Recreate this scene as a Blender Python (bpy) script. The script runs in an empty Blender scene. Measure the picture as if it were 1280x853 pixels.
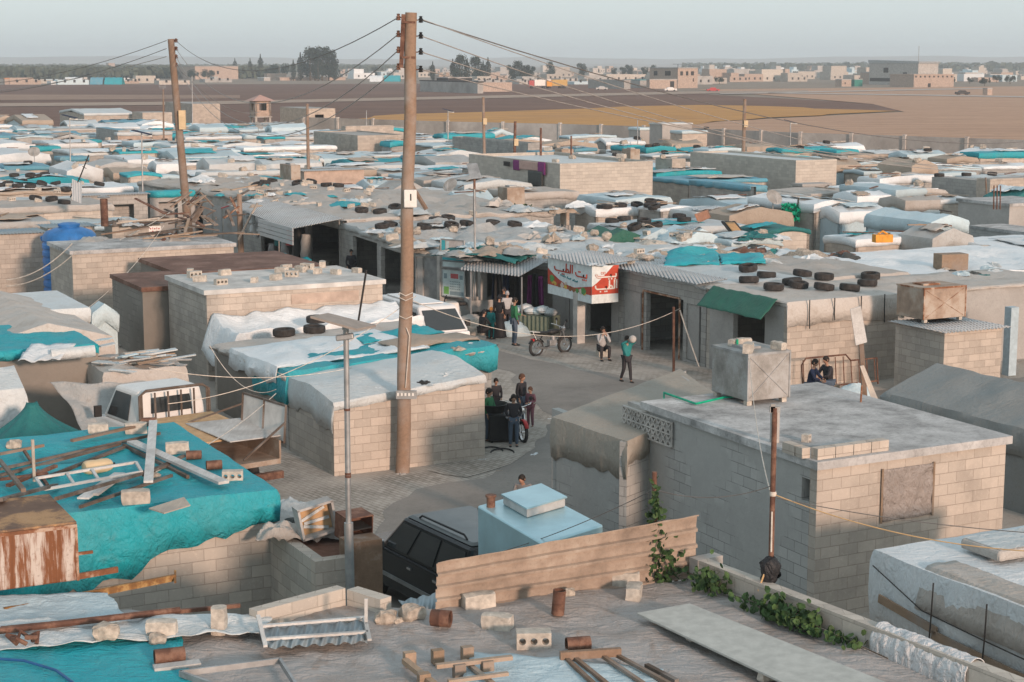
HAZE = .00026
SUN_AZ, SUN_EL, SUN_W, SUN_ANG, SUN_COL = -60, 12.5, 1.85, 5.0, (1, .69, .53)
SKY_W, SKY_SAT, SKY_MIX, SKY_COL = .15, .6, .82, (2.15, 2.48, 2.6)
EXPO = 0.97
import bpy, math, random
from mathutils import Vector, Matrix, noise
random.seed(7)
rnd = random.uniform
SC = bpy.context.scene
COL = SC.collection
PI = math.pi
# ------------------------------------------------------------------ camera
F = 2150.0; HC = 10.0; TH = math.atan(348.5 / F)
ct, st = math.cos(TH), math.sin(TH)
cam = bpy.data.cameras.new('camera'); co = bpy.data.objects.new('camera', cam); COL.objects.link(co)
co.location = (0, 0, HC); co.rotation_euler = (PI / 2 - TH, 0, 0)
cam.sensor_width = 36; cam.lens = F / 1280 * 36; cam.clip_start = .5; cam.clip_end = 20000
SC.camera = co
def ray(px, py):
    a, b = px - 640, 426.5 - py
    return Vector((a, F * ct + b * st, -F * st + b * ct))
def P(px, py, z=0.0):                      # where a sight line meets the level z
    d = ray(px, py); return Vector((0, 0, HC)) + d * ((z - HC) / d.z)
def PD(px, py, D):                         # a point at distance D
    d = ray(px, py); return Vector((0, 0, HC)) + d * (D / d.y)
U = Vector((.890, .456, 0)); V = Vector((-.456, .890, 0)); AU = math.atan2(.456, .890)
def reach(C, d, px):                       # length along d from C until the column px
    k = px - 640; d0 = C.y * ct + (HC - C.z) * st
    return (k * d0 - F * C.x) / (F * d.x - k * d.y * ct)
def quadbox(xl, xc, xr, yc, z, lo=.8, hi=16):
    C = P(xc, yc, z)
    a = min(hi, max(lo, reach(C, V, xl))); b = min(hi, max(lo, reach(C, U, xr)))
    return [C, C + U * b, C + U * b + V * a, C + V * a]     # front, right, back, left
# ------------------------------------------------------------------ materials
def srgb(r, g, b): return (r, g, b, 1)
class NT:
    def __init__(s, name):
        s.m = bpy.data.materials.new(name); s.m.use_nodes = True
        s.n = s.m.node_tree.nodes; s.l = s.m.node_tree.links
        s.b = s.n['Principled BSDF']
    def new(s, t, **k):
        o = s.n.new(t)
        for a, v in k.items():
            if a in ('ins',):
                for i, x in v.items(): o.inputs[i].default_value = x
            else: setattr(o, a, v)
        return o
    def link(s, a, b): s.l.new(a, b)
    def tex(s, kind='Object'):
        if not hasattr(s, 'tc'): s.tc = s.new('ShaderNodeTexCoord')
        return s.tc.outputs[kind]
    def noise(s, scale, detail=6, rough=.6, vec=None, stretch=None, dist=0):
        t = s.new('ShaderNodeTexNoise', ins={'Scale': scale, 'Detail': detail, 'Roughness': rough, 'Distortion': dist})
        v = vec or s.tex()
        if stretch:
            mp = s.new('ShaderNodeMapping'); mp.inputs['Scale'].default_value = stretch
            s.link(v, mp.inputs[0]); v = mp.outputs[0]
        s.link(v, t.inputs['Vector']); return t.outputs['Fac']
    def ramp(s, fac, stops):
        r = s.new('ShaderNodeValToRGB'); e = r.color_ramp.elements
        while len(e) < len(stops): e.new(.5)
        for x, (p, c) in zip(e, stops): x.position = p; x.color = c if len(c) == 4 else (*c, 1)
        s.link(fac, r.inputs[0]); return r.outputs[0]
    def mix(s, a, b, f, mode='MIX'):
        m = s.new('ShaderNodeMix', data_type='RGBA', blend_type=mode)
        for sock, v in ((0, f), (6, a), (7, b)):
            if hasattr(v, 'links') or hasattr(v, 'is_linked'): s.link(v, m.inputs[sock])
            else: m.inputs[sock].default_value = v if sock == 0 else (*v[:3], 1)
        return m.outputs[2]
    def bump(s, h, strength=.4, dist=.02, prev=None):
        b = s.new('ShaderNodeBump', ins={'Strength': strength, 'Distance': dist})
        s.link(h, b.inputs['Height'])
        if prev: s.link(prev, b.inputs['Normal'])
        return b.outputs[0]
    def out(s, col=None, rough=.8, nor=None, metal=0, spec=.3):
        b = s.b
        if col is not None:
            if hasattr(col, 'is_linked'): s.link(col, b.inputs['Base Color'])
            else: b.inputs['Base Color'].default_value = (*col[:3], 1)
        if hasattr(rough, 'is_linked'): s.link(rough, b.inputs['Roughness'])
        else: b.inputs['Roughness'].default_value = rough
        b.inputs['Metallic'].default_value = metal
        b.inputs['Specular IOR Level'].default_value = spec
        if nor: s.link(nor, b.inputs['Normal'])
        return s.m
def dk(c, k): return tuple(x * k for x in c[:3])
def objvar(s, col, amt=.18):
    oi = s.new('ShaderNodeObjectInfo')
    mr = s.new('ShaderNodeMapRange', ins={'To Min': 1 - amt, 'To Max': 1 + amt * .6}); s.link(oi.outputs['Random'], mr.inputs[0])
    m = s.new('ShaderNodeVectorMath', operation='MULTIPLY'); s.link(col, m.inputs[0]); s.link(mr.outputs[0], m.inputs[1])
    return m.outputs[0]
def m_plain(name, c, rough=.7, metal=0, var=.25, scale=6, bump=0, spec=.3):
    s = NT(name)
    n = s.noise(scale); col = s.mix(dk(c, 1 - var), dk(c, 1 + var * .5), s.ramp(n, [(.35, (0, 0, 0)), (.65, (1, 1, 1))]))
    col = objvar(s, col, .1)
    nor = s.bump(s.noise(scale * 6), bump, .01) if bump else None
    return s.out(col, rough, nor, metal, spec)
def m_block(name, c, c2, mortar, stain=.5, plaster=0, scale=1.0):
    s = NT(name)
    uv = s.tex('UV')
    nz = s.new('ShaderNodeTexNoise', ins={'Scale': 1.3, 'Detail': 3}); s.link(s.tex('UV'), nz.inputs['Vector'])
    wob = s.mix((.5, .5, .5), nz.outputs['Color'], .012, 'MIX')
    ad = s.new('ShaderNodeVectorMath', operation='ADD'); s.link(uv, ad.inputs[0]); s.link(wob, ad.inputs[1])
    b = s.new('ShaderNodeTexBrick', ins={'Color1': (*c, 1), 'Color2': (*c2, 1), 'Mortar': (*mortar, 1), 'Scale': scale, 'Mortar Size': .007, 'Mortar Smooth': .35, 'Bias': -.1, 'Brick Width': .42, 'Row Height': .21})
    s.link(ad.outputs[0], b.inputs['Vector'])
    col = b.outputs['Color']
    big = s.noise(.7, 6, .7); fine = s.noise(14, 5, .7)
    col = s.mix(col, dk(c, .45), s.ramp(big, [(.5, (0, 0, 0)), (.78, (stain, stain, stain))]))
    streak = s.noise(1.6, 6, .7, stretch=(1, 1, .18))
    col = s.mix(col, dk(c, .5), s.ramp(streak, [(.55, (0, 0, 0)), (.75, (stain * .7,) * 3)]))
    col = s.mix(col, dk(c, 1.35), s.ramp(fine, [(.55, (0, 0, 0)), (.8, (.5, .5, .5))]))
    h = s.new('ShaderNodeMath', operation='SUBTRACT'); s.link(s.ramp(fine, [(0, (0, 0, 0)), (1, (.5, .5, .5))]), h.inputs[0]); s.link(b.outputs['Fac'], h.inputs[1])
    hh = h.outputs[0]
    if plaster:                                   # cement smeared over most of the blocks
        pm = s.ramp(s.noise(.55, 5, .6), [(.5 - plaster * .3, (0, 0, 0)), (.56 - plaster * .3, (1, 1, 1))])
        pc = s.mix(dk(c, .72), dk(c, 1.0), s.noise(2.5, 8, .7))
        col = s.mix(col, pc, pm)
        hm = s.new('ShaderNodeMix', data_type='FLOAT'); s.link(pm, hm.inputs[0]); s.link(hh, hm.inputs[2]); s.link(s.noise(9), hm.inputs[3]); hh = hm.outputs[0]
    col = objvar(s, col, .08)
    return s.out(col, .92, s.bump(hh, .6, .02), spec=.15)
def m_tarp(name, c, dirt=(.25, .2, .16), amt=.5, rough=.5, wr=.5):
    s = NT(name)
    n1 = s.noise(.8, 7, .65); n2 = s.noise(3.5, 8, .7, stretch=(1, .4, 1)); n3 = s.noise(22, 4, .6)
    col = s.mix(dk(c, .82), dk(c, 1.08), n3)
    col = s.mix(col, dirt, s.ramp(n1, [(.45, (0, 0, 0)), (.8, (amt,) * 3)]))
    col = s.mix(col, dirt, s.ramp(n2, [(.55, (0, 0, 0)), (.72, (amt * .8,) * 3)]))
    col = objvar(s, col, .12)
    w = s.noise(3.2, 5, .55, stretch=(1, 2.2, 1), dist=1.2); w2 = s.noise(9, 4, .5, stretch=(2, .6, 1), dist=1.5)
    nor = s.bump(w, wr, .12); nor = s.bump(w2, wr * .7, .035, nor)
    return s.out(col, rough, nor, spec=.35)
def m_rust(name, c1=(.23, .1, .05), c2=(.42, .3, .22), scale=2.5, drip=False, base=(.45, .42, .38)):
    s = NT(name)
    n = s.noise(scale, 8, .7, stretch=(3.5, 3.5, .35) if drip else None)
    col = s.ramp(n, [(.3, dk(c1, .6)), (.48, c1), (.56, c2), (.75, base)])
    fine = s.noise(30, 5)
    col = s.mix(col, dk(c1, .5), s.ramp(fine, [(.55, (0, 0, 0)), (.8, (.6, .6, .6))]))
    return s.out(col, .75, s.bump(fine, .3, .005), .15, .3)
def m_corr(name, c, pitch=.12, dirt=(.2, .16, .13), amt=.5, metal=.3):
    s = NT(name)
    w = s.new('ShaderNodeTexWave', wave_profile='SIN', ins={'Scale': 1 / pitch / 3.18 , 'Distortion': .15}); w.bands_direction = 'X'
    s.link(s.tex('UV'), w.inputs['Vector'])
    n1 = s.noise(.9, 7, .7); n2 = s.noise(5, 6, .7)
    col = s.mix(dk(c, .8), c, n2)
    col = s.mix(col, dirt, s.ramp(n1, [(.5, (0, 0, 0)), (.75, (amt,) * 3)]))
    col = objvar(s, col, .15)
    return s.out(col, .5, s.bump(w.outputs['Fac'], .9, .05), metal, .4)
def m_wood(name, c=(.36, .26, .18)):
    s = NT(name)
    n = s.noise(2.5, 7, .7, stretch=(6, .7, 6)); n2 = s.noise(1.3)
    col = s.mix(dk(c, .5), dk(c, 1.2), n); col = s.mix(col, (.3, .28, .26), s.ramp(n2, [(.45, (0, 0, 0)), (.7, (.7, .7, .7))]))
    return s.out(objvar(s, col, .25), .8, s.bump(n, .4, .01), spec=.2)
def m_ground(name, c1, c2, scale, c3=None, paver=False, bumpd=.03):
    s = NT(name)
    g = s.tex()
    n = s.noise(scale, 9, .7); nb = s.noise(scale * .13, 5, .6); nf = s.noise(scale * 12, 5, .7)
    col = s.mix(c1, c2, s.ramp(n, [(.35, (0, 0, 0)), (.65, (1, 1, 1))]))
    if c3: col = s.mix(col, c3, s.ramp(nb, [(.45, (0, 0, 0)), (.65, (1, 1, 1))]))
    h = nf
    if paver:
        b = s.new('ShaderNodeTexBrick', ins={'Color1': (.9, .9, .9, 1), 'Color2': (.62, .62, .6, 1), 'Mortar': (.32, .3, .28, 1), 'Scale': 1, 'Mortar Size': .012, 'Brick Width': .24, 'Row Height': .13, 'Mortar Smooth': .4})
        mp = s.new('ShaderNodeMapping'); mp.inputs['Rotation'].default_value = (0, 0, .9); s.link(g, mp.inputs[0]); s.link(mp.outputs[0], b.inputs['Vector'])
        pm = s.ramp(s.noise(.5, 5), [(.4, (.25, .25, .25)), (.6, (1, 1, 1))])
        col = s.mix(col, s.mix(col, b.outputs['Color'], 1.0, 'MULTIPLY'), pm)
        h2 = s.new('ShaderNodeMath', operation='SUBTRACT'); s.link(nf, h2.inputs[0]); s.link(b.outputs['Fac'], h2.inputs[1]); h = h2.outputs[0]
    col = s.mix(col, dk(c1, .6), s.ramp(nf, [(.5, (0, 0, 0)), (.8, (.6, .6, .6))]))
    return s.out(col, .95, s.bump(h, .5, bumpd), spec=.1)
def m_field(name, c1, c2, sx=.02, sy=.25, fine=.6):
    s = NT(name)
    n = s.noise(1, 8, .72, stretch=(sx, sy, 1)); n2 = s.noise(fine, 6, .75, stretch=(.35, 1, 1)); n3 = s.noise(.012, 4)
    col = s.mix(c1, c2, s.ramp(n, [(.35, (0, 0, 0)), (.62, (1, 1, 1))]))
    col = s.mix(col, dk(c1, .55), s.ramp(n2, [(.5, (0, 0, 0)), (.68, (.75,) * 3)]))
    col = s.mix(col, dk(c2, 1.15), s.ramp(n3, [(.5, (0, 0, 0)), (.7, (.5,) * 3)]))
    return s.out(col, .95, spec=.05)
M = {}
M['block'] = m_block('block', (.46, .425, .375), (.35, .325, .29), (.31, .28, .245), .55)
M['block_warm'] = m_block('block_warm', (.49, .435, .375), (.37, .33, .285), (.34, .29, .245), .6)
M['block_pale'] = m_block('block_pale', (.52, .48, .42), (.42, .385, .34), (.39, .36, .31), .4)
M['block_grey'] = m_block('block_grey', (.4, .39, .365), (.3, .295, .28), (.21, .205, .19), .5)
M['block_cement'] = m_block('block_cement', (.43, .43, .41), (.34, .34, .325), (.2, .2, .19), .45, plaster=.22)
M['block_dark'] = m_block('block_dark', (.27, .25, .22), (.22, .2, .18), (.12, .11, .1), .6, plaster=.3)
M['cement'] = m_ground('cement', (.34, .335, .32), (.43, .42, .4), 1.4, (.27, .26, .245), bumpd=.012)
M['cement_pale'] = m_plain('cement_pale', (.46, .44, .41), .9, var=.3, scale=2, bump=.3)
M['plaster_pink'] = m_plain('plaster_pink', (.42, .33, .27), .9, var=.25, scale=2, bump=.2)
M['roof_white'] = m_plain('roof_white', (.6, .59, .56), .85, var=.25, scale=1.5, bump=.2)
M['slab'] = m_ground('slab', (.22, .22, .215), (.62, .62, .61), 1.0, (.4, .4, .395), bumpd=.012)
M['loose_block'] = m_plain('loose_block', (.5, .46, .4), .95, var=.3, scale=9, bump=.6)
M['stone'] = m_plain('stone', (.42, .37, .31), .95, var=.4, scale=9, bump=.6)
WHITE = (.68, .73, .75)
M['tarp_white'] = m_tarp('tarp_white', WHITE, (.45, .43, .4), .4)
M['tarp_clean'] = m_tarp('tarp_clean', (.76, .81, .83), (.52, .52, .5), .3)
M['tarp_pale'] = m_tarp('tarp_pale', (.55, .6, .61), (.38, .35, .31), .5)
M['tarp_grey'] = m_tarp('tarp_grey', (.4, .41, .4), (.26, .22, .18), .6)
M['tarp_dust'] = m_tarp('tarp_dust', (.48, .455, .42), (.3, .25, .2), .6, .8)
M['tarp_roof'] = m_tarp('tarp_roof', (.36, .35, .34), (.23, .17, .13), .9, .6, .5)
M['tarp_beige'] = m_tarp('tarp_beige', (.42, .35, .28), (.27, .21, .16), .5, .75)
M['canvas'] = m_tarp('canvas', (.34, .315, .27), (.25, .2, .16), .4, .85, .35)
M['canvas_grey'] = m_tarp('canvas_grey', (.25, .265, .26), (.2, .17, .14), .35, .8, .3)
M['tarp_cyan'] = m_tarp('tarp_cyan', (.015, .36, .43), (.12, .27, .28), .5, .6, .7)
M['tarp_blue'] = m_tarp('tarp_blue', (.09, .3, .4), (.25, .3, .31), .6)
M['tarp_bluegrey'] = m_tarp('tarp_bluegrey', (.47, .6, .65), (.36, .38, .38), .4)
M['tarp_teal'] = m_tarp('tarp_teal', (.02, .17, .17), (.03, .09, .09), .5, .7)
M['tarp_green'] = m_tarp('tarp_green', (.02, .13, .09), (.05, .08, .06), .4, .6)
M['tarp_black'] = m_tarp('tarp_black', (.05, .055, .05), (.1, .08, .07), .4, .6)
M['fleece'] = m_tarp('fleece', (.7, .72, .73), (.5, .48, .45), .2, .95, 1)
M['corr_pale'] = m_corr('corr_pale', (.5, .53, .54))
M['corr_blue'] = m_corr('corr_blue', (.3, .38, .42))
M['corr_white'] = m_corr('corr_white', (.66, .68, .68), amt=.25)
M['corr_flat'] = m_rust('corr_flat', (.33, .26, .205), (.38, .315, .255), 1.2, base=(.43, .37, .315))
M['rust'] = m_rust('rust'); M['rust_roof'] = m_rust('rust_roof', (.15, .075, .05), (.2, .11, .08), 1.1, base=(.26, .17, .13))
M['rust_drip'] = m_rust('rust_drip', (.2, .08, .035), (.48, .42, .37), 1.35, True, (.56, .53, .5))
M['rust_can'] = m_rust('rust_can', (.13, .065, .045), (.2, .11, .075), 4, base=(.25, .165, .125))
M['rust_top'] = m_rust('rust_top', (.16, .1, .07), (.4, .24, .12), .9, base=(.46, .3, .17))
M['steel'] = m_plain('steel', (.36, .37, .37), .5, .5, .3, 3)
M['galv'] = m_rust('galv', (.3, .29, .27), (.36, .36, .35), 1.5, base=(.42, .42, .41))
M['galv_warm'] = m_rust('galv_warm', (.34, .26, .2), (.4, .34, .28), 1.3, base=(.43, .4, .36))
M['sheet_blue'] = m_plain('sheet_blue', (.4, .6, .66), .35, .5, .15, 1.2)
M['wood'] = m_wood('wood'); M['wood_pale'] = m_wood('wood_pale', (.55, .48, .4)); M['wood_white'] = m_wood('wood_white', (.62, .62, .6))
M['pole_wood'] = m_wood('pole_wood', (.27, .185, .13)); M['plywood'] = m_plain('plywood', (.5, .33, .18), .8, var=.2)
M['dark'] = m_plain('dark', (.035, .032, .03), .9); M['dark_wood'] = m_wood('dark_wood', (.12, .09, .07))
M['rubber'] = m_plain('rubber', (.045, .042, .04), .85, var=.4, bump=.3)
M['white_paint'] = m_plain('white_paint', (.68, .68, .66), .35, var=.1, scale=2)
M['van_paint'] = m_plain('van_paint', (.72, .72, .71), .3, var=.06, scale=2)
M['car_black'] = m_plain('car_black', (.018, .02, .022), .25, .3, .3, 3, spec=.5)
M['car_roof'] = m_plain('car_roof', (.12, .13, .13), .35, .4, .2, 2)
M['glass'] = m_plain('glass', (.03, .035, .037), .08, 0, .1, spec=.8)
M['chrome'] = m_plain('chrome', (.6, .6, .6), .2, .9, .1)
M['plastic_blue'] = m_plain('plastic_blue', (.03, .16, .42), .45, var=.3, scale=1.5)
M['plastic_white'] = m_plain('plastic_white', (.7, .69, .65), .5, var=.1)
M['plastic_cream'] = m_plain('plastic_cream', (.6, .46, .28), .5, var=.15, scale=3)
M['red'] = m_plain('red', (.42, .03, .03), .4); M['black'] = m_plain('black', (.02, .02, .02), .5)
M['green'] = m_plain('green', (.0, .35, .2), .5); M['orange'] = m_plain('orange', (.7, .3, .03), .6)
M['purple'] = m_plain('purple', (.2, .03, .15), .8); M['navy'] = m_plain('navy', (.015, .025, .06), .8)
M['wire'] = m_plain('wire', (.16, .15, .14), .6); M['wire_pale'] = m_plain('wire_pale', (.3, .28, .26), .6); M['rope'] = m_plain('rope', (.62, .57, .5), .8)
M['foliage'] = m_plain('foliage', (.05, .1, .03), .7, var=.6, scale=12); M['foliage_dark'] = m_plain('foliage_dark', (.03, .05, .035), .8, var=.5, scale=2)
M['grove'] = m_plain('grove', (.075, .09, .06), .9, var=.5, scale=.3)
M['bark'] = m_wood('bark', (.12, .09, .06))
M['skin'] = m_plain('skin', (.38, .22, .15), .6, var=.08); M['hair'] = m_plain('hair', (.02, .014, .01), .7); M['hair_brown'] = m_plain('hair_brown', (.1, .05, .03), .7)
M['dirt'] = m_ground('dirt', (.42, .38, .33), (.33, .29, .25), .8, (.38, .35, .32), bumpd=.03)
M['pavers'] = m_ground('pavers', (.5, .46, .41), (.4, .37, .33), .9, (.46, .43, .39), True)
M['asphalt'] = m_ground('asphalt', (.25, .235, .215), (.19, .18, .165), .9, (.29, .27, .245), bumpd=.015)
M['far_ground'] = m_field('far_ground', (.24, .19, .15), (.3, .25, .2))
M['field_dark'] = m_field('field_dark', (.15, .09, .07), (.21, .13, .1)); M['field_red'] = m_field('field_red', (.26, .17, .13), (.34, .24, .18), .01, .12)
M['field_ochre'] = m_field('field_ochre', (.58, .31, .1), (.42, .235, .11), .05, .3, .4); M['field_tan'] = m_field('field_tan', (.52, .335, .23), (.42, .265, .185))
M['track'] = m_field('track', (.42, .32, .26), (.36, .28, .22)); M['road_far'] = m_field('road_far', (.5, .45, .4), (.46, .4, .36))
def flat(name, c, rough=.7):
    if name not in M: M[name] = m_plain(name, c, rough, var=.15)
    return M[name]
# ------------------------------------------------------------------ mesh builder
def rot2(x, y, a): c, s = math.cos(a), math.sin(a); return x * c - y * s, x * s + y * c
class MB:
    def __init__(s): s.v = []; s.f = []; s.uv = {}; s.sm = set(); s.mi = {}; s.cur = 0
    def addf(s, idx, uv=None, smooth=False):
        k = len(s.f); s.f.append(tuple(idx))
        if uv: s.uv[k] = uv
        if smooth: s.sm.add(k)
        if s.cur: s.mi[k] = s.cur
    def vs(s, pts):
        b = len(s.v); s.v += [tuple(p) for p in pts]; return list(range(b, b + len(pts)))
    def quad(s, a, b, c, d, uv=None, smooth=False): s.addf(s.vs([a, b, c, d]), uv, smooth)
    def poly(s, pts, uv=None): s.addf(s.vs(pts), uv)
    def hexa(s, p):                                  # 4 bottom then 4 top, both counter-clockwise
        i = s.vs(p)
        for q in ((3, 2, 1, 0), (4, 5, 6, 7), (0, 1, 5, 4), (1, 2, 6, 5), (2, 3, 7, 6), (3, 0, 4, 7)):
            s.addf([i[k] for k in q])
        return s
    def box(s, x, y, z, sx, sy, sz, a=0, M3=None):   # x, y, z: centre of the base
        pts = []
        for dz in (0, sz):
            for dx, dy in ((-1, -1), (1, -1), (1, 1), (-1, 1)):
                u, w = rot2(dx * sx / 2, dy * sy / 2, a); pts.append(Vector((x + u, y + w, z + dz)))
        if M3: pts = [M3 @ p for p in pts]
        return s.hexa(pts)
    def bar(s, p, q, w, h=None):
        p, q = Vector(p), Vector(q); h = h or w; d = (q - p).normalized()
        up = Vector((0, 0, 1)) if abs(d.z) < .9 else Vector((0, 1, 0))
        sd = d.cross(up).normalized() * w / 2; up = sd.cross(d).normalized() * h / 2
        return s.hexa([p - sd - up, p + sd - up, q + sd - up, q - sd - up, p - sd + up, p + sd + up, q + sd + up, q - sd + up])
    def tube(s, pts, r, n=8, cap=True):
        pts = [Vector(p) for p in pts]; rs = r if isinstance(r, (list, tuple)) else [r] * len(pts); rings = []
        for i, p in enumerate(pts):
            d = (pts[min(i + 1, len(pts) - 1)] - pts[max(i - 1, 0)]).normalized()
            a = d.orthogonal().normalized() if i == 0 else (a - d * a.dot(d)).normalized()
            b = d.cross(a)
            rings.append(s.vs([p + (a * math.cos(2 * PI * k / n) + b * math.sin(2 * PI * k / n)) * rs[i] for k in range(n)]))
        for A, B in zip(rings, rings[1:]):
            for k in range(n): s.addf((A[k], A[(k + 1) % n], B[(k + 1) % n], B[k]), None, True)
        if cap: s.addf(rings[0][::-1]); s.addf(rings[-1])
        return s
    def lathe(s, prof, n=20, mat=None, close=False):     # prof: (r, z) about z, placed by mat
        mat = mat or Matrix(); rings = []
        for r, z in prof: rings.append(s.vs([mat @ Vector((r * math.cos(2 * PI * k / n), r * math.sin(2 * PI * k / n), z)) for k in range(n)]))
        pr = list(zip(rings, rings[1:])) + ([(rings[-1], rings[0])] if close else [])
        for A, B in pr:
            for k in range(n): s.addf((A[k], A[(k + 1) % n], B[(k + 1) % n], B[k]), None, True)
        if not close: s.addf(rings[0][::-1]); s.addf(rings[-1])
        return s
    def grid(s, fn, nu, nv, smooth=True, uvs=(1, 1)):
        idx = []
        for j in range(nv + 1): idx.append(s.vs([fn(i / nu, j / nv) for i in range(nu + 1)]))
        for j in range(nv):
            for i in range(nu):
                uv = [((i + a) / nu * uvs[0], (j + b) / nv * uvs[1]) for a, b in ((0, 0), (1, 0), (1, 1), (0, 1))]
                s.addf((idx[j][i], idx[j][i + 1], idx[j + 1][i + 1], idx[j + 1][i]), uv, smooth)
        return s
    def build(s, name, mat, parent=None, local=False, sol=0, bevel=0, sharp=38):
        off = Vector()
        if parent is not None and not local:
            q = parent
            while q: off += q.location; q = q.parent
        me = bpy.data.meshes.new(name)
        me.from_pydata([tuple(Vector(p) - off) for p in s.v], [], s.f)
        mats = mat if isinstance(mat, (list, tuple)) else [mat]
        for m_ in mats: me.materials.append(M[m_] if isinstance(m_, str) else m_)
        uvl = me.uv_layers.new(name='UVMap')
        for p in me.polygons:
            if p.index in s.uv:
                for li, c in zip(p.loop_indices, s.uv[p.index]): uvl.data[li].uv = c
            else:
                nn = p.normal
                for li in p.loop_indices:
                    c = me.vertices[me.loops[li].vertex_index].co
                    if abs(nn.z) > .7: uvl.data[li].uv = (c.x, c.y)
                    else:
                        t = Vector((-nn.y, nn.x, 0)).normalized(); uvl.data[li].uv = (c.dot(t), c.z)
            if p.index in s.sm: p.use_smooth = True
            if p.index in s.mi: p.material_index = s.mi[p.index]
        o = bpy.data.objects.new(name, me); COL.objects.link(o)
        if parent is not None: o.parent = parent
        if s.sm: me.set_sharp_from_angle(angle=math.radians(sharp))
        if sol:
            md = o.modifiers.new('thickness', 'SOLIDIFY'); md.thickness = sol; md.offset = 0
        if bevel:
            md = o.modifiers.new('edge', 'BEVEL'); md.width = bevel; md.segments = 2; md.limit_method = 'ANGLE'
        return o
def tag(o, label=None, cat=None, group=None, kind=None):
    if label: o['label'] = label
    if cat: o['category'] = cat
    if group: o['group'] = group
    if kind: o['kind'] = kind
    return o
def thing(name, label, cat, loc=(0, 0, 0), rz=0, group=None):
    o = bpy.data.objects.new(name, None); COL.objects.link(o); o.empty_display_size = .2
    o.location = loc; o.rotation_euler = (0, 0, rz); return tag(o, label, cat, group)
def recentre(o):                                    # put the origin of a one-mesh thing at its base
    me = o.data; n = len(me.vertices)
    c = Vector((sum(v.co.x for v in me.vertices) / n, sum(v.co.y for v in me.vertices) / n, min(v.co.z for v in me.vertices)))
    me.transform(Matrix.Translation(-c)); o.location = c; return o
def solo(mb, name, mat, label, cat, group=None, **k):
    o = mb.build(name, mat, **k); recentre(o); return tag(o, label, cat, group)
def struct(mb, name, mat): return tag(mb.build(name, mat), kind='structure')
def copy_tree(o, parent=None):
    c = o.copy(); COL.objects.link(c); c.parent = parent
    for ch in list(KIDS.get(o, [])) or [x for x in bpy.data.objects if x.parent == o]: copy_tree(ch, c)
    return c
KIDS = {}
def kids(o): KIDS[o] = [x for x in bpy.data.objects if x.parent == o]; [kids(x) for x in KIDS[o]]
def nz(x, y, z=0): return noise.noise(Vector((x, y, z)))
# ------------------------------------------------------------------ building pieces
def wall_run(mb, p0, p1, z0, z1, holes=(), th=.2, z1b=None):
    """a wall from p0 to p1 (outer face on the right-hand side), with openings (s0, s1, z0, z1) in metres"""
    d = (p1 - p0); L = Vector((d.x, d.y, 0)).length; d = Vector((d.x, d.y, 0)) / L; n = Vector((d.y, -d.x, 0))
    z1b = z1 if z1b is None else z1b
    ss = sorted({0, L, *[h[0] for h in holes], *[h[1] for h in holes]})
    def pt(s_, z, k): q = Vector((p0.x, p0.y, 0)) + d * s_ - n * (th * k); q.z = z; return q
    for a, b in zip(ss, ss[1:]):
        ta, tb = z1 + (z1b - z1) * a / L, z1 + (z1b - z1) * b / L
        hs = [h for h in holes if h[0] <= a + 1e-6 and h[1] >= b - 1e-6]
        zs = [(z0, z0)] + sum([[(h[2], h[2]), (h[3], h[3])] for h in sorted(hs, key=lambda h: h[2])], []) + [(ta, tb)]
        for i in range(0, len(zs), 2):
            (la, lb), (ha, hb) = zs[i], zs[i + 1]
            if ha - la < .01: continue
            mb.quad(pt(a, la, 0), pt(b, lb, 0), pt(b, hb, 0), pt(a, ha, 0), [(a, la), (b, lb), (b, hb), (a, ha)])
            mb.quad(pt(b, lb, 1), pt(a, la, 1), pt(a, ha, 1), pt(b, hb, 1), [(b, lb), (a, la), (a, ha), (b, hb)])
        mb.quad(pt(a, ta, 0), pt(b, tb, 0), pt(b, tb, 1), pt(a, ta, 1))
        for h in hs:
            if h[3] < ta - .01: mb.quad(pt(a, h[3], 0), pt(a, h[3], 1), pt(b, h[3], 1), pt(b, h[3], 0))
            if h[2] > z0 + .01: mb.quad(pt(a, h[2], 0), pt(b, h[2], 0), pt(b, h[2], 1), pt(a, h[2], 1))
    for h in holes:
        mb.quad(pt(h[0], h[2], 0), pt(h[0], h[2], 1), pt(h[0], h[3], 1), pt(h[0], h[3], 0))
        mb.quad(pt(h[1], h[2], 0), pt(h[1], h[3], 0), pt(h[1], h[3], 1), pt(h[1], h[2], 1))
    for s_, t_ in ((0, z1), (L, z1b)):
        mb.quad(pt(s_, z0, 0), pt(s_, z0, 1), pt(s_, t_, 1), pt(s_, t_, 0))
def bil(q, s, t):
    C, B, D, A = q; return (C * (1 - s) * (1 - t) + B * s * (1 - t) + D * s * t + A * (1 - s) * t)
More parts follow.
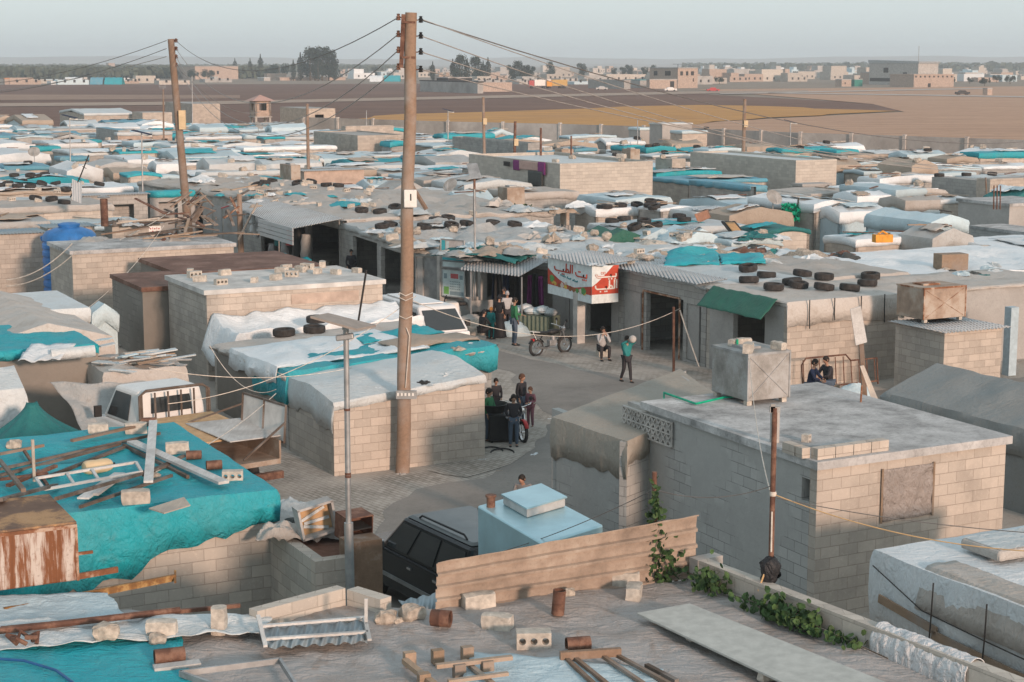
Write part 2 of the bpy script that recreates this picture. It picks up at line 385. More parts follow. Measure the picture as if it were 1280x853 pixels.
def cloth(mb, q, hang=.3, over=.12, ridge=0, axis='u', sag=.05, rough=.04, seed=0, res=.4, maxn=26, hangs=None):
    """a sheet laid over the quad q (with heights) and hanging down past its edges; ridge raises it along one axis"""
    C, B, D, A = q
    if C.y < 50 and maxn == 26: maxn, res = 60, .16
    nu = max(4, min(maxn, int((B - C).length / res))); nv = max(4, min(maxn, int((A - C).length / res)))
    ss = [(0, 3), (0, 2), (0, 1)] + [(i / nu, 0) for i in range(nu + 1)] + [(1, 1), (1, 2), (1, 3)]
    tt = [(0, 3), (0, 2), (0, 1)] + [(i / nv, 0) for i in range(nv + 1)] + [(1, 1), (1, 2), (1, 3)]
    hangs = hangs or (hang, hang, hang, hang)          # front (t=0), right (s=1), back (t=1), left (s=0)
    mid = (C + B + D + A) / 4; idx = []
    def cell(i, j):
        s, ks = ss[i]; t, kt = tt[j]; p = bil(q, s, t)
        r = 1 - abs(2 * (t if axis == 'u' else s) - 1) if ridge else 0
        p.z += ridge * (r if ridge > 0 else r) 
        n = nz(p.x * .9 + seed, p.y * .9, 1) + .6 * nz(p.x * 2.3, p.y * 2.3 + seed, 4) + .5 * abs(nz(p.x * 1.6 + p.y * 3 + seed, p.y * 1.1, 7))
        edge = min(s, 1 - s, t, 1 - t) * 4; edge = min(1, edge)
        p.z += rough * n * (.4 + edge) - sag * edge
        if ks or kt:
            dirv = (B - C).normalized() * ((-1 if s == 0 else 1) if ks else 0) + (A - C).normalized() * ((-1 if t == 0 else 1) if kt else 0)
            h = max(hangs[3] if s == 0 and ks else 0, hangs[1] if s == 1 and ks else 0, (hangs[0] if not isinstance(hangs[0], tuple) else hangs[0][0] + (hangs[0][1] - hangs[0][0]) * s) if t == 0 and kt else 0, hangs[2] if t == 1 and kt else 0)
            k = max(ks, kt)
            wob = nz(p.x * 1.7 + seed, p.y * 1.7, 9)
            if k == 1: p += dirv * over * (.45 + wob * .4); p.z -= .02 + h * .12
            else: f_ = .5 if k == 2 else 1; p += dirv * (over * (.6 + 1.3 * nz(p.x * 3 + seed, p.y * 3, 2 + f_)) + (.03 * h if k == 2 else 0)); p.z -= h * f_ * (1 + .22 * wob + .15 * nz(p.x * 4 + seed, p.y * 4, 5))
        return p
    for j in range(len(tt)): idx.append(mb.vs([cell(i, j) for i in range(len(ss))]))
    for j in range(len(tt) - 1):
        for i in range(len(ss) - 1):
            mb.addf((idx[j][i], idx[j][i + 1], idx[j + 1][i + 1], idx[j + 1][i]), None, True)
    return mb
def corr_sheet(mb, q, pitch=.15, amp=.02, along='v', over=.1, th=.012):
    """a ribbed metal sheet over the quad; the ribs run along one axis"""
    C, B, D, A = [p.copy() for p in q]
    eu, ev = (B - C).normalized() * over, (A - C).normalized() * over
    C, B, D, A = C - eu - ev, B + eu - ev, D + eu + ev, A - eu + ev
    q = (C, B, D, A); L = (B - C).length if along == 'v' else (A - C).length; n = min(240, max(4, int(L / pitch * 4)))
    top = []
    for i in range(n + 1):
        k = i / n; z = amp * math.cos(k * L / pitch * 2 * PI)
        a, b = (bil(q, k, 0), bil(q, k, 1)) if along == 'v' else (bil(q, 0, k), bil(q, 1, k))
        top.append(mb.vs([a + Vector((0, 0, z)), b + Vector((0, 0, z))]))
    for a, b in zip(top, top[1:]): mb.addf((a[0], b[0], b[1], a[1]) if along == 'v' else (a[0], a[1], b[1], b[0]), None, True)
    return mb
UVR = []                                       # footprints in street axes, for filling in between
def foot(q):
    us = [p.dot(U) for p in q]; vs = [p.dot(V) for p in q]; UVR.append((min(us), max(us), min(vs), max(vs)))
def shack(name, label, cat, q, wall='block', roof='tarp_pale', kind='tarp', group=None, z=None, parapet=0, hang=.35, ridge=0, axis='u', holes=None, rough=.05, over=.1, corr_along='v', seed=None, hangs=None, sag=.05, track=True, roofname='roof', base=0.0, th=.18, walls=None):
    """walls and roof over the four top corners q (front, right, back, left)"""
    if track: foot(q)
    c = sum(q, Vector()) / 4
    r = thing(name, label, cat, (c.x, c.y, base), 0, group)
    holes = holes or {}
    mb = MB(); sides = walls or [wall]; 
    for k in range(4):
        if k and len(sides) > 1: mb = MB()
        a, b = q[k], q[(k + 1) % 4]
        e0 = (b - a).normalized(); tr = th + .003
        a2, b2 = (a, b) if k % 2 == 0 else (a + e0 * tr, b - e0 * tr)
        zo = parapet if parapet else -.02
        wall_run(mb, a2, b2, base, a.z + zo, holes.get(k, ()), th, b.z + zo)
        if len(sides) > 1: mb.build('wall', sides[k], r)
    if len(sides) == 1: mb.build('wall', wall, r)
    rb = MB()
    seed = seed if seed is not None else c.x * 3.1
    if kind == 'tarp': cloth(rb, q, hang, over, ridge, axis, sag, rough, seed, hangs=hangs)
    elif kind == 'corr': corr_sheet(rb, q, along=corr_along, over=.18)
    elif kind == 'slab':
        cc = [p + (p - c).normalized() * .12 for p in q]
        for p in cc: p.z = q[0].z
        rb.hexa([Vector((p.x, p.y, p.z - .02)) for p in cc] + [Vector((p.x, p.y, p.z + .13)) for p in cc])
    elif kind == 'inset':
        cc = [p + (c - p).normalized() * (th * 1.1) for p in q]
        rb.hexa([Vector((p.x, p.y, p.z - .12)) for p in cc] + [Vector((p.x, p.y, p.z - .0)) for p in cc])
    ro = rb.build(roofname, roof, r, sol=.012 if kind in ('tarp', 'corr') else 0)
    return r

def pick(px, py):
    """the surface point under a pixel (scene.ray_cast), used to set loose things down on the roofs that carry them"""
    d = ray(px, py).normalized(); ok, loc, nor, idx, ob, mt = SC.ray_cast(DG(), Vector((0, 0, HC)), d)
    return (loc, nor) if ok else (None, None)
_dg = [None]
def DG(): return _dg[0]
def refresh(): bpy.context.view_layer.update(); _dg[0] = bpy.context.evaluated_depsgraph_get()
def rest(px, py, z=None):                    # a resting place: searches a little up the picture for an upward surface
    for dy in (0, -2, -4, 2, -7, 5, -11, 9):
        l, n = pick(px, py + dy)
        if l and n.z > .6: return l, n
    return None, None
# ------------------------------------------------------------------ the setting
def sheet_px(name, pts, z, mat, sub=0):
    w = [P(x, y, z) for x, y in pts]; o = []
    for i, a in enumerate(w):
        b = w[(i + 1) % len(w)]; L = (b - a).length; st_ = max(.5, sub * 1.2); n = max(1, min(90, int(L / st_))) if sub else 1; fq = .8 * .5 / st_
        for k in range(n): p = a.lerp(b, k / n); o.append(p + Vector((nz(p.x * fq, p.y * fq), nz(p.y * fq, p.x * fq, 5), 0)) * sub)
    mb = MB(); mb.poly(o); return struct(mb, name, mat)
mb = MB(); R0 = 4600
mb.poly([(-R0, -60, 0), (R0, -60, 0), (R0, 9000, 0), (-R0, 9000, 0)]); struct(mb, 'ground', 'far_ground')
mb = MB(); mb.poly([(-70, -20, .02), (80, -20, .02), (90, 225, .02), (-90, 245, .02)]); struct(mb, 'camp_ground', 'dirt')
# paved lanes and the asphalt street
sheet_px('paved_lane', [(330, 1000), (900, 1000), (1250, 500), (1300, 420), (560, 365), (380, 290), (180, 240), (160, 262), (300, 330), (470, 420), (300, 540), (200, 720)], .03, 'pavers', .5)
sheet_px('street', [(440, 760), (700, 760), (1010, 560), (1290, 520), (1290, 470), (980, 500), (800, 476), (690, 454), (610, 436), (560, 400), (430, 330), (415, 338), (520, 398), (596, 446), (640, 474), (686, 520), (672, 560), (600, 598), (525, 612), (480, 640)], .036, 'asphalt', .5)
sheet_px('sidewalk', [(590, 598), (640, 580), (672, 556), (684, 524), (660, 498), (610, 462), (600, 480), (540, 590)], .045, 'pavers', .3)
# fields beyond the camp wall
sheet_px('ploughed_field', [(-200, 107), (760, 104), (860, 116), (430, 124), (-200, 134)], .10, 'field_dark')
sheet_px('fallow_field', [(-200, 118), (300, 119), (300, 123), (-200, 127)], .16, 'field_red')
sheet_px('ploughed_strip', [(-200, 127), (430, 126), (870, 117), (1110, 131), (1130, 139), (860, 134), (480, 145), (300, 160), (-200, 160)], .10, 'field_dark', 5)
sheet_px('stubble_field', [(300, 160), (480, 145), (860, 131), (1010, 134), (1115, 139), (900, 152), (760, 170), (480, 175), (300, 175)], .15, 'field_ochre', 9)
sheet_px('bare_field', [(870, 112), (1500, 106), (1500, 230), (760, 200), (760, 168), (900, 152), (1130, 140), (1090, 130)], .12, 'field_tan')
sheet_px('farm_track', [(-200, 131), (250, 127), (430, 123.5), (860, 114.5), (1010, 113), (1010, 115), (860, 117.5), (430, 127), (250, 131), (-200, 135)], .2, 'track')
sheet_px('far_road', [(960, 115.8), (1160, 118.4), (1500, 124), (1500, 125.6), (1160, 119.8), (960, 116.8)], .22, 'road_far')
sheet_px('dirt_road', [(900, 117), (1100, 112.5), (1240, 110), (1240, 111), (1100, 113.8), (900, 118)], .22, 'road_far')
# low hills at the horizon
for k, (x0, x1, D, h, s) in enumerate(((-4300, 4300, 6300, 34, 3), (-500, 4300, 5200, 14, 8))):
    mb = MB()
    def hf(a, b, x0=x0, x1=x1, D=D, h=h, s=s):
        x = x0 + (x1 - x0) * a; y = D + (b - .5) * 1500
        e = math.sin(PI * b) * min(1, 6 * a, 6 * (1 - a) + .0)
        return Vector((x, y, -3 + e * h * (.75 + .5 * nz(x * .0011 + s, 2.2) + .2 * nz(x * .005, y * .004))))
    mb.grid(hf, 120, 12); struct(mb, 'hills', 'far_ground')
# ------------------------------------------------------------------ light
SA = math.radians(SUN_AZ); SE = math.radians(SUN_EL)      # direction to the sun, azimuth measured from +X towards +Y
sd = Vector((math.cos(SA) * math.cos(SE), math.sin(SA) * math.cos(SE), math.sin(SE)))
sl = bpy.data.lights.new('sun', 'SUN'); so = bpy.data.objects.new('sun', sl); COL.objects.link(so)
sl.energy = SUN_W; sl.angle = math.radians(SUN_ANG); sl.color = SUN_COL
so.rotation_euler = sd.to_track_quat('Z', 'Y').to_euler(); so.location = (20, -20, 40)
w = bpy.data.worlds.new('World'); SC.world = w; w.use_nodes = True
wn = w.node_tree.nodes; wl = w.node_tree.links; bg = wn['Background']
sky = wn.new('ShaderNodeTexSky'); sky.sky_type = 'NISHITA'; sky.sun_disc = False
sky.sun_elevation = SE; sky.sun_rotation = PI / 2 - SA       # rotation 0 = +Y, clockwise
sky.air_density = 1.0; sky.dust_density = 1.5; sky.ozone_density = 2.0; sky.altitude = 300
hsv = wn.new('ShaderNodeHueSaturation'); hsv.inputs['Saturation'].default_value = SKY_SAT
wl.new(sky.outputs[0], hsv.inputs['Color'])
mx = wn.new('ShaderNodeMix'); mx.data_type = 'RGBA'; mx.inputs[0].default_value = SKY_MIX; mx.inputs[7].default_value = (*SKY_COL, 1)
wl.new(hsv.outputs[0], mx.inputs[6]); wl.new(mx.outputs[2], bg.inputs['Color']); bg.inputs['Strength'].default_value = SKY_W
SC.view_settings.view_transform = 'Standard'; SC.view_settings.look = 'None'; SC.view_settings.exposure = EXPO; SC.view_settings.gamma = 1
SC.cycles.volume_bounces = 1; SC.cycles.max_bounces = 6; SC.cycles.diffuse_bounces = 3
# ------------------------------------------------------------------ far town
def px_size(D): return D / F
def far_box(name, label, xl, xc, xr, yb, h, wall='block_pale', roofm='cement', group=None, wins=(), cat='house'):
    """a far building by its base corner pixel and its height in metres"""
    C = P(xc, yb, 0); a = max(2, reach(C, V, xl)); b = max(2, reach(C, U, xr)); a = min(a, 60); b = min(b, 60)
    q = [C, C + U * b, C + U * b + V * a, C + V * a]; c = sum(q, Vector()) / 4
    r = thing(name, label, cat, (c.x, c.y, 0), 0, group)
    up = Vector((0, 0, h)); mb = MB(); mb.hexa(q + [p + up for p in q]); mb.build('wall', wall, r)
    rb = MB(); rb.hexa([p + up + (p - c) * .02 for p in q] + [p + up + (p - c) * .02 + Vector((0, 0, .35)) for p in q]); rb.build('roof', roofm, r)
    for side, s0, s1, z0, z1 in wins:
        d, n, o, L = (U, -V, C, b) if side == 'r' else (-V, -U, q[3], a)
        wb = MB(); p = o + d * L * s0 + n * .06; p2 = o + d * L * s1 + n * .06
        wb.hexa([p + Vector((0, 0, z0)), p2 + Vector((0, 0, z0)), p2 - n * .15 + Vector((0, 0, z0)), p - n * .15 + Vector((0, 0, z0)), p + Vector((0, 0, z1)), p2 + Vector((0, 0, z1)), p2 - n * .15 + Vector((0, 0, z1)), p - n * .15 + Vector((0, 0, z1))])
        wb.build('window', 'dark', r)
    return r, q
def w_at(yb): return HC * F / (yb - 78) / F       # metres per pixel at a far base row (roughly)
# the large unfinished building on the right
mpp = 10 / 30.
W2 = [('r', .12, .2, 3, 5), ('r', .35, .42, 3, 5), ('r', .6, .67, 3, 5), ('r', .82, .88, 3, 5)]
r, q = far_box('industrial_building', 'large unfinished grey hall with a metal roof far beyond the fields on the right', 1086, 1147, 1172, 107, 9.4, 'cement_pale', 'steel', wins=[('l', .3, .4, 5.4, 7.6), ('l', .7, .78, 4, 5.6), ('l', .02, .98, 1.5, 3)])
mb = MB(); mb.tube([q[0] + Vector((0, 0, 9)), q[0] + Vector((0, 0, 17))], .12, 5); mb.build('mast', 'steel', r)
mb = MB(); cc = sum(q, Vector()) / 4
pts = [p + (p - cc) * .04 + Vector((0, 0, 9.8)) for p in q]; rr = [(pts[0] + pts[1]) / 2 + Vector((0, 0, .1)), (pts[2] + pts[3]) / 2 + Vector((0, 0, 1.3))]
mb.hexa(pts + [p + Vector((0, 0, .5 + .7 * (k > 1))) for k, p in enumerate(pts)]); mb.build('metal_roof', 'corr_pale', r)
far_box('walled_annex', 'beige crenellated annex wall running right from the large hall', 1112, 1142, 1192, 109.5, 4.9, 'plaster_pink', 'plaster_pink', wins=[('r', k / 9 + .03, k / 9 + .07, 3.9, 4.6) for k in range(9)] + [('r', .35, .42, 0, 1.6)])
far_box('annex_house', 'low beige annex with a square window in front of the large hall', 1075, 1092, 1106, 105.5, 5.2, 'plaster_pink', 'cement', wins=[('r', .3, .5, 2, 3.6)])
far_box('annex_shed', 'small lower shed left of the large hall with a green door', 1044, 1052, 1064, 108.5, 2.7, 'plaster_pink', 'cement', wins=[('r', .3, .42, 1, 1.8)])
far_box('green_shed', 'small dark green shed beside the beige annex', 1064, 1068, 1078, 108.3, 2.8, flat('shed_green', (.03, .2, .16)), 'cement')
# the two-storey house at centre right
r, q = far_box('farm_house', 'two-storey beige house with a flat roof and solar panel, far field edge right of centre', 812, 847, 872, 110.5, 7.6, 'plaster_pink', 'cement', wins=[('l', .15, .28, 4.8, 6.6), ('l', .55, .75, 4.8, 6.6), ('r', .12, .25, 4.9, 6.5), ('r', .4, .52, 4.9, 6.5), ('r', .65, .8, 4.9, 6.5), ('r', .75, .8, 2.5, 3.8)])
mb = MB(); mb.box(q[0].x, q[0].y, 9.2, 3.4, 2, .12, .4); mb.tube([q[0] + Vector((0, 0, 7.6)), q[0] + Vector((0, 0, 9.2))], .1, 5); mb.build('solar_panel', 'navy', r)
far_box('farm_wing', 'long low beige wing with a dark doorway in front of the two-storey house', 808, 812, 846, 111.2, 3.3, 'plaster_pink', 'cement', wins=[('r', .75, .9, .4, 2.8)])
far_box('farm_shed', 'grey shed left of the two-storey house', 735, 780, 788, 112, 3.2, 'block_grey', 'cement')
far_box('farm_shed', 'dark teal-roofed shed between the grey shed and the two-storey house', 780, 800, 810, 110.5, 3.0, 'block_grey', flat('teal_roof', (.1, .3, .33)))
# walled compound left of centre
r, q = far_box('compound_wall', 'grey walled compound beside the main pole at the far edge of the ploughed field', 525, 597, 600, 117.5, 3.6, 'cement', 'dark')
far_box('compound_house', 'low beige walled yard joined to the right of the grey compound', 596, 598, 640, 115.5, 2.9, 'plaster_pink', 'plaster_pink')
for k, xx in enumerate((551, 559.5)):
    mb = MB(); p = P(xx, 112, 0); mb.box(p.x, p.y, 0, 1.3, 1.3, 6.2); solo(mb, 'chimney_stack', 'plaster_pink', ('left' if k == 0 else 'right') + ' one of two square beige stacks above the grey compound', 'chimney')
far_box('compound_shed', 'flat dark-roofed shed inside the grey compound', 546, 560, 590, 113, 4.3, 'dark', 'cement')
far_box('long_house', 'long beige house behind the left pole with trees at its ends', 222, 244, 298, 99.5, 7.5, 'plaster_pink', 'cement', wins=[('r', .2, .25, 3, 5), ('r', .5, .55, 3, 5)])
far_box('white_house', 'single pale house alone on the ridge left of the left pole', 133, 136, 144, 90.5, 9, 'plaster_pink', 'cement')
far_box('orange_hut', 'tiny orange hut at the left edge of the ploughed field', 4, 6, 12, 106, 2.6, 'plaster_pink', flat('orange_roof', (.5, .2, .08)))
far_box('low_house', 'long low pink-roofed house right of the conical trees on the left', 330, 334, 358, 100, 3.2, 'plaster_pink', 'plaster_pink')
far_box('low_house', 'low white shed with sloping roof left of the conical trees', 322, 330, 338, 101.5, 1.6, 'cement_pale', 'corr_white')
far_box('low_house', 'long low wall-like house under the tall tree clump', 345, 350, 432, 101, 1.4, 'plaster_pink', 'plaster_pink')
# truck by the houses
def far_truck(px, py, label, cab, body, L=9):
    p = P(px, py); r = thing('truck', label, 'truck', (p.x, p.y, 0), .2)
    mb = MB(); mb.box(-L * .38, 0, .9, 2, 2.4, 2.2); mb.box(-L * .38 - .85, 0, 1.9, .35, 2.1, .9); mb.build('cab', cab, r, local=True)
    mb = MB(); mb.box(.6, 0, 1.1, L * .66, 2.5, 2.3); mb.build('cargo_body', body, r, local=True)
    for x in (-L * .36, L * .1, L * .28):
        for y in (-1, 1):
            mb = MB(); mb.lathe([(.2, -.15), (.5, -.15), (.5, .15), (.2, .15)], 10, Matrix.Translation((x, y, .5)) @ Matrix.Rotation(PI / 2, 4, 'X')); mb.build('wheel', 'rubber', r, local=True)
far_truck(676, 111, 'red cab truck with a pale box body at the field edge', 'red', 'plastic_white', 10)
far_truck(697, 111, 'orange tipper truck parked right behind the red cab truck', 'orange', flat('ochre_paint', (.5, .32, .1)), 9)
def far_car(px, py, label, mat, a=.1):
    p = P(px, py); r = thing('parked_car', label, 'car', (p.x, p.y, 0), a)
    mb = MB(); mb.box(0, 0, .35, 4.3, 1.7, .6); mb.hexa([(-1.3, -.8, .95), (1.2, -.8, .95), (1.2, .8, .95), (-1.3, .8, .95), (-.8, -.65, 1.45), (.7, -.65, 1.45), (.7, .65, 1.45), (-.8, .65, 1.45)]); mb.build('body', mat, r, local=True)
    for x in (-1.3, 1.3):
        for y in (-.8, .8):
            mb = MB(); mb.lathe([(.1, -.1), (.32, -.1), (.32, .1), (.1, .1)], 8, Matrix.Translation((x, y, .32)) @ Matrix.Rotation(PI / 2, 4, 'X')); mb.build('wheel', 'rubber', r, local=True)
far_car(891, 115, 'small red car at the far field edge right of the beige house', 'red')
far_car(838, 114.5, 'pale car parked in front of the two-storey house', 'white_paint'); far_car(752, 113, 'pale car by the grey shed left of the two-storey house', 'steel')
far_car(1203, 119, 'dark pickup beside the far road on the right', 'black'); far_box('guard_hut', 'tiny beige hut on the far road at the right', 1232, 1234, 1240, 119.5, 1.9, 'plaster_pink', 'cement')
# scattered houses, each its own
HM = ['plaster_pink', 'block_pale', 'cement_pale', 'block', 'cement', 'tarp_bluegrey', 'tarp_white']
for m_ in range(len(HM)): pass
random.seed(11); nh = 0
def town(x0, x1, y0, y1, n, h0, h1, grp, lab):
    for _ in range(n):
        x = rnd(x0, x1); y = y0 + (y1 - y0) * random.random() ** 1.0; D = HC * F / (y - 78); m = F / D
        w = rnd(3.5, 9) * m; h = rnd(h0, h1) * .68
        C = P(x, y, 0); a, b = rnd(5, 11), min(14, w)
        q = [C, C + U * b, C + U * b + V * a, C + V * a]; up = Vector((0, 0, h)); mb = MB(); mb.hexa(q + [p + up for p in q])
        if random.random() < .4:
            k0, k1 = rnd(0, .4), rnd(.5, 1); q2 = [C + U * b * k0 + V * a * .1, C + U * b * k1 + V * a * .1, C + U * b * k1 + V * a * .9, C + U * b * k0 + V * a * .9]
            mb.hexa([p + up for p in q2] + [p + up * 1.7 for p in q2])
        mb.cur = 1
        for j in range(3):
            s = (j + .5) / 3.3 + .05; p = C + U * b * s - V * .04; mb.hexa([p + Vector((0, 0, 1)), p + U + Vector((0, 0, 1)), p + U + V * .08 + Vector((0, 0, 1)), p + V * .08 + Vector((0, 0, 1)), p + Vector((0, 0, 2.2)), p + U + Vector((0, 0, 2.2)), p + U + V * .08 + Vector((0, 0, 2.2)), p + V * .08 + Vector((0, 0, 2.2))])
        solo(mb, 'far_house', [random.choice(HM), 'dark'], lab, 'house', grp)
town(870, 1290, 85, 103, 130, 3, 7, 'houses of the town on the right horizon', 'small pale flat-roofed house of the distant town around the large hall')
town(700, 880, 88, 106, 34, 3, 6, 'houses behind the two-storey farm house', 'small pale flat-roofed house in the distance around the two-storey farm house')
town(420, 700, 88, 101, 34, 3, 6, 'houses behind the grey compound', 'small pale house in the distance behind the grey compound')
town(0, 260, 103, 106.5, 16, 2, 3.2, 'shelters at the edge of the left field', 'small pale shelter in the row at the edge of the left ploughed field')
town(590, 735, 103, 107, 9, 2, 3.2, 'shelters behind the trucks', 'small pale shelter behind the two trucks at the field edge')
for i, (xa, xb, y, m_, lab) in enumerate(((112, 128, 106, 'tarp_blue', 'blue tarpaulin tent, left one at the edge of the left field'), (130, 152, 106, 'tarp_cyan', 'cyan tarpaulin tent, right one at the edge of the left field'), (80, 102, 105.5, 'tarp_white', 'white tent left of the blue tents at the field edge'), (462, 478, 102.5, 'tarp_white', 'white marquee at the far field edge left of the main pole'), (480, 500, 102.3, 'tarp_cyan', 'pale cyan marquee at the far field edge left of the main pole'))):
    a, b = P(xa, y), P(xb, y); L = (b - a).length; mb = MB()
    mb.grid(lambda s, t: Vector((a.x + (b.x - a.x) * s, a.y + t * 7, (1 - abs(2 * t - 1) ** 2) * 3.2 + .3 * nz(s * 9, t * 4))), 16, 10)
    solo(mb, 'tent', m_, lab, 'tent')
# a water tower / lookout in the camp
tw = P(326, 165); m0 = tw.y / F; r = thing('watch_tower', 'square lookout tower with a pink hipped roof at the camp edge', 'tower', (tw.x, tw.y, 0)); r.scale = (1, 1, .66)
def lb(mb, x, y, z, sx, sy, sz): mb.box(x, y, z, sx, sy, sz, AU)
mb = MB()
for sx in (-1, 1):
    for sy in (-1, 1): u, w_ = rot2(sx * 1.05, sy * 1.05, AU); mb.box(u, w_, 0, .3, .3, 7.2, AU)
mb.build('post', 'cement', r, local=True)
mb = MB(); lb(mb, 0, 0, 3.2, 2.7, 2.7, .2); mb.build('platform', 'cement', r, local=True)
mb = MB()
for k in range(4):
    a = AU + k * PI / 2; u, w_ = rot2(0, -1.15, a); mb.box(u, w_, 3.4, 2.4, .1, 1.3, a); u, w_ = rot2(0, -1.15, a); mb.box(u, w_, 6.3, 2.4, .1, .5, a)
    for sx in (-1, 1): u, w_ = rot2(sx * .85, -1.15, a); mb.box(u, w_, 4.7, .6, .1, 1.6, a)
mb.build('cabin', 'plaster_pink', r, local=True)
mb = MB(); pts = [Vector((*rot2(x * 1.75, y * 1.75, AU), 6.8)) for x, y in ((-1, -1), (1, -1), (1, 1), (-1, 1))]; top = Vector((0, 0, 8.1))
for k in range(4): mb.poly([pts[k], pts[(k + 1) % 4], top])
mb.poly(pts[::-1]); mb.build('roof', flat('roof_pink', (.42, .27, .23)), r, local=True)
# ------------------------------------------------------------------ trees
def leaf_mesh(name, fn, n, s, mat, seed):
    random.seed(seed); mb = MB()
    for _ in range(n):
        p, nn = fn(); p = Vector(p); a = Vector((rnd(-1, 1), rnd(-1, 1), rnd(-.7, 1))).normalized(); b = a.orthogonal().normalized(); c = a.cross(b); k = s * rnd(.6, 1.4)
        mb.addf(mb.vs([p + b * k, p + c * k * .8, p - b * k, p - c * k * .8]))
    return mb
def make_tree(kind, seed):
    random.seed(seed); h = 1.0
    r = thing('tree', 'x', 'tree')
    mb = MB(); mb.tube([(0, 0, 0), (.01, 0, .4), (0, .01, .85)], [.035, .025, .008], 6)
    for k in range(5): a = k * 2.4; mb.tube([(0, 0, .2 + k * .1), (.12 * math.cos(a), .12 * math.sin(a), .35 + k * .11)], [.014, .005], 4)
    mb.build('trunk', 'bark', r, local=True)
    if kind == 'cypress':
        def fn():
            t = random.random() ** .8; rr = .13 * math.sin(PI * min(1, t * .8 + .18)) ** .7 * (1 + .35 * nz(t * 7, seed)) * (1.0 if t < .8 else 1.2 - t); a = rnd(0, 2 * PI); k = random.random() ** .4
            return (rr * k * math.cos(a), rr * k * math.sin(a), .07 + t * .93), 0
        n, s = 1500, .018
    elif kind == 'pine':
        cl = [(rnd(-.24, .24), rnd(-.24, .24), rnd(.25, .9), rnd(.1, .2)) for _ in range(15)]
        def fn():
            x, y, z, q_ = random.choice(cl); d = Vector((random.gauss(0, 1), random.gauss(0, 1), random.gauss(0, 1))).normalized() * q_ * random.random() ** .3
            return (x + d.x, y + d.y, max(.12, z + d.z * 1.2)), 0
        n, s = 2200, .024
    else:
        cl = [(rnd(-.4, .4), rnd(-.4, .4), rnd(.4, .8), rnd(.16, .3)) for _ in range(12)]
        def fn():
            x, y, z, q_ = random.choice(cl); d = Vector((random.gauss(0, 1), random.gauss(0, 1), random.gauss(0, 1))).normalized() * q_ * random.random() ** .3
            return (x + d.x, y + d.y, max(.15, z + d.z * .8)), 0
        n, s = 1800, .03
    leaf_mesh('crown', fn, n, s, None, seed).build('crown', 'foliage_dark', r, local=True)
    kids(r); return r
proto = {}
def tree(kind, px, pyb, pyt, label, group=None):
    C = P(px, pyb); zt = HC - (pyt - 78) * C.y / F; h = max(2, zt)
    k = (kind, random.randint(0, 1))
    first = k not in proto
    if first: proto[k] = make_tree(kind, hash(kind) % 90 + k[1] * 7 if False else {'cypress': 3, 'pine': 20, 'round': 40}[kind] + k[1] * 5); o = proto[k]
    else: o = copy_tree(proto[k])
    o.location = C; o.rotation_euler.z = rnd(0, 6); o.scale = (h, h, h); tag(o, label, 'tree'); 
    if group: o['group'] = group
    elif 'group' in o: del o['group']
    return o
random.seed(5)
g1 = 'dark conifers on the left horizon'; L1 = 'tall dark conifer in the clump right of the left pole'
for x, yb, yt in ((367, 101, 75), (376, 101, 66), (388, 101, 61), (394, 101, 63), (403, 101, 60), (411, 101, 64), (418, 101, 69), (398, 101.4, 64)): tree('pine' if x in (388, 403, 411) else 'cypress', x, yb, yt, L1, g1)
tree('cypress', 326, 97, 68, 'thin conical tree, right of a pair between the left pole and the clump'); tree('cypress', 313, 97, 73, 'broad conical tree, left of a pair between the left pole and the clump')
tree('cypress', 294, 95, 73, 'thin conical tree behind the long beige house'); tree('round', 349, 99, 78, 'round tree just left of the conifer clump'); tree('round', 340, 99, 80, 'low round tree left of the conifer clump')
tree('round', 242, 101, 85, 'round bush at the left end of the long beige house'); tree('round', 260, 101, 85, 'round bush in front of the long beige house'); tree('round', 212, 99, 83, 'dark round tree just left of the left pole')
g2 = 'dark conifers behind the grey compound'; L2 = 'dark conifer in the clump behind the grey compound'
for x, yb, yt in ((566, 104, 74), (575, 104, 70), (584, 104, 73), (595, 103, 72), (604, 103, 76), (610, 103, 72)): tree('pine' if x in (575, 595) else 'cypress', x, yb, yt, L2, g2)
g3 = 'dark trees behind the trucks'; L3 = 'dark tree in the clump behind the red cab truck'
for x, yb, yt in ((640, 102, 80), (648, 102, 77), (656, 102, 80), (664, 102, 82)): tree('pine', x, yb, yt, L3, g3)
tree('pine', 688, 99, 78, 'single dark tree above the orange truck'); tree('pine', 727, 98, 78, 'single dark tree right of the trucks'); tree('cypress', 541, 102, 77, 'thin cypress between the main pole and the beige stacks')
for x, yb, yt in ((747, 97, 86), (768, 97, 84), (779, 98, 83), (787, 98, 80), (805, 99, 83), (816, 99, 82), (540, 98, 83), (468, 96, 84)): tree('pine', x, yb, yt, 'small dark tree on the far plain', 'small trees on the far plain')
for x in (900, 915, 940, 968, 990, 1010, 1185, 1200, 1215, 1232, 1246, 1262): tree('round', x + rnd(-4, 4), rnd(98, 108), rnd(92, 97), 'small tree among the distant houses on the right', 'trees among the distant houses')
tree('round', 1040, 99, 84, 'larger tree standing above the distant houses left of the hall')
tree('cypress', 705, 176, 158, 'small dark green bush by the camp wall left of the open shed'); tree('cypress', 735, 176, 158, 'small dark green bush by the camp wall right of the open shed')
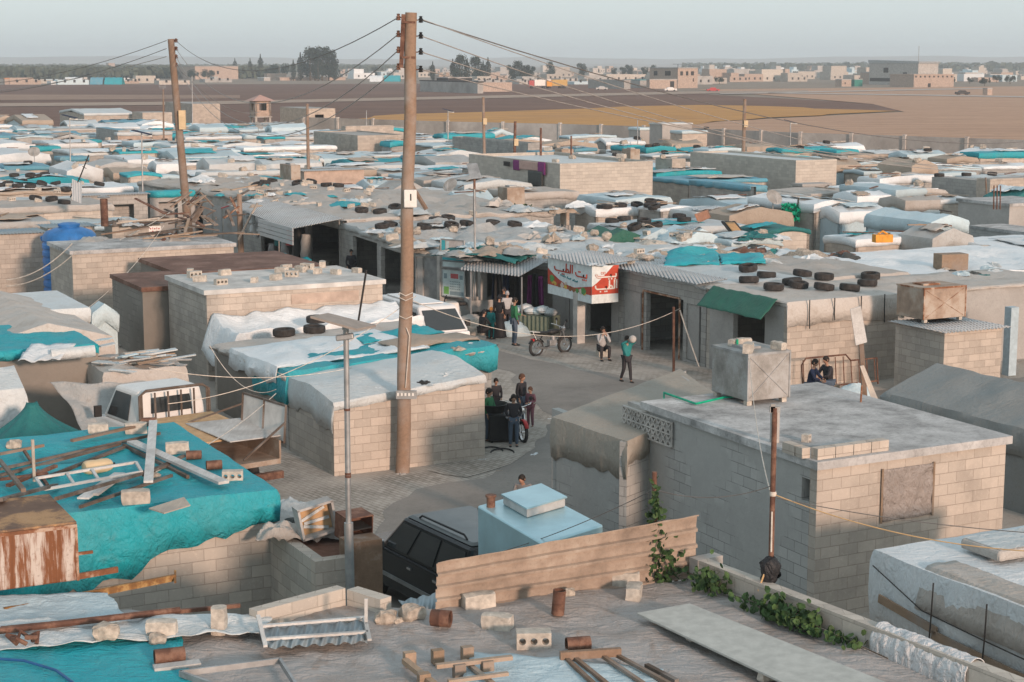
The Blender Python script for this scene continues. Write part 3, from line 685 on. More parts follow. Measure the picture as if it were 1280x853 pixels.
# olive grove on the left plain
random.seed(2); mb = MB()
for _ in range(5200):
    x = rnd(-30, 330) if random.random() < .75 else rnd(330, 520); y = 84.5 + 14.5 * random.random() ** 1.3
    if x > 330: y = rnd(84, 91)
    p = P(x, y); s = rnd(2, 4.2)
    for k in range(5):
        c = p + Vector((rnd(-1, 1) * s, rnd(-1, 1) * s, rnd(.5, 1.3) * s)); a = Vector((rnd(-1, 1), rnd(-1, 1), rnd(-.4, 1))).normalized(); b = a.orthogonal().normalized() * s * rnd(.5, 1); d = a.cross(b)
        mb.addf(mb.vs([c + b, c + d, c - b, c - d]))
tag(mb.build('olive_grove', 'grove'), 'green olive grove covering the far left plain', 'grove', kind='stuff')
mb = MB()
for _ in range(1800):
    x = rnd(860, 1300); y = rnd(81, 90); p = P(x, y); s = rnd(3, 7)
    for k in range(3):
        c = p + Vector((rnd(-1, 1) * s * 2, rnd(-1, 1) * s, rnd(.3, 1) * s)); a = Vector((rnd(-1, 1), rnd(-1, 1), rnd(-.4, 1))).normalized(); b = a.orthogonal().normalized() * s * rnd(.5, 1); d = a.cross(b)
        mb.addf(mb.vs([c + b, c + d, c - b, c - d]))
tag(mb.build('far_scrub', 'grove'), 'hazy scrub and orchards on the plain beyond the town', 'scrub', kind='stuff')
# ------------------------------------------------------------------ camp wall
pts = [P(x, y, 0) for x, y in ((380, 166), (560, 173), (700, 176.7), (860, 183), (1000, 191), (1130, 196), (1290, 203), (1500, 214))]
r = thing('camp_wall', 'long grey concrete wall separating the camp from the fields', 'wall', pts[2])
mb = MB()
for i in range(len(pts) - 1):
    a, b = pts[i], pts[i + 1]
    wall_run(mb, a, b, 0, 2.2, (), .2)
mb.build('wall', 'cement', r)
for i in range(len(pts) - 1):
    a, b = pts[i], pts[i + 1]; n = int((b - a).length / 6)
    for k in range(n):
        p = a + (b - a) * (k / n); m2 = MB(); m2.box(p.x, p.y, 0, .36, .36, 2.35, math.atan2((b - a).y, (b - a).x)); m2.build('post', 'cement_pale', r)
# ------------------------------------------------------------------ the street side, right: one long row of cement shops
O = P(985, 378, 2.75); O.z = 0
def Q(u0, u1, v0, v1, z):
    zs = z if isinstance(z, (list, tuple)) else [z] * 4
    return [O + U * a + V * b + Vector((0, 0, zz)) for (a, b), zz in zip(((u0, v0), (u1, v0), (u1, v1), (u0, v1)), zs)]
def s_of(A, d, px): return reach(A, d, px)
v882, v773 = reach(O + Vector((0, 0, 0)), V, 882), reach(O, V, 773)
u1120 = reach(O, U, 1120)
def hole3(q, pa, pb, z0, z1):                 # an opening in the street side, given by its left and right columns in the picture
    A, C = q[3], q[0]; d = (C - A); d.z = 0; d.normalize(); a, b = reach(Vector((A.x, A.y, 1)), d, pa), reach(Vector((A.x, A.y, 1)), d, pb)
    return (max(.05, a), b, z0, z1)
def hole0(q, pa, pb, z0, z1):
    A, C = q[0], q[1]; d = (C - A); d.z = 0; d.normalize(); a, b = reach(Vector((A.x, A.y, 1)), d, pa), reach(Vector((A.x, A.y, 1)), d, pb)
    return (max(.05, a), b, z0, z1)
q = Q(0, u1120, 0, v882 - .02, 2.75); Q_S2 = q
S2 = shack('corner_house', 'cement corner house with tyres on its roof and a green awning over its door', 'house', q, roof='tarp_dust', walls=['block_warm', 'block', 'block', 'cement'], holes={3: [hole3(q, 912, 951, 0, 2.15)]}, hangs=(.75, .3, .2, .15), rough=.07)
mb = MB()
for x in (1005, 1036, 1069, 1098):
    s_ = reach(O, U, x); p = O + U * s_ - V * .17; mb.tube([p + Vector((0, 0, 2.8)), p + Vector((0, 0, 2.3)), p + Vector((.02, 0, 1.9 + .2 * (x % 3)))], .018, 5)
mb.build('tie_strap', 'black', S2)
q = Q(0, 4.1, v882 + .02, v773, 2.75); Q_S1 = q
S1 = shack('block_shop', 'empty block shop with an open garage doorway, between the corner house and the sign', 'shop', q, 'block_grey', 'tarp_pale', 'tarp', holes={3: [hole3(q, 776, 799, .12, 2.0), hole3(q, 804, 850, 0, 2.1), hole3(q, 854, 872, .1, 2.0)]}, hangs=(.1, .1, .1, .12), rough=.1)
for a_, b_, k in ((776, 799, 'left'), (854, 872, 'right')):
    h = hole3(q, a_, b_, .12, 2.0); A = q[3]; d = (q[0] - A).normalized(); n = Vector((d.y, -d.x, 0)); mb = MB()
    p0, p1 = A + d * h[0] - n * .05, A + d * h[1] - n * .05
    mb.hexa([Vector((p0.x, p0.y, .12)), Vector((p1.x, p1.y, .12)), Vector((p1.x - n.x * .05, p1.y - n.y * .05, .12)), Vector((p0.x - n.x * .05, p0.y - n.y * .05, .12)), Vector((p0.x, p0.y, 2)), Vector((p1.x, p1.y, 2)), Vector((p1.x - n.x * .05, p1.y - n.y * .05, 2)), Vector((p0.x - n.x * .05, p0.y - n.y * .05, 2))])
    mb.build('shutter', 'cement', S1)
mb = MB(); h = hole3(q, 804, 850, 0, 2.1); A = q[3]; d = (q[0] - A).normalized(); n = Vector((d.y, -d.x, 0))
for s_ in (h[0], h[1]): p = A + d * s_ + n * .03; mb.bar((p.x, p.y, 0), (p.x, p.y, 2.1), .06)
p0, p1 = A + d * h[0] + n * .03, A + d * h[1] + n * .03; mb.bar((p0.x, p0.y, 2.13), (p1.x, p1.y, 2.13), .06); mb.build('door_frame', 'rust', S1)
mb = MB(); qq = [p.copy() for p in q]; qe = [q[0] + Vector((0, 0, .06)) - U * .35, q[0] + U * .8 + Vector((0, 0, .16)), q[3] + U * .8 + Vector((0, 0, .16)), q[3] - U * .35 + Vector((0, 0, .06))]
corr_sheet(mb, qe, .16, .02, along='u', over=.02); mb.build('eave_sheet', 'corr_pale', S1, sol=.01)
v690 = v773 + 3.6
q = Q(0, 4.1, v773 + .02, v690, 2.6); Q_SG = q
SG = shack('grocery_shop', 'grocery shop under the red and white sign', 'shop', q, 'cement', 'corr_white', 'corr', holes={3: [hole3(q, 730, 761, .15, 2.2), hole3(q, 690, 715, .0, 2.2)]})
# neighbours behind the corner house
shack('roof_house', 'wide low house under a dusty grey sheet behind the tyre roof', 'house', Q(4.2, 8.6, 4.7, 13, 2.7), 'block', 'tarp_dust', rough=.12, hang=.3)
shack('roof_house', 'low house with ribbed edge just behind the brown metal tank', 'house', Q(u1120 + .05, 12.6, .9, 4.5, 2.62), 'cement', 'tarp_dust', rough=.08, hang=.1)
shack('roof_house', 'long low house under a wrinkled white sheet at the right', 'house', Q(8.8, 19, 4.6, 12, 2.5), 'block', 'tarp_clean', rough=.16, hang=.35)
shack('roof_house', 'low house under a pale sheet beyond the block shop', 'house', Q(0, 4.0, v690 + .1, v690 + 6, 2.6), 'block', 'tarp_pale', rough=.18, hang=.3)
shack('roof_house', 'low house under a dusty sheet behind the wide grey one', 'house', Q(4.2, 8.6, 13.2, 19, 2.5), 'block', 'tarp_pale', rough=.18, hang=.3)
q = quadbox(1120, 1181, 1253, 415, 2.15); 
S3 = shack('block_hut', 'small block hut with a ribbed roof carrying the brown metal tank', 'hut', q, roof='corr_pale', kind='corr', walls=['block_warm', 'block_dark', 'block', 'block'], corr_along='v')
tank_br = pillar_ = None
# ------------------------------------------------------------------ the street side further left
def shop(near, far, depth, z, name, label, wall, roof, holes_px, kind='tarp', cat='shop', rough=.12, hang=.25, **k):
    d = (far - near).normalized(); N = Vector((d.y, -d.x, 0)); q = [near.copy(), near + N * depth, far + N * depth, far.copy()]
    for p in q: p.z = z
    return shack(name, label, cat, q, wall, roof, kind, holes={3: [hole3(q, a, b, z0, z1) for a, b, z0, z1 in holes_px]}, rough=rough, hang=hang, **k), q
e0 = Q(0, 1, v690, v690 + 1, 0)[0]; e1 = Vector((-3.85, 69, 0)); e2 = Vector((-7.9, 79, 0)); e3 = Vector((-15.0, 94, 0)); e4 = Vector((-23, 106, 0))
gx = (e1 - e0).normalized() * .03
SC1, q_c = shop(e0 + gx, e1 - gx, 7.5, 2.55, 'clothes_shop', 'clothes shop with dark garments hung in its open front, left of the sign', 'cement', 'tarp_pale', [(628, 686, .05, 2.2), (600, 622, 0, 2.2), (524, 553, 0, 2.25)], rough=.25)
A3, q3 = shop(e1 + gx, e2 - gx, 8.5, 2.7, 'row_shop', 'row of dark open shops left of the grey shutter', 'block_grey', 'tarp_grey', [(508, 517, 0, 2.2), (475, 500, .1, 2.2), (440, 470, 0, 2.3)], rough=.3)
A4, q4 = shop(e2 + gx, e3 - gx, 11, 2.85, 'goods_shop', 'open shop with white goods hanging under a ribbed awning', 'block_grey', 'tarp_dust', [(385, 428, 0, 2.4), (325, 380, 0, 2.4)], rough=.3)
A5, q5 = shop(e3 + gx, e4 - gx, 8, 2.8, 'shutter_row', 'row of closed pale shutters by the three men, behind the junk pile', 'cement_pale', 'tarp_dust', [(243, 252, 0, 2.1)], rough=.25)
def panel(mb, q, pa, pb, z0, z1, out=.03, th=.03, side=3):
    A, C = (q[3], q[0]) if side == 3 else (q[0], q[1]); d = (C - A); d.z = 0; d.normalize(); n = Vector((d.y, -d.x, 0)); A = Vector((A.x, A.y, 0))
    a, b = reach(Vector((A.x, A.y, 1)), d, pa), reach(Vector((A.x, A.y, 1)), d, pb); p0, p1 = A + d * a + n * (out + th), A + d * b + n * (out + th)
    B = [p0, p1, p1 - n * th, p0 - n * th]
    mb.hexa([p + Vector((0, 0, z0)) for p in B] + [p + Vector((0, 0, z1)) for p in B]); return (p0, p1, n)
for a_, b_ in ((255, 266), (268, 278), (281, 297)):
    mb = MB(); panel(mb, q5, a_, b_, .05, 2.1, .02); mb.build('shutter', 'corr_pale', A5)
mb = MB(); panel(mb, q_c, 524, 553, .03, 2.25, -.1); mb.build('shutter', 'steel', SC1)
# other hand placed low houses on the left of the street
def H(xl, xc, xr, yc, z, wall, roof, kind, label, name='block_house', cat='house', **k):
    q = quadbox(xl, xc, xr, yc, z, .8, 16); return shack(name, label, cat, q, wall, roof, kind, **k), q
Dh, Q_D = H(210, 258, 478, 368, 2.8, 'block_warm', 'roof_white', 'slab', 'long block house with a flat pale roof and loose blocks, left of the white van', walls=['block_warm', 'cement', 'block', 'block'])
mb = MB(); panel(mb, Q_D, 365, 449, 2.3, 2.62, .01, .02, 0); mb.build('sheet_panel', 'plaster_pink', Dh)
Fh, Q_F = H(140, 178, 258, 364, 2.4, 'block_dark', 'rust_roof', 'slab', 'tall narrow block house with a rusty roof, left of the pale-roofed house', )
F2, Q_F2 = H(176, 226, 404, 346, 2.35, 'block_dark', 'rust_roof', 'slab', 'low house with a brown rusty roof behind the long pale-roofed house')
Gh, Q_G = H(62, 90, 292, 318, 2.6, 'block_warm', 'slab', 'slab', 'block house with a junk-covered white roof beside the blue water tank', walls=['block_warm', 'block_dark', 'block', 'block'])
Hh, Q_H = H(-40, -30, 54, 294, 2.7, 'block_warm', 'corr_blue', 'corr', 'block house with a ribbed blue-grey roof at the left edge')
H(50, 60, 118, 285, 2.5, 'block_warm', 'corr_blue', 'corr', 'low hut with a ribbed roof behind the blue water tank', 'hut', 'hut'); H(130, 140, 200, 281, 2.55, 'block', 'corr_blue', 'corr', 'low hut with a ribbed roof behind the rooftop junk', 'hut', 'hut')
H(-60, -40, 140, 262, 2.75, 'block_warm', 'tarp_dust', 'tarp', 'wide house with a dusty sheet roof full of tyres at the left', rough=.12)
H(98, 104, 184, 245, 2.75, 'block_grey', 'corr_pale', 'corr', 'dark shop with a ribbed pale roof and closed panels, left of the left pole', 'shop', 'shop', holes={0: [(1.6, 2.8, 0, 2.2)]})
H(183, 187, 243, 240, 2.8, 'cement', 'tarp_cyan', 'tarp', 'dark stall with a cyan-cornered roof at the foot of the left pole', 'shop', 'shop', holes={0: [(.5, 1.6, 0, 2.2)]})
H(-90, -60, 112, 396, 2.3, 'block_dark', 'tarp_pale', 'tarp', 'low shelter under a pale grey sheet at the left edge, nearest the blue tank', 'shelter', 'shelter', hang=.5)
H(-80, -20, 140, 432, 2.1, 'block_dark', 'tarp_dust', 'tarp', 'shelter under a dusty beige sheet at the left edge, above the cyan roof', 'shelter', 'shelter', ridge=.5, hang=.9, axis='v')
H(111, 116, 146, 392, 1.7, 'tarp_bluegrey', 'tarp_bluegrey', 'tarp', 'small rounded pale tent against the rusty-roofed house', 'tent', 'tent', ridge=.3, axis='v', hang=.6)
H(-95, -60, 122, 444, 2.35, 'block_dark', 'tarp_cyan', 'tarp', 'shelter under a bright cyan sheet at the left edge', 'shelter', 'shelter', rough=.08, hangs=(.25, .3, .2, .2))
H(108, 130, 232, 466, 1.85, 'tarp_grey', 'tarp_dust', 'tarp', 'low shelter loaded with boards behind the white pickup', 'shelter', 'shelter', rough=.2, hangs=(1.2, .6, .2, 1.0))
H(-60, -40, 30, 492, 2.0, 'tarp_pale', 'tarp_pale', 'tarp', 'pale sheeted tent at the left edge above the cyan yard roof', 'tent', 'tent', ridge=.4, hangs=(1.4, 1.2, .3, .3))
# E and E2
pE2 = P(418, 597, 0); a_, b_ = reach(pE2, V, 362), reach(pE2, U, 606)
q = [pE2, pE2 + U * b_, pE2 + U * b_ + V * a_, pE2 + V * a_]
for p, z in zip(q, (1.85, 2.2, 2.35, 1.95)): p.z = z
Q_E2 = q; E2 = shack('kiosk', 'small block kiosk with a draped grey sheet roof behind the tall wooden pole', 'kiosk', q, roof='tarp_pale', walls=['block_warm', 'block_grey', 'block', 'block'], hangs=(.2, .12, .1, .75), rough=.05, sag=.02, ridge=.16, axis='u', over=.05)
cE = q[3] + V * .06; cE.z = 0; a_ = reach(cE, V, 270)
q = [cE, cE + U * 5.9, cE + U * 5.9 + V * a_, cE + V * a_]
for p, z in zip(q, (2.05, 2.3, 2.2, 1.9)): p.z = z
Q_E = q; Eh = shack('plank_house', 'low house with a board-grey side wall and white and teal sheets on its roof', 'house', q, roof='tarp_dust', walls=['block_grey', 'block', 'block', 'block_dark'], rough=.08, hang=.15)
q2 = Q(0, 0, 0, 0, 0)
# the concrete house at the right edge
H(1198, 1262, 1330, 258, 2.9, 'cement', 'slab', 'slab', 'raw concrete house with reinforcing bars on its roof, at the right edge')
q = quadbox(1214, 1300, 1340, 296, 2.2, 1, 12); shack('concrete_annex', 'lower block annex below the raw concrete house at the right edge', 'house', q, 'block_cement', 'slab', 'slab')
# ------------------------------------------------------------------ the camp, middle distance
random.seed(21)
ROOF = {}                                     # roof quads, for laying things on them
def S(xl, xc, xr, yc, z, roof, label, wall='block', kind='tarp', name='shelter', cat='shelter', group=None, **k):
    q = quadbox(xl, xc, xr, yc, z, 1.2, 15)
    return shack(name, label, cat, q, wall, roof, kind, group, **k), q
BR = dict(kind='inset', name='block_house', cat='house')
def win(s0, s1, z0, z1): return [(s0, s1, z0, z1)]
# big block houses standing out of the roofs
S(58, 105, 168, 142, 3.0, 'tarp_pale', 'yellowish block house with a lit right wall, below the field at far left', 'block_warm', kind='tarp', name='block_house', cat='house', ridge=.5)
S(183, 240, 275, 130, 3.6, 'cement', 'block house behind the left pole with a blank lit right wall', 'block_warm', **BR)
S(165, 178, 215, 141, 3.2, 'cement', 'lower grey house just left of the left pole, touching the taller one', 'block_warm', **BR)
S(350, 384, 419, 136, 3.2, 'cement', 'small block house with a teal door, right of the lookout tower', 'block_warm', **BR, holes={0: win(1.2, 2.6, .1, 2.3)})
S(392, 447, 505, 171, 3.4, 'cement', 'large block house with stepped top just left of the main pole', 'block_warm', **BR, parapet=.1)
S(428, 432, 492, 158, 3.6, 'block_warm', 'long lit block parapet behind the stepped block house', 'block_warm', **BR)
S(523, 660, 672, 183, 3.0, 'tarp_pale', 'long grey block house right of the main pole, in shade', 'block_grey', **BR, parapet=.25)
r, Q_wash = S(586, 700, 816, 209, 3.6, 'tarp_pale', 'large block house with washing on its wall, centre of the camp', 'block_pale', **BR, parapet=.2)
r, Q_rb = S(863, 995, 1046, 203, 3.3, 'tarp_pale', 'large block house with a patched window opening, right of centre', 'block_pale', **BR, parapet=.12)
S(994, 1004, 1038, 233, 1.9, 'cement', 'low cement store against the lit wall of the right-hand block house', 'cement', kind='slab', name='store', cat='hut', holes={0: win(.3, 1.3, .9, 1.5)})
S(862, 938, 943, 233, 2.5, 'tarp_blue', 'low block hut with a blue-edged roof before the right-hand block house', 'block_grey', name='hut', cat='hut', holes={3: win(6, 7, .8, 1.9)})
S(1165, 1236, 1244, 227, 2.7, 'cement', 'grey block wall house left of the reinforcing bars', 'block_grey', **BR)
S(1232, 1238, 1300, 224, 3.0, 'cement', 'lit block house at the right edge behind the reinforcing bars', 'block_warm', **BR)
S(120, 148, 152, 163, 3.0, 'tarp_blue', 'grey block hut with a blue-edged roof at upper left', 'block_grey', **BR)
S(143, 147, 215, 166, 2.9, 'tarp_pale', 'plastered hut with two small square windows, left of the left pole', 'plaster_pink', name='hut', cat='hut', holes={0: win(.9, 1.5, 1.5, 2.2) + win(4.6, 5.2, 1.5, 2.2)})
S(372, 380, 455, 214, 3.0, 'corr_pale', 'plastered hut with a flat lit wall, below the stepped block house', 'plaster_pink', kind='corr', name='hut', cat='hut')
S(246, 252, 352, 216, 2.7, 'tarp_pale', 'long plastered hut with dark window slots right of the left pole', 'plaster_pink', name='hut', cat='hut', holes={0: win(1.1, 2.1, 1.7, 2.1) + win(4.1, 4.6, 1.7, 2.3) + win(5, 5.5, 1.7, 2.3)})
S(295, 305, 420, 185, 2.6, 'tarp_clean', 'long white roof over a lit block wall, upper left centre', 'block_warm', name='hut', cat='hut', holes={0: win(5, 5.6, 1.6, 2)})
S(812, 828, 865, 156, 3.0, 'tarp_pale', 'grey shed against the camp wall, right of the clump of bushes', 'cement', name='shed', cat='shed', kind='slab')
S(838, 853, 884, 164, 2.6, 'tarp_bluegrey', 'pale metal shed against the camp wall, beside the grey shed', 'block_warm', name='shed', cat='shed')
S(786, 800, 812, 160, 2.2, 'tarp_bluegrey', 'low blue-grey shed against the camp wall left of the grey shed', 'cement', name='shed', cat='shed')
# tanks and towers on roofs
def pillar(xl, xc, xr, yt, yb, label, D=None, mats=('steel', 'galv_warm'), name='water_tank', cat='tank', z=2.7):
    C = P(xc, yb, z); h = (yb - yt) * C.y / F; a, b = reach(C, V, xl), reach(C, U, xr); c = C + U * b / 2 + V * a / 2
    r = thing(name, label, cat, (c.x, c.y, z))
    mb = MB(); q = [C, C + U * b, C + U * b + V * a, C + V * a]; mb.hexa(q + [p + Vector((0, 0, h)) for p in q]); mb.build('body', mats[1], r, bevel=.03)
    lid = MB(); cc = c.copy(); lid.box(cc.x, cc.y, z + h + .002, b * .45, a * .45, .08, AU); lid.build('lid', mats[0], r)
    lg = MB()
    for k in q:
        p = k + (c - k) * .12; lg.box(p.x, p.y, z - .35, .14, .14, .347, AU)
    lg.build('stand', 'cement', r); return r
pillar(350, 364, 376, 207, 226, 'square water tank with a lit right side beyond the long plastered hut')
pillar(622, 634, 656, 235, 262, 'square metal water tank in front of the washing-line house', z=1.9)
pillar(777, 788, 800, 187, 203, 'square water tank on the roof right of the washing-line house', z=2.9)
pillar(700, 708, 712, 266, 282, 'thin upright metal sheet tank at the corner of the washing-line house', z=1.5)
pillar(819, 840, 857, 199, 214, 'square block tank right of the washing-line house, with a blue cloth beside it', mats=('cement', 'block_warm'), z=2.4)
pillar(693, 702, 717, 187, 203, 'small square tank above the hanging carpet', z=2.6)
# sheets roofs : xl, xc, xr, yc, z, material, look, ridge
COLN = {'tarp_white': 'white sheet', 'tarp_clean': 'clean white sheet', 'tarp_pale': 'pale grey sheet', 'tarp_cyan': 'cyan sheet', 'tarp_blue': 'blue sheet', 'tarp_beige': 'beige sheet', 'tarp_dust': 'dusty grey sheet', 'tarp_grey': 'dark grey sheet', 'tarp_bluegrey': 'pale blue sheet', 'corr_pale': 'ribbed metal', 'tarp_green': 'dark green sheet', 'tarp_teal': 'teal sheet', 'canvas_grey': 'grey canvas', 'corr_blue': 'blue-grey ribbed metal'}
TB = [
 (-30, -8, 24, 150, 2.6, 'tarp_beige', .9), (8, 28, 66, 151, 2.8, 'tarp_beige', 1.0), (-20, 0, 18, 170, 2.6, 'tarp_blue', 0), (14, 20, 66, 172, 2.6, 'tarp_bluegrey', .2),
 (332, 340, 384, 160, 2.7, 'tarp_bluegrey', .7), (236, 250, 284, 160, 2.7, 'tarp_bluegrey', .5), (224, 232, 302, 172, 2.5, 'tarp_white', .15), (212, 222, 250, 166, 2.4, 'tarp_cyan', 0),
 (296, 304, 350, 169, 2.5, 'tarp_bluegrey', .1), (322, 330, 341, 172, 2.6, 'tarp_cyan', 0), (330, 340, 400, 172, 2.5, 'tarp_pale', 0),
 (-30, -6, 44, 182, 2.6, 'tarp_white', .4), (40, 44, 72, 184, 2.6, 'tarp_cyan', 0), (40, 62, 122, 180, 2.6, 'tarp_white', .3), (92, 98, 124, 176, 2.7, 'tarp_cyan', 0), (-30, -4, 62, 195, 2.6, 'tarp_white', .4),
 (70, 76, 90, 197, 2.6, 'tarp_blue', 0), (66, 92, 150, 192, 2.5, 'tarp_pale', .2), (140, 150, 196, 190, 2.7, 'tarp_cyan', .2), (190, 206, 300, 190, 2.5, 'tarp_bluegrey', .3),
 (-10, 6, 62, 209, 2.5, 'tarp_blue', .1), (62, 84, 130, 214, 2.6, 'tarp_white', .7), (126, 142, 188, 217, 2.5, 'tarp_beige', .6), (130, 160, 200, 200, 2.4, 'tarp_white', .2),
 (156, 160, 196, 219, 2.7, 'tarp_cyan', .2), (186, 196, 232, 206, 2.5, 'tarp_white', .4), (180, 190, 222, 222, 2.4, 'tarp_bluegrey', .2),
 (246, 262, 326, 206, 2.6, 'tarp_pale', .7), (316, 330, 402, 206, 2.6, 'tarp_pale', .5), (350, 366, 396, 199, 2.5, 'tarp_cyan', 0), (240, 262, 356, 227, 2.7, 'tarp_cyan', 0), 
 (440, 448, 510, 163, 2.9, 'tarp_cyan', .5), (478, 488, 512, 178, 3.0, 'tarp_cyan', .1), (506, 515, 545, 196, 2.6, 'tarp_blue', .1), (508, 516, 560, 176, 2.5, 'tarp_pale', .2),
 (544, 554, 618, 169, 2.9, 'tarp_cyan', .2), (600, 612, 642, 168, 2.8, 'tarp_bluegrey', .8), (618, 626, 680, 178, 2.7, 'tarp_beige', .4), (660, 676, 746, 182, 2.6, 'tarp_beige', .6),
 (700, 712, 770, 171, 2.6, 'tarp_bluegrey', .2), (668, 674, 700, 190, 2.7, 'tarp_blue', 0), (656, 664, 712, 184, 2.5, 'tarp_white', 0), (715, 718, 744, 186, 2.7, 'tarp_blue', 0), (744, 758, 806, 178, 2.7, 'tarp_white', .6),
 (775, 780, 803, 184, 2.8, 'tarp_cyan', .2), (803, 808, 844, 185, 2.8, 'tarp_cyan', .2), (826, 840, 878, 180, 2.6, 'tarp_beige', .5), (700, 724, 780, 197, 2.5, 'tarp_pale', .3), (800, 816, 870, 195, 2.5, 'tarp_pale', .2),
 (872, 886, 928, 187, 2.7, 'tarp_bluegrey', .2), (906, 910, 937, 196, 2.8, 'tarp_cyan', .3), (938, 944, 982, 196, 2.8, 'tarp_cyan', .3), (920, 934, 970, 184, 2.6, 'tarp_beige', .4), (972, 978, 1042, 187, 2.8, 'tarp_cyan', .2),
 (975, 995, 1030, 199, 2.7, 'tarp_bluegrey', .2), (1010, 1020, 1080, 184, 2.8, 'tarp_clean', .4), (1040, 1046, 1068, 188, 2.8, 'tarp_cyan', 0), (1020, 1040, 1076, 207, 2.8, 'tarp_beige', .8), (1048, 1060, 1110, 195, 2.5, 'tarp_beige', .1),
 (1056, 1068, 1110, 205, 2.6, 'tarp_bluegrey', .3), (1098, 1140, 1158, 208, 3.0, 'tarp_beige', .7), (1124, 1134, 1184, 194, 2.7, 'tarp_bluegrey', .4), (1170, 1184, 1222, 199, 2.6, 'tarp_beige', .3), (1216, 1224, 1300, 192, 2.8, 'tarp_cyan', .1),
 (1150, 1174, 1226, 212, 2.6, 'tarp_bluegrey', .3), (1216, 1230, 1290, 209, 2.5, 'tarp_white', .2), (1066, 1080, 1130, 215, 2.5, 'tarp_bluegrey', .2), (1080, 1100, 1190, 224, 2.5, 'tarp_white', .3), (1050, 1120, 1140, 238, 2.8, 'tarp_bluegrey', .1),
 (1140, 1160, 1220, 218, 2.4, 'tarp_bluegrey', .1), (1120, 1134, 1182, 240, 2.4, 'tarp_dust', .3), (1258, 1266, 1290, 249, 2.9, 'tarp_teal', .8), (1052, 1072, 1126, 246, 2.5, 'tarp_clean', .4), (1115, 1132, 1180, 252, 2.5, 'tarp_dust', .4), (1160, 1176, 1206, 250, 2.5, 'tarp_white', .1),
 (724, 770, 838, 250, 2.5, 'tarp_bluegrey', .1), (806, 826, 868, 262, 2.5, 'tarp_clean', .2), (838, 870, 940, 266, 2.5, 'tarp_pale', .2), (936, 1018, 1036, 256, 2.9, 'tarp_clean', .3), (1020, 1050, 1112, 266, 2.6, 'tarp_clean', .4),
 (1083, 1164, 1200, 278, 2.9, 'tarp_bluegrey', .5), (900, 912, 990, 270, 2.5, 'tarp_beige', .6), (950, 958, 1012, 290, 2.7, 'tarp_teal', .3), (895, 915, 978, 302, 2.6, 'tarp_bluegrey', .3), (1034, 1070, 1150, 300, 2.5, 'tarp_clean', .1),
 (838, 850, 905, 304, 2.5, 'tarp_bluegrey', .9), (720, 745, 800, 262, 2.4, 'tarp_clean', .2), (1150, 1166, 1214, 299, 2.6, 'tarp_grey', .7), (736, 752, 778, 301, 2.5, 'tarp_green', .7), (786, 800, 842, 300, 2.5, 'tarp_bluegrey', .7),
 (540, 556, 610, 224, 2.3, 'tarp_grey', .2), (452, 462, 500, 232, 2.4, 'tarp_bluegrey', .5), (470, 490, 506, 238, 2.5, 'tarp_grey', .9), (512, 530, 580, 226, 2.4, 'tarp_dust', .2), (516, 540, 600, 246, 2.4, 'tarp_grey', .5), (558, 575, 592, 254, 2.5, 'tarp_bluegrey', .9), (560, 572, 632, 262, 2.4, 'tarp_clean', .1),
 (425, 440, 472, 244, 2.6, 'tarp_bluegrey', .2), (376, 392, 452, 236, 2.4, 'tarp_white', .1), (470, 480, 560, 240, 2.4, 'tarp_pale', .1),
]
SH = []
for i, (xl, xc, xr, yc, z, m, rg) in enumerate(TB):
    q = quadbox(xl, xc, xr, yc, z, 2.2, 12); foot(q); SH.append([xl, xc, xr, yc, z, m, rg, q])
# fill the plots between
def clash(u0, u1, v0, v1, g=.1):
    return any(u0 < b - g and u1 > a + g and v0 < d - g and v1 > c + g for a, b, c, d in UVR)
PAL = ['tarp_white'] * 4 + ['tarp_pale'] * 4 + ['tarp_bluegrey'] * 4 + ['tarp_dust'] * 3 + ['tarp_beige'] * 2 + ['tarp_clean'] * 2 + ['tarp_cyan', 'tarp_blue', 'corr_pale', 'tarp_grey']
FILL = []
for vv in range(36, 230, 6):
    uu = -60
    while uu < 190:
        w_ = rnd(3.2, 6.5); l_ = rnd(4.2, 5.6)
        c = U * (uu + w_ / 2) + V * (vv + l_ / 2)
        D = c.y
        if D > 70 and D < 226:
            px = 640 + c.x / (D * ct + 1.5) * F; py = 78 + 7.5 * F / D
            wall_y = 78 + 10 * F / D
            lim = 144 if px < 380 else 158 if px < 470 else 168 + (px - 560) * .031
            lane = 150 < px < 900 and D < 74
            lane2 = 225 < px < 300 and D < 98 or 300 <= px < 400 and D < 88
            if -60 < px < 1340 and py > lim and not lane and not lane2 and not clash(uu, uu + w_, vv, vv + l_, .3):
                z = rnd(2.0, 2.5); C = U * uu + V * vv; C.z = z
                q = [C, C + U * w_, C + U * w_ + V * l_, C + V * l_]
                foot(q); FILL.append([0, px, 0, py, z, random.choice(PAL), random.choice((0, .1, .2, .5, .8)), q])
        uu += w_ + rnd(.1, .9)
ALL = sorted(SH + FILL, key=lambda e: -e[7][0].y)
ORD = ['first', 'second', 'third', 'fourth', 'fifth', 'sixth', 'seventh', 'eighth', 'ninth', 'tenth', 'eleventh', 'twelfth', 'thirteenth', 'fourteenth', 'fifteenth', 'sixteenth', 'seventeenth', 'eighteenth', 'nineteenth', 'twentieth'] + [f'{k}th' for k in range(21, 90)]
rows = {}
for e in ALL: rows.setdefault(int((P(640, e[3], 2.5).y) // 12), []).append(e)
for ri, k in enumerate(sorted(rows, reverse=True)):
    row = sorted(rows[k], key=lambda e: e[1]); cnt = {}
    for e in row:
        n_ = cnt.get(e[5], 0); cnt[e[5]] = n_ + 1
        shape = 'ridged ' if e[6] >= .5 else 'flat '
        e.append(f'{shape}shelter under {COLN[e[5]]}, {ORD[n_]} such from left in row {ri + 1} from the fields')
SHR = []
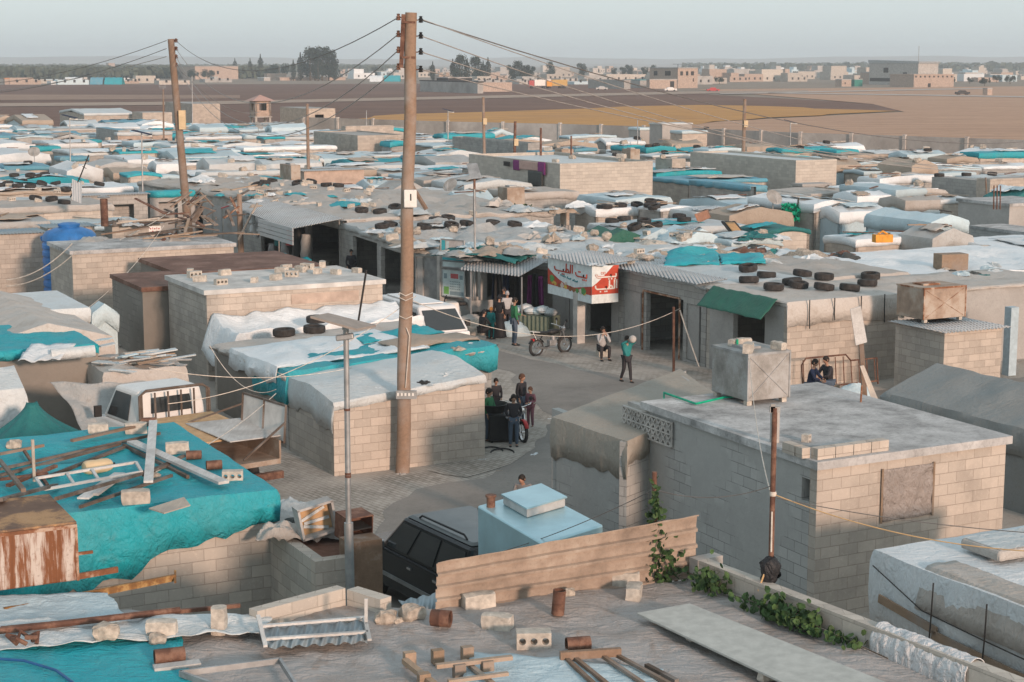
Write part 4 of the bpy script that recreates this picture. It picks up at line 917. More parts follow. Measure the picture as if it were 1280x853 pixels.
WPAL = ['block', 'block_warm', 'block_grey', 'block_pale', 'tarp_pale', 'tarp_bluegrey', 'plaster_pink', 'tarp_dust']
for e in ALL:
    z, m, rg, q, lab = e[4], e[5], e[6], e[7], e[8]
    wall = random.choice(WPAL[:4]) if rg < .4 else random.choice(WPAL)
    ax = random.choice('uv')
    far = q[0].y > 110
    kd = 'corr' if m.startswith('corr') else 'tarp'
    shack('shelter', lab, 'shelter', q, wall, m, kd, 'shelters packed together in the camp', hang=rnd(.2, .9) if rg < .4 else rnd(.6, 1.6), ridge=rg, axis=ax, rough=.1, res=.8 if far else .55, track=False) if False else None
    r_ = thing('shelter', lab, 'shelter', (sum(q, Vector()) / 4).x * Vector((1, 0, 0)) + Vector((0, (sum(q, Vector()) / 4).y, 0)), 0, 'shelters packed together in the camp')
    mb = MB()
    for k in range(4):
        a, b = q[k], q[(k + 1) % 4]; wall_run(mb, a, b, 0, a.z - .03, (), .15, b.z - .03)
    mb.build('wall', wall, r_)
    rb = MB()
    if kd == 'corr': corr_sheet(rb, q, .3, .03, over=.2)
    else: cloth(rb, q, rnd(.12, .5) if rg < .4 else rnd(.3, 1.1), .08, rg * .6, ax, rnd(.02, .1), .11, rnd(0, 99), .7 if far else .45, 20)
    for _ in range(random.choice((0, 1, 1, 2))):          # patches, battens and ropes over the sheet
        a0, b0_ = rnd(-.05, .55), rnd(-.05, .55); a1, b1_ = a0 + rnd(.3, .6), b0_ + rnd(.3, .6); pm = random.choice(('tarp_white', 'tarp_dust', 'tarp_bluegrey', 'tarp_pale', 'tarp_clean', 'tarp_beige', 'corr_pale', 'tarp_cyan')); k_ = rnd(0, 50); pb_ = MB()
        rz_ = lambda s, t: rg * .6 * (1 - abs(2 * max(0, min(1, (t if ax == 'u' else s))) - 1))
        pb_.grid(lambda s, t: bil(q, a0 + (a1 - a0) * (s + .12 * nz(t * 3, k_)), b0_ + (b1_ - b0_) * (t + .12 * nz(s * 3 + k_, 2))) + Vector((0, 0, .1 + .07 * nz(s * 4 + k_, t * 4) + rz_(a0 + (a1 - a0) * s, b0_ + (b1_ - b0_) * t))), 8, 8); pb_.build('patch', pm, r_, sol=.02)
    for _ in range(random.choice((0, 1, 2))):
        p_, e_ = bil(q, rnd(.05, .9), rnd(.05, .9)), bil(q, rnd(.05, .9), rnd(.05, .9)); d_ = (e_ - p_).normalized() * rnd(.8, 2.4); pb_ = MB(); pb_.bar(p_ + Vector((0, 0, .16 + rg * .4)), p_ + d_ + Vector((0, 0, .18 + rg * .4)), rnd(.05, .14), .05); pb_.build('batten', random.choice(('dark_wood', 'wood', 'wood_pale', 'rust_can')), r_)
    rb.build('roof', m, r_, sol=.02)
    SHR.append((q, rg, lab))
# ------------------------------------------------------------------ loose things: tyres, blocks, stones
mb = MB(); mb.lathe([(.19, -.07), (.2, -.1), (.27, -.115), (.325, -.09), (.335, 0), (.325, .09), (.27, .115), (.2, .1), (.19, .07), (.215, .04), (.24, 0), (.215, -.04)], 26, close=True)
TYRE = mb.build('tyre', 'rubber'); 
def hollow():
    mb = MB(); L, W_, H = .4, .2, .2
    # holes run through the width
    for sgn in (-1, 1):
        for k in range(3):
            cx = -L / 2 + L / 6 + k * L / 3; n = 16; sq = []; ci = []
            for j in range(n):
                a = 2 * PI * j / n; c_, s_ = math.cos(a), math.sin(a); m_ = max(abs(c_) , abs(s_))
                sq.append((cx + c_ / m_ * L / 6, sgn * W_ / 2, H / 2 + s_ / m_ * H / 2)); ci.append((cx + c_ * .042, sgn * W_ / 2, H / 2 + s_ * .042))
            A, B = mb.vs(sq), mb.vs(ci)
            for j in range(n):
                f_ = (A[j], A[(j + 1) % n], B[(j + 1) % n], B[j]); mb.addf(f_ if sgn < 0 else f_[::-1])
            if sgn < 0: B0 = getattr(mb, 'B0', []); B0.append(B); mb.B0 = B0
            else:
                for j in range(n): mb.addf((mb.B0[k][j], mb.B0[k][(j + 1) % n], B[(j + 1) % n], B[j]), None, True)
    x, y = L / 2, W_ / 2
    mb.quad((-x, -y, 0), (-x, y, 0), (x, y, 0), (x, -y, 0)); mb.quad((-x, -y, H), (x, -y, H), (x, y, H), (-x, y, H)); mb.quad((-x, -y, 0), (-x, -y, H), (-x, y, H), (-x, y, 0)); mb.quad((x, -y, 0), (x, y, 0), (x, y, H), (x, -y, H))
    return mb.build('hollow_block', 'loose_block')
HOLLOW = hollow()
def rough_box(name, sx, sy, sz, k, seed, mat):
    mb = MB(); n = 4
    def face(o, a, b):
        mb.grid(lambda s, t: Vector(o) + Vector(a) * s + Vector(b) * t, n, n, False)
    x, y = sx / 2, sy / 2
    face((-x, -y, 0), (sx, 0, 0), (0, 0, sz)); face((x, -y, 0), (0, sy, 0), (0, 0, sz)); face((x, y, 0), (-sx, 0, 0), (0, 0, sz)); face((-x, y, 0), (0, -sy, 0), (0, 0, sz)); face((-x, -y, sz), (sx, 0, 0), (0, sy, 0)); face((-x, y, 0), (sx, 0, 0), (0, -sy, 0))
    mb.v = [tuple(Vector(p) * (1 - k * .25 * (Vector((p[0] / x, p[1] / y, (p[2] - sz / 2) / sz * 2)).length - 1) ** 2) + noise.noise_vector(Vector(p) * 7 + Vector((seed, 0, 0))) * .03 * k) for p in mb.v]
    return mb.build(name, mat)
SOLID = [rough_box('block', .4, .2, .2, .5, s, 'loose_block') for s in (1, 5)]
STONE = [rough_box('stone', .34, .26, .2, 1.6, s, 'stone') for s in (3, 9, 14)]
USED = set()
def put(proto_o, loc, label, cat, group=None, rz=None, tilt=(0, 0), sc=1):
    if proto_o.name not in USED: USED.add(proto_o.name); o = proto_o
    else: o = proto_o.copy(); COL.objects.link(o)
    for k in ('label', 'category', 'group', 'kind'):
        if k in o: del o[k]
    o.location = loc; o.rotation_euler = (tilt[0], tilt[1], rnd(0, 6.28) if rz is None else rz); o.scale = (sc,) * 3 if not isinstance(sc, tuple) else sc
    return tag(o, label, cat, group)
def settle(o, l, n, lift):
    n = n if n.z > .93 else (n * .35 + Vector((0, 0, 1))).normalized(); o.location = l + n * lift; o.rotation_euler = (Vector((0, 0, 1)).rotation_difference(n).to_matrix() @ Matrix.Rotation(rnd(0, 6.28), 3, 'Z') @ Matrix.Rotation(rnd(-.1, .1), 3, 'X')).to_euler(); return o
def tyre(px, py, z, label, group, **k):
    l, n = rest(px, py)
    if l is None: return None
    return settle(put(TYRE, l, label, 'tyre', group, **k), l, n, .1)
refresh()
for (z, lab, grp, pts) in (
    (2.75, 'worn tyre lying on the dusty roof at left below the thin aerial', 'tyres on the dusty roof at left', ((18, 221), (38, 221), (47, 224), (56, 220), (28, 229), (10, 231), (22, 234), (38, 235), (52, 231), (58, 237), (70, 231), (82, 239), (124, 223), (44, 250), (65, 251), (80, 255), (0, 234), (35, 200))),
    (2.75, 'tyre lying on the grey roofs between the two poles', 'tyres on the roofs between the poles', ((372, 231), (389, 227), (408, 224), (423, 225), (322, 233), (331, 230), (340, 228), (452, 265), (475, 267), (494, 262), (519, 274), (530, 286), (545, 277), (560, 275), (583, 282), (564, 284), (616, 283), (643, 283), (478, 285), (488, 283))),
    (2.75, 'tyre lying on the grey mound roof beside the washing-line house', 'tyres on the mound roof', ((740, 273), (753, 261), (758, 268), (765, 279), (776, 270), (780, 274), (796, 265), (812, 266), (818, 263), (805, 279), (794, 286), (820, 284), (813, 254), (826, 256), (849, 273), (855, 277))),
    (2.9, 'tyre lying among the pale sheet roofs at right', 'tyres on the pale roofs at right', ((770, 190), (796, 185), (811, 186), (820, 187), (831, 187), (871, 189), (1000, 193), (1174, 221), (1208, 220), (1240, 219), (1160, 200), (883, 172), (1033, 174)))):
    for x, y in pts: tyre(x, y, z + rnd(-.05, .1), lab, grp)
random.seed(77)
def bits(n, x0, x1, y0, y1, z, kinds, lab, cat, grp, sc=(1, 1)):
    for _ in range(n):
        s = rnd(*sc); l, n = rest(rnd(x0, x1), rnd(y0, y1))
        if l: settle(put(random.choice(kinds), l, lab, cat, grp, sc=s), l, n, -.015)
bits(16, 5, 125, 212, 262, 2.75, [HOLLOW, SOLID[0]], 'cement block weighing down the dusty roof at left', 'block', 'blocks on the dusty roof at left')
bits(34, 300, 470, 225, 262, 2.7, [HOLLOW, SOLID[0], SOLID[1]], 'cement block on the cluttered grey roof between the poles', 'block', 'blocks on the roof between the poles')
bits(34, 460, 740, 262, 330, 2.75, [STONE[0], STONE[1], SOLID[1], STONE[2]], 'stone or broken block on the cluttered roofs right of the main pole', 'stone', 'stones on the roofs right of the main pole', (.8, 1.4))
bits(20, 730, 960, 292, 330, 2.75, [STONE[0], STONE[2], HOLLOW], 'stone holding down the long pale roof behind the shop sign', 'stone', 'stones behind the shop sign', (.8, 1.3))
bits(22, 60, 420, 172, 222, 2.7, [STONE[1], SOLID[0]], 'block on a distant pale roof at left', 'block', 'blocks on distant roofs at left', (1, 1.8))
bits(24, 680, 1270, 178, 232, 2.8, [STONE[1], SOLID[0]], 'block on a distant pale roof at right', 'block', 'blocks on distant roofs at right', (1, 1.8))
# ------------------------------------------------------------------ the near right: concrete house, canvas shed, wrapped shed
Cc = P(1022, 577, 3.0); Aa = P(807, 503, 3.0); Bb = P(1258, 545, 3.0)
HV = (Aa - Cc).normalized(); HU = (Bb - Cc).normalized(); LA, LB = (Aa - Cc).length, (Bb - Cc).length
q = [Cc, Bb, Bb + (Aa - Cc), Aa]
for p in q: p.z = 2.88
def sA(px): return reach(Vector((Aa.x, Aa.y, 2.5)), -HV, px)
def sB(px): return reach(Vector((Cc.x, Cc.y, 2.5)), HU, px)
HA = shack('concrete_house', 'near block house with a flat concrete slab roof and a plastic-covered window', 'house', q, roof='slab', kind='slab', walls=['block_warm', 'block', 'block', 'block_cement'], track=False,
    holes={0: [(sB(1105), sB(1163), 1.75, 2.62)], 3: [(sA(994), sA(1004), 2.2, 2.62)]}, th=.2)
mb = MB(); n = Vector((HU.y, -HU.x, 0)); a, b = Cc + HU * (sB(1105) - .06), Cc + HU * (sB(1163) + .06)
mb.grid(lambda s, t: Vector(((a + (b - a) * s).x, (a + (b - a) * s).y, 1.7 + .98 * t)) + n * (.025 + .035 * nz(s * 5, t * 5) + .02 * abs(nz(s * 3 + t * 9, 4))), 16, 16)
wp = mb.build('window_sheet', m_tarp('plastic', (.3, .27, .25), (.18, .14, .11), .5, .3, .8), HA, sol=.004); tag(wp, 'crumpled dusty plastic over the window')
mb = MB()
for s_ in (-.1, .86): p = a + (b - a) * (0 if s_ < 0 else 1); mb.bar((p.x + n.x * .03, p.y + n.y * .03, 1.68), (p.x + n.x * .03, p.y + n.y * .03, 2.7), .035)
mb.build('window_frame', 'wood', HA)
# blocks along the roof edge
def obox(mb, p, d, L, w, h, z):             # box from p along d
    n_ = Vector((-d.y, d.x, 0)); B = [p, p + d * L, p + d * L + n_ * w, p + n_ * w]; mb.hexa([Vector((k.x, k.y, z)) for k in B] + [Vector((k.x, k.y, z + h)) for k in B])
mb = MB(); p = Cc + HV * .0
for k in range(4): obox(mb, Cc + HU * (.03 + k * .41) - n * .04, HU, .395, .19, .2, 3.012)
obox(mb, Cc + HV * .25 + HU * .02, HV, .2, .18, .19, 3.012); obox(mb, Cc + HV * .48 + HU * .02, HV, .38, .18, .19, 3.012)
mb.build('roof_edge_blocks', 'block_warm', HA)
# wall continuing to the left with the pierced blocks
yl = reach(Aa, HV, 690); W0, W1 = Aa + HV * yl, Aa + HV * .02
fw = thing('yard_wall', 'plastered block wall running on left from the concrete house, with pierced decorative blocks', 'wall', (W1.x, W1.y, 0))
s1, s2 = reach(Vector((W0.x, W0.y, 2.5)), -HV, 779), reach(Vector((W0.x, W0.y, 2.5)), -HV, 806)
mb = MB(); wall_run(mb, W0, W1, 0, 2.1, (), .18); mb.build('wall', 'block_cement', fw)
lx0, lx1 = reach(Vector((Aa.x, Aa.y, 2.5)), HV, 781), -reach(Vector((Aa.x, Aa.y, 2.5)), HV, 842)
mb = MB()                                     # pierced panel: frame bars and diagonal webs
pA, pB = Aa + HV * lx0, Aa - HV * max(.0, lx1) ; nn = Vector((-HU.x, -HU.y, 0)); pL = (pB - pA).length; dL = (pB - pA) / pL
pA = pA + nn * .05; nc = 10; cw = pL / nc
for i in range(nc + 1): p = pA + dL * (cw * i); mb.bar((p.x, p.y, 2.28), (p.x, p.y, 2.78), .03, .06)
for j in range(3): z = 2.28 + j * .25; mb.bar((pA.x, pA.y, z), (pA.x + dL.x * pL, pA.y + dL.y * pL, z), .06, .03)
for i in range(nc):
    for j in range(2):
        a0 = pA + dL * (cw * i); a1 = pA + dL * (cw * (i + 1)); z0 = 2.28 + j * .25
        for zz in ((z0, z0 + .25), (z0 + .25, z0)): mb.bar((a0.x, a0.y, zz[0]), (a1.x, a1.y, zz[1]), .045, .03)
mb.build('pierced_panel', 'cement_pale', fw)
mb = MB(); wall_run(mb, pA - nn * .12, pA + dL * lx0 - nn * .12, 2.1, 2.28, (), .15); wall_run(mb, pA - nn * .12 , pA + dL * lx0 - nn * .12, 2.782, 2.86, (), .15); mb.build('lintel', 'cement_pale', fw)
# beige canvas shed
qc = [P(784, 552, 2.35), P(905, 500, 2.55), P(850, 462, 2.75), P(690, 522, 2.35)]
CS = shack('canvas_shed', 'beige canvas sheeted shed beside the street, left of the concrete house', 'shed', qc, 'block_cement', 'canvas', 'tarp', hangs=(.5, .3, .4, .8), rough=.05, sag=.02, over=.04, track=False, seed=4)
# water tank on the slab
def box_tank(name, label, fr, sx, sy, h, z, mats, az=AU, legs=True):
    """fr: nearest lower corner (world), sx along U, sy along V"""
    c = fr + U * sx / 2 + V * sy / 2; r = thing(name, label, 'tank', (c.x, c.y, z), az)
    mb = MB(); mb.box(0, 0, .1, sx, sy, h - .1); mb.build('body', mats[0], r, local=True, bevel=.02)
    mb = MB()
    for k in (-1, 1): mb.box(0, k * sy / 2, h - .055, sx + .02, .03, .05); mb.box(k * sx / 2, 0, h - .055, .03, sy + .035, .05); mb.box(k * sx / 2, -sy / 2, .1, .035, .035, h - .16)
    if legs:
     for (x0, z0, x1, z1) in ((-.45, .15, .45, .92), (-.45, .92, .45, .15)): mb.bar((x0 * sx, -sy / 2 - .005, z0 * h), (x1 * sx, -sy / 2 - .005, z1 * h), .02, .012)
    mb.build('seam', mats[1], r, local=True)
    mb = MB(); mb.box(-.1 * sx, .05, h + .002, sx * .4, sy * .4, .05); mb.build('lid', mats[1], r, local=True)
    if legs:
        for x in (-.42, .42):
            for y in (-.42, .42): mb = MB(); mb.box(x * sx, y * sy, 0, .12, .12, .098); mb.build('foot', 'loose_block', r, local=True)
    return r
fr = P(934, 509, 3.0); ta, tb = reach(fr, V, 889), reach(fr, U, 986)
T1 = box_tank('water_tank', 'square galvanised water tank on the concrete slab roof', fr, tb, ta, (509 - 441) * fr.y / F, 3.012, ('galv', 'steel'))
for dx, dy, s in ((.1, .12, 1), (.5, .7, .8), (.85, .15, .8), (.3, .75, .7)):
    p = fr + U * tb * dx + V * ta * dy; put(SOLID[0], (p.x, p.y, 3.012 + (509 - 441) * fr.y / F + .002), 'grey block lying on top of the galvanised water tank', 'block', 'blocks on the galvanised tank', sc=s)
fr = P(1154, 402, 2.25); ta, tb = reach(fr, V, 1120), reach(fr, U, 1206)
box_tank('metal_tank', 'rusty brown square metal tank standing on the small block hut', fr, tb, ta, (402 - 357) * fr.y / F, 2.19, ('galv_warm', 'rust'))
mb = MB(); p = P(968, 553, 3.012); mb.box(p.x, p.y, 3.012, .13, .13, .62, .3); solo(mb, 'block_post', 'cement_pale', 'thin upright cement post on the slab roof near its left corner', 'post')
put(HOLLOW, P(1006, 553, 3.012), 'small upright hollow block standing on the slab roof', 'block', rz=1, tilt=(0, PI / 2), sc=.7)
mb = MB(); p = P(1076, 503, 3.012); mb.tube([p, p + Vector((.01, 0, .36))], .02, 6); solo(mb, 'iron_rod', 'rust', 'short rusty rod standing on the slab roof at its back edge', 'rod')
mb = MB(); mb.tube([P(830, 500, 2.95), P(830, 491, 3.05), P(870, 505, 3.06), P(905, 497, 3.06), P(921, 496, 3.06), P(921, 496, 3.06) + Vector((0, .1, 1.2))], .025, 6)
solo(mb, 'green_pipe', 'green', 'bright green water pipe bent along the slab edge beside the galvanised tank', 'pipe')
# leaning plank and the tall sign board behind the slab
mb = MB(); p = P(1096, 497, 1.6); mb.hexa([P(1090, 500, 2.2), P(1098, 500, 2.2), P(1098, 500, 2.2) + Vector((0, .04, 0)), P(1090, 500, 2.2) + Vector((0, .04, 0)), P(1075, 458, 2.9), P(1080, 457, 2.9), P(1080, 457, 2.9) + Vector((0, .04, 0)), P(1075, 458, 2.9) + Vector((0, .04, 0))]); solo(mb, 'plank', 'wood_pale', 'pale pointed board leaning behind the slab roof', 'board')
bp = P(1081, 500, 1.2); bp = P(1082, 520, .0); D_ = 47.5
r = thing('board_sign', 'tall narrow weathered board on a leaning wooden post behind the slab roof', 'sign', PD(1082, 515, D_))
mb = MB(); mb.bar(PD(1082, 515, D_), PD(1076, 425, D_), .13); mb.build('post', 'pole_wood', r)
mb = MB(); a = [PD(1070, 432, D_ - .1), PD(1084, 428, D_ - .1), PD(1076, 383, D_ - .1), PD(1063, 387, D_ - .1)]; mb.hexa([p + Vector((0, .05, 0)) for p in (a[0], a[1])] + [a[1], a[0]] + [a[3] + Vector((0, .05, 0)), a[2] + Vector((0, .05, 0)), a[2], a[3]]); mb.build('board', 'wood_white', r)
# grey canvas tent at the right
A_ = P(1105, 491, 1.95); qg = [A_ - V * 8.5, A_ - V * 8.5 + U * 3.3, A_ + U * 3.3, A_]
shack('canvas_tent', 'long grey canvas tent with a low ridge, right of the slab roof', 'tent', qg, 'canvas_grey', 'canvas_grey', 'tarp', ridge=.62, axis='v', hangs=(.3, .5, .3, .62), rough=.06, sag=.02, track=False, seed=2)
# wrapped shed bottom right
A_ = P(1093, 688, 2.7); qw = [A_ - V * 6.5, A_ - V * 6.5 + U * 5.2, A_ + U * 5.2, A_]
WS = shack('wrapped_shed', 'near shed wrapped in white plastic sheet at the bottom right', 'shed', qw, 'block', 'tarp_white', 'tarp', hangs=(1.4, .4, .3, 1.25), rough=.05, sag=.03, over=.07, track=False, seed=7, th=.2)
mb = MB(); nW = -U
def wf(v, z, o=.13): p = A_ - V * v + nW * o; return Vector((p.x, p.y, z))
mb.bar(wf(.3, 2.05), wf(1.6, 1.92), .03, .13); mb.bar(wf(1.5, 1.85), wf(5, 1.72), .03, .13); tag(mb.build('batten', 'wood', WS), 'dark battens showing through the sheet')
mb = MB()
for v, z in ((1.5, 2.62), (2.6, 2.62), (3.6, 2.6), (4.6, 2.6)): mb.tube([wf(v, z, .14), wf(v + .05, 2.2, .2), wf(v, 1.75, .18)], .012, 5)
mb.tube([wf(.1, 2.5, .1), wf(1.3, 2.15, .16), wf(2.6, 2.1, .17), wf(4.4, 2.05, .17), wf(6, 2.1, .17)], .01, 5); mb.build('tie_rope', 'black', WS)
ds = MB(); ds.grid(lambda s, t: A_ - V * (1.1 + 4.6 * s) + U * (-.13 + .75 * t) + Vector((0, 0, .045 + .03 * nz(s * 6, t * 3) - (.62 * (1 - t * 4) ** 1.2 if t < .25 else 0) - .02 * abs(nz(s * 20, 1)))), 40, 14); tag(ds.build('brown_sheet', 'tarp_dust', WS, sol=.006), 'dirty brown sheet folded over the edge')
# mattress
mp = P(1262, 690, 2.72); r = thing('mattress', 'old quilted mattress lying on the plastic-wrapped shed', 'mattress', (mp.x, mp.y, 2.74), AU)
mb = MB(); mb.box(.35, 0, 0, 1.9, .85, .17); mb.build('body', 'tarp_dust', r, local=True, bevel=.05)
mb = MB(); mb.grid(lambda s, t: Vector((.35 + (s - .5) * 1.8, (t - .5) * .78, .175 + .014 * abs(math.sin(s * 22) * math.sin(t * 10)))), 66, 30); mb.build('quilting', 'tarp_pale', r, local=True)
# ------------------------------------------------------------------ the near roof
ZR = 2.8
def lerp_poly(pts, s):
    k = s * (len(pts) - 1); i = min(int(k), len(pts) - 2); return pts[i].lerp(pts[i + 1], k - i)
back = [P(-90, 752, ZR), P(60, 755, ZR), P(160, 762, ZR), P(330, 768, ZR), P(430, 756, ZR), P(545, 764, ZR), P(660, 748, ZR), P(770, 733, ZR), P(872, 722, ZR)]
p2 = P(872, 722, ZR) - (P(872, 722, ZR) - P(1205, 858, ZR)).normalized() * 9.5
frnt = [Vector((-8.5, 13.5, ZR)), p2]
r = thing('near_roof_house', 'nearest house with a wide flat roof under grey dirty sheeting, along the bottom', 'house', (-1, 18, 0))
def rf(s, t):
    a = lerp_poly(back, s); b = lerp_poly(frnt, s); p = a.lerp(b, t)
    p.z = ZR + .05 * nz(p.x * .8, p.y * .8) + .03 * nz(p.x * 2.2, p.y * 2.2, 3) + .022 * abs(nz(p.x * 1.7 + p.y * 2.4, p.y * 1.2 - p.x, 8)) * 2 + .015 * nz(p.x * 6, p.y * 6, 1); return p
mb = MB(); mb.grid(rf, 150, 110); mb.build('sheet', 'tarp_roof', r)
mb = MB(); n_ = len(back); low = [Vector((p.x, p.y, 0)) for p in back] ; up_ = [Vector((p.x, p.y, ZR - .12)) for p in back]; f0, f1 = frnt
outl = [Vector((p.x, p.y, 0)) for p in [f0, f1] + back[::-1]]; tops_ = [Vector((p.x, p.y, ZR - .12)) for p in outl]
for i in range(len(outl)):
    a, b, c, d = outl[i], outl[(i + 1) % len(outl)], tops_[(i + 1) % len(outl)], tops_[i]; L = (b - a).length; mb.quad(a, b, c, d, [(0, 0), (L, 0), (L, 2.7), (0, 2.7)])
mb.poly(tops_); mb.build('wall', 'block', r)
NR = r
# blue sheet and loose pale sheets on it
def flatsheet(name, pts_px, z, mat, label, cat='tarpaulin', nu=36, nv=24, am=.035, seed=0, edge=.02):
    A, B, C_, D_ = [P(x, y, z) for x, y in pts_px]
    mb = MB()
    def fn(s, t):
        s2 = s + edge * nz(t * 7 + seed, 3 + s * 2); t2 = t + edge * 1.5 * nz(s * 7, 9 + seed); p = bil((A, B, C_, D_), s2, t2)
        p.z = z + am * (nz(p.x * 1.4 + seed, p.y * 1.4) + .6 * nz(p.x * 4, p.y * 4, seed) + .8 * abs(nz(p.x * 2 + p.y * 3, p.y - p.x, seed))); return p
    mb.grid(fn, nu, nv); return solo(mb, name, mat, label, cat, sol=.006)
flatsheet('tarpaulin', ((-60, 1000), (250, 900), (226, 790), (-60, 805)), ZR + .07, 'tarp_cyan', 'turquoise tarpaulin on the near roof at the bottom left corner', seed=2)
flatsheet('tarpaulin', ((560, 900), (800, 900), (830, 835), (590, 815)), ZR + .055, 'tarp_bluegrey', 'pale blue sheet under the wooden frame at the bottom centre', seed=5)
flatsheet('tarpaulin', ((-60, 815), (330, 792), (340, 768), (-60, 782)), ZR + .13, 'tarp_pale', 'crumpled grey sheet strip along the edge of the near roof at left', am=.08, seed=8, edge=.03)
flatsheet('tarpaulin', ((-20, 785), (165, 778), (135, 742), (-20, 748)), ZR + .1, 'tarp_bluegrey', 'pale sheet under the rusty tank and its rails', am=.04, seed=11)
# corrugated fence
r = thing('metal_fence', 'rusty beige ribbed metal sheet fence standing on the near roof', 'fence', P(700, 745, ZR))
a0, a1 = P(545, 765, ZR), P(869, 720, ZR); h0 = (765 - 695) * a0.y / F; h1 = (720 - 635) * a1.y / F
L = (a1 - a0).length; dd = (a1 - a0) / L; nn = Vector((dd.y, -dd.x, 0))
def fn(s, t):
    p = a0 + dd * (L * s); h = h0 + (h1 - h0) * s; ph = (t * 4) % 1; rib = .05 if ph < .12 or ph > .9 else 0
    return Vector((p.x, p.y, ZR - .02 + h * t)) + nn * (rib + .03 * nz(s * 5, t * 2) + .05 * (t - .5) + .008 * nz(s * 14, t * 9)) + Vector((0, 0, .015 * nz(s * 11, 5) if t in (0, 1) else 0))
mb = MB(); mb.grid(fn, 60, 48, False); mb.build('sheet', 'corr_flat', r, sol=.006)
for s in (.05, .5, .93):
    mb = MB(); p = a0 + dd * L * s - nn * .06; mb.bar((p.x, p.y, ZR - .1), (p.x, p.y, ZR + h0 * .9), .05); mb.build('post', 'rust', r)
# parapet
pa, pb = P(872, 724, ZR + .05), p2; L = (pb - pa).length; dd = Vector(((pb - pa).x, (pb - pa).y, 0)).normalized(); nn = Vector((dd.y, -dd.x, 0))
r = thing('parapet_wall', 'low block parapet along the right edge of the near roof, with vines', 'wall', (pa.x, pa.y, 2.4))
mb = MB(); wall_run(mb, pb - nn * .19, pa - nn * .19, 2.3, 3.12, (), .18); mb.build('wall', 'block_pale', r)
mb = MB(); obox(mb, pa + nn * -.0, -nn if False else Vector((nn.x, nn.y, 0)) * -1, .45, .19, .22, 2.9); mb.build('end_block', 'cement_pale', r)
def on_par(s, off=0): return pa + dd * s + nn * (-.1 + off)
sf0 = reach(Vector((pa.x, pa.y, 3.1)), dd, 1090)
mb = MB()
def fn(s, t):
    a = -PI * .1 + PI * 1.2 * t; rr = .18 + .012 * nz(s * 30, t * 9) + .014 * nz(s * 12, t * 3)
    p = on_par(sf0 + s * 1.55 ) ; return Vector((p.x, p.y, 2.93 + .03 * nz(s * 4, 2))) + nn * (-.05 + -math.cos(a) * rr * 1.0) * 1 + Vector((0, 0, math.sin(a) * rr * 1.25 - (.3 if t in (0, 1) else 0)))
mb.grid(fn, 70, 22); solo(mb, 'fleece_blanket', 'fleece', 'white fleece blanket draped over the parapet at the bottom right', 'blanket', sol=.01)
# long board
bq = [P(1040, 885, ZR + .12), P(1230, 905, ZR + .12), P(862, 757, ZR + .14), P(796, 769, ZR + .14)]
mb = MB(); mb.hexa(bq + [p + Vector((0, 0, .03)) for p in bq]); solo(mb, 'panel_board', flat('board_grey', (.43, .44, .41)), 'long pale grey panel lying beside the parapet on the near roof', 'board', bevel=.004)
for k, (x, y) in enumerate(((870, 800), (960, 850), (900, 770))): put(SOLID[k % 2], P(x, y, ZR + .02), 'block under the long grey panel', 'block', 'blocks under the panel', sc=(.6, .6, .5), rz=.5) if k < 2 else None
refresh()
# blocks by hand: px, py of the base centre, turn, kind, label
for (x, y, rz, pr, sc, lab) in (
    (598, 762, .35, SOLID[0], 1.1, 'pale block leaning at the left foot of the ribbed fence'), (622, 788, -.3, SOLID[1], 1, 'rough pale block left of the hollow block'),
    (667, 811, .05, HOLLOW, 1.08, 'hollow block with three round holes facing out, bottom centre'), (782, 733, .1, SOLID[0], 1, 'longer pale block at the foot of the climbing plant'),
    (793, 750, 1.4, SOLID[1], 1.0, 'short pale block in front of the longer one by the climbing plant'), (711, 746, .2, STONE[0], .5, 'small block chip behind the upright rusty can'),
    (482, 780, .1, STONE[0], .8, 'pale stone, left of the pair by the blue ribbed scrap'), (515, 775, .5, STONE[1], .9, 'pale stone, right of the pair by the blue ribbed scrap'), (497, 781, .5, STONE[2], .4, 'small stone between two larger stones by the blue ribbed scrap'),
    (131, 799, .2, STONE[2], .9, 'rough stone on the grey sheet strip, nearest the left corner'), (201, 795, 0, SOLID[1], .95, 'rough block on the grey sheet strip above the rusty can'), (195, 806, .4, STONE[1], .6, 'smaller stone just below the rough block by the rusty can'),
    (271, 797, 1.5, SOLID[0], .9, 'upright rough block right on the grey sheet strip'), (440, 785, .3, STONE[1], .6, 'stone resting on the ribbed door panel'), ):
    l, n = pick(x, y); l = l or P(x, y, ZR); o = put(pr, l + Vector((0, .08, -.01)), lab, 'block', rz=rz, sc=sc, tilt=(0, PI / 2) if 'upright rough' in lab else (0, 0))
    if 'upright rough' in lab: o.location.z += .18
# cans
def can(loc, axis, L, R_, label, mat='rust_can'):
    r = thing('tin_can', label, 'can', loc); Mx = axis
    mb = MB(); mb.lathe([(R_ * .9, .0), (R_, 0), (R_, L * .48), (R_ * 1.03, L * .5), (R_, L * .52), (R_, L), (R_ * .9, L), (R_ * .9, .02)], 24, Mx, close=True); mb.lathe([(.001, .02), (R_ * .9, .02)], 24, Mx); mb.build('body', mat, r, local=True); return r
LX = lambda a: Matrix.Rotation(a, 4, 'Z') @ Matrix.Rotation(PI / 2, 4, 'Y')
can(P(193, 822, ZR + .16) , LX(.35), .36, .095, 'rusty open can lying above the short white board')
can(P(563, 774, ZR + .14), LX(PI - .25) , .25, .11, 'rusty open can lying at the left foot of the fence')
can(P(697, 768, ZR + .05), Matrix.Rotation(.08, 4, 'Y'), .33, .085, 'rusty tall can standing in front of the fence')
can(P(708, 806, ZR + .1), LX(.2), .3, .09, 'rusty can lying behind the wooden frame')
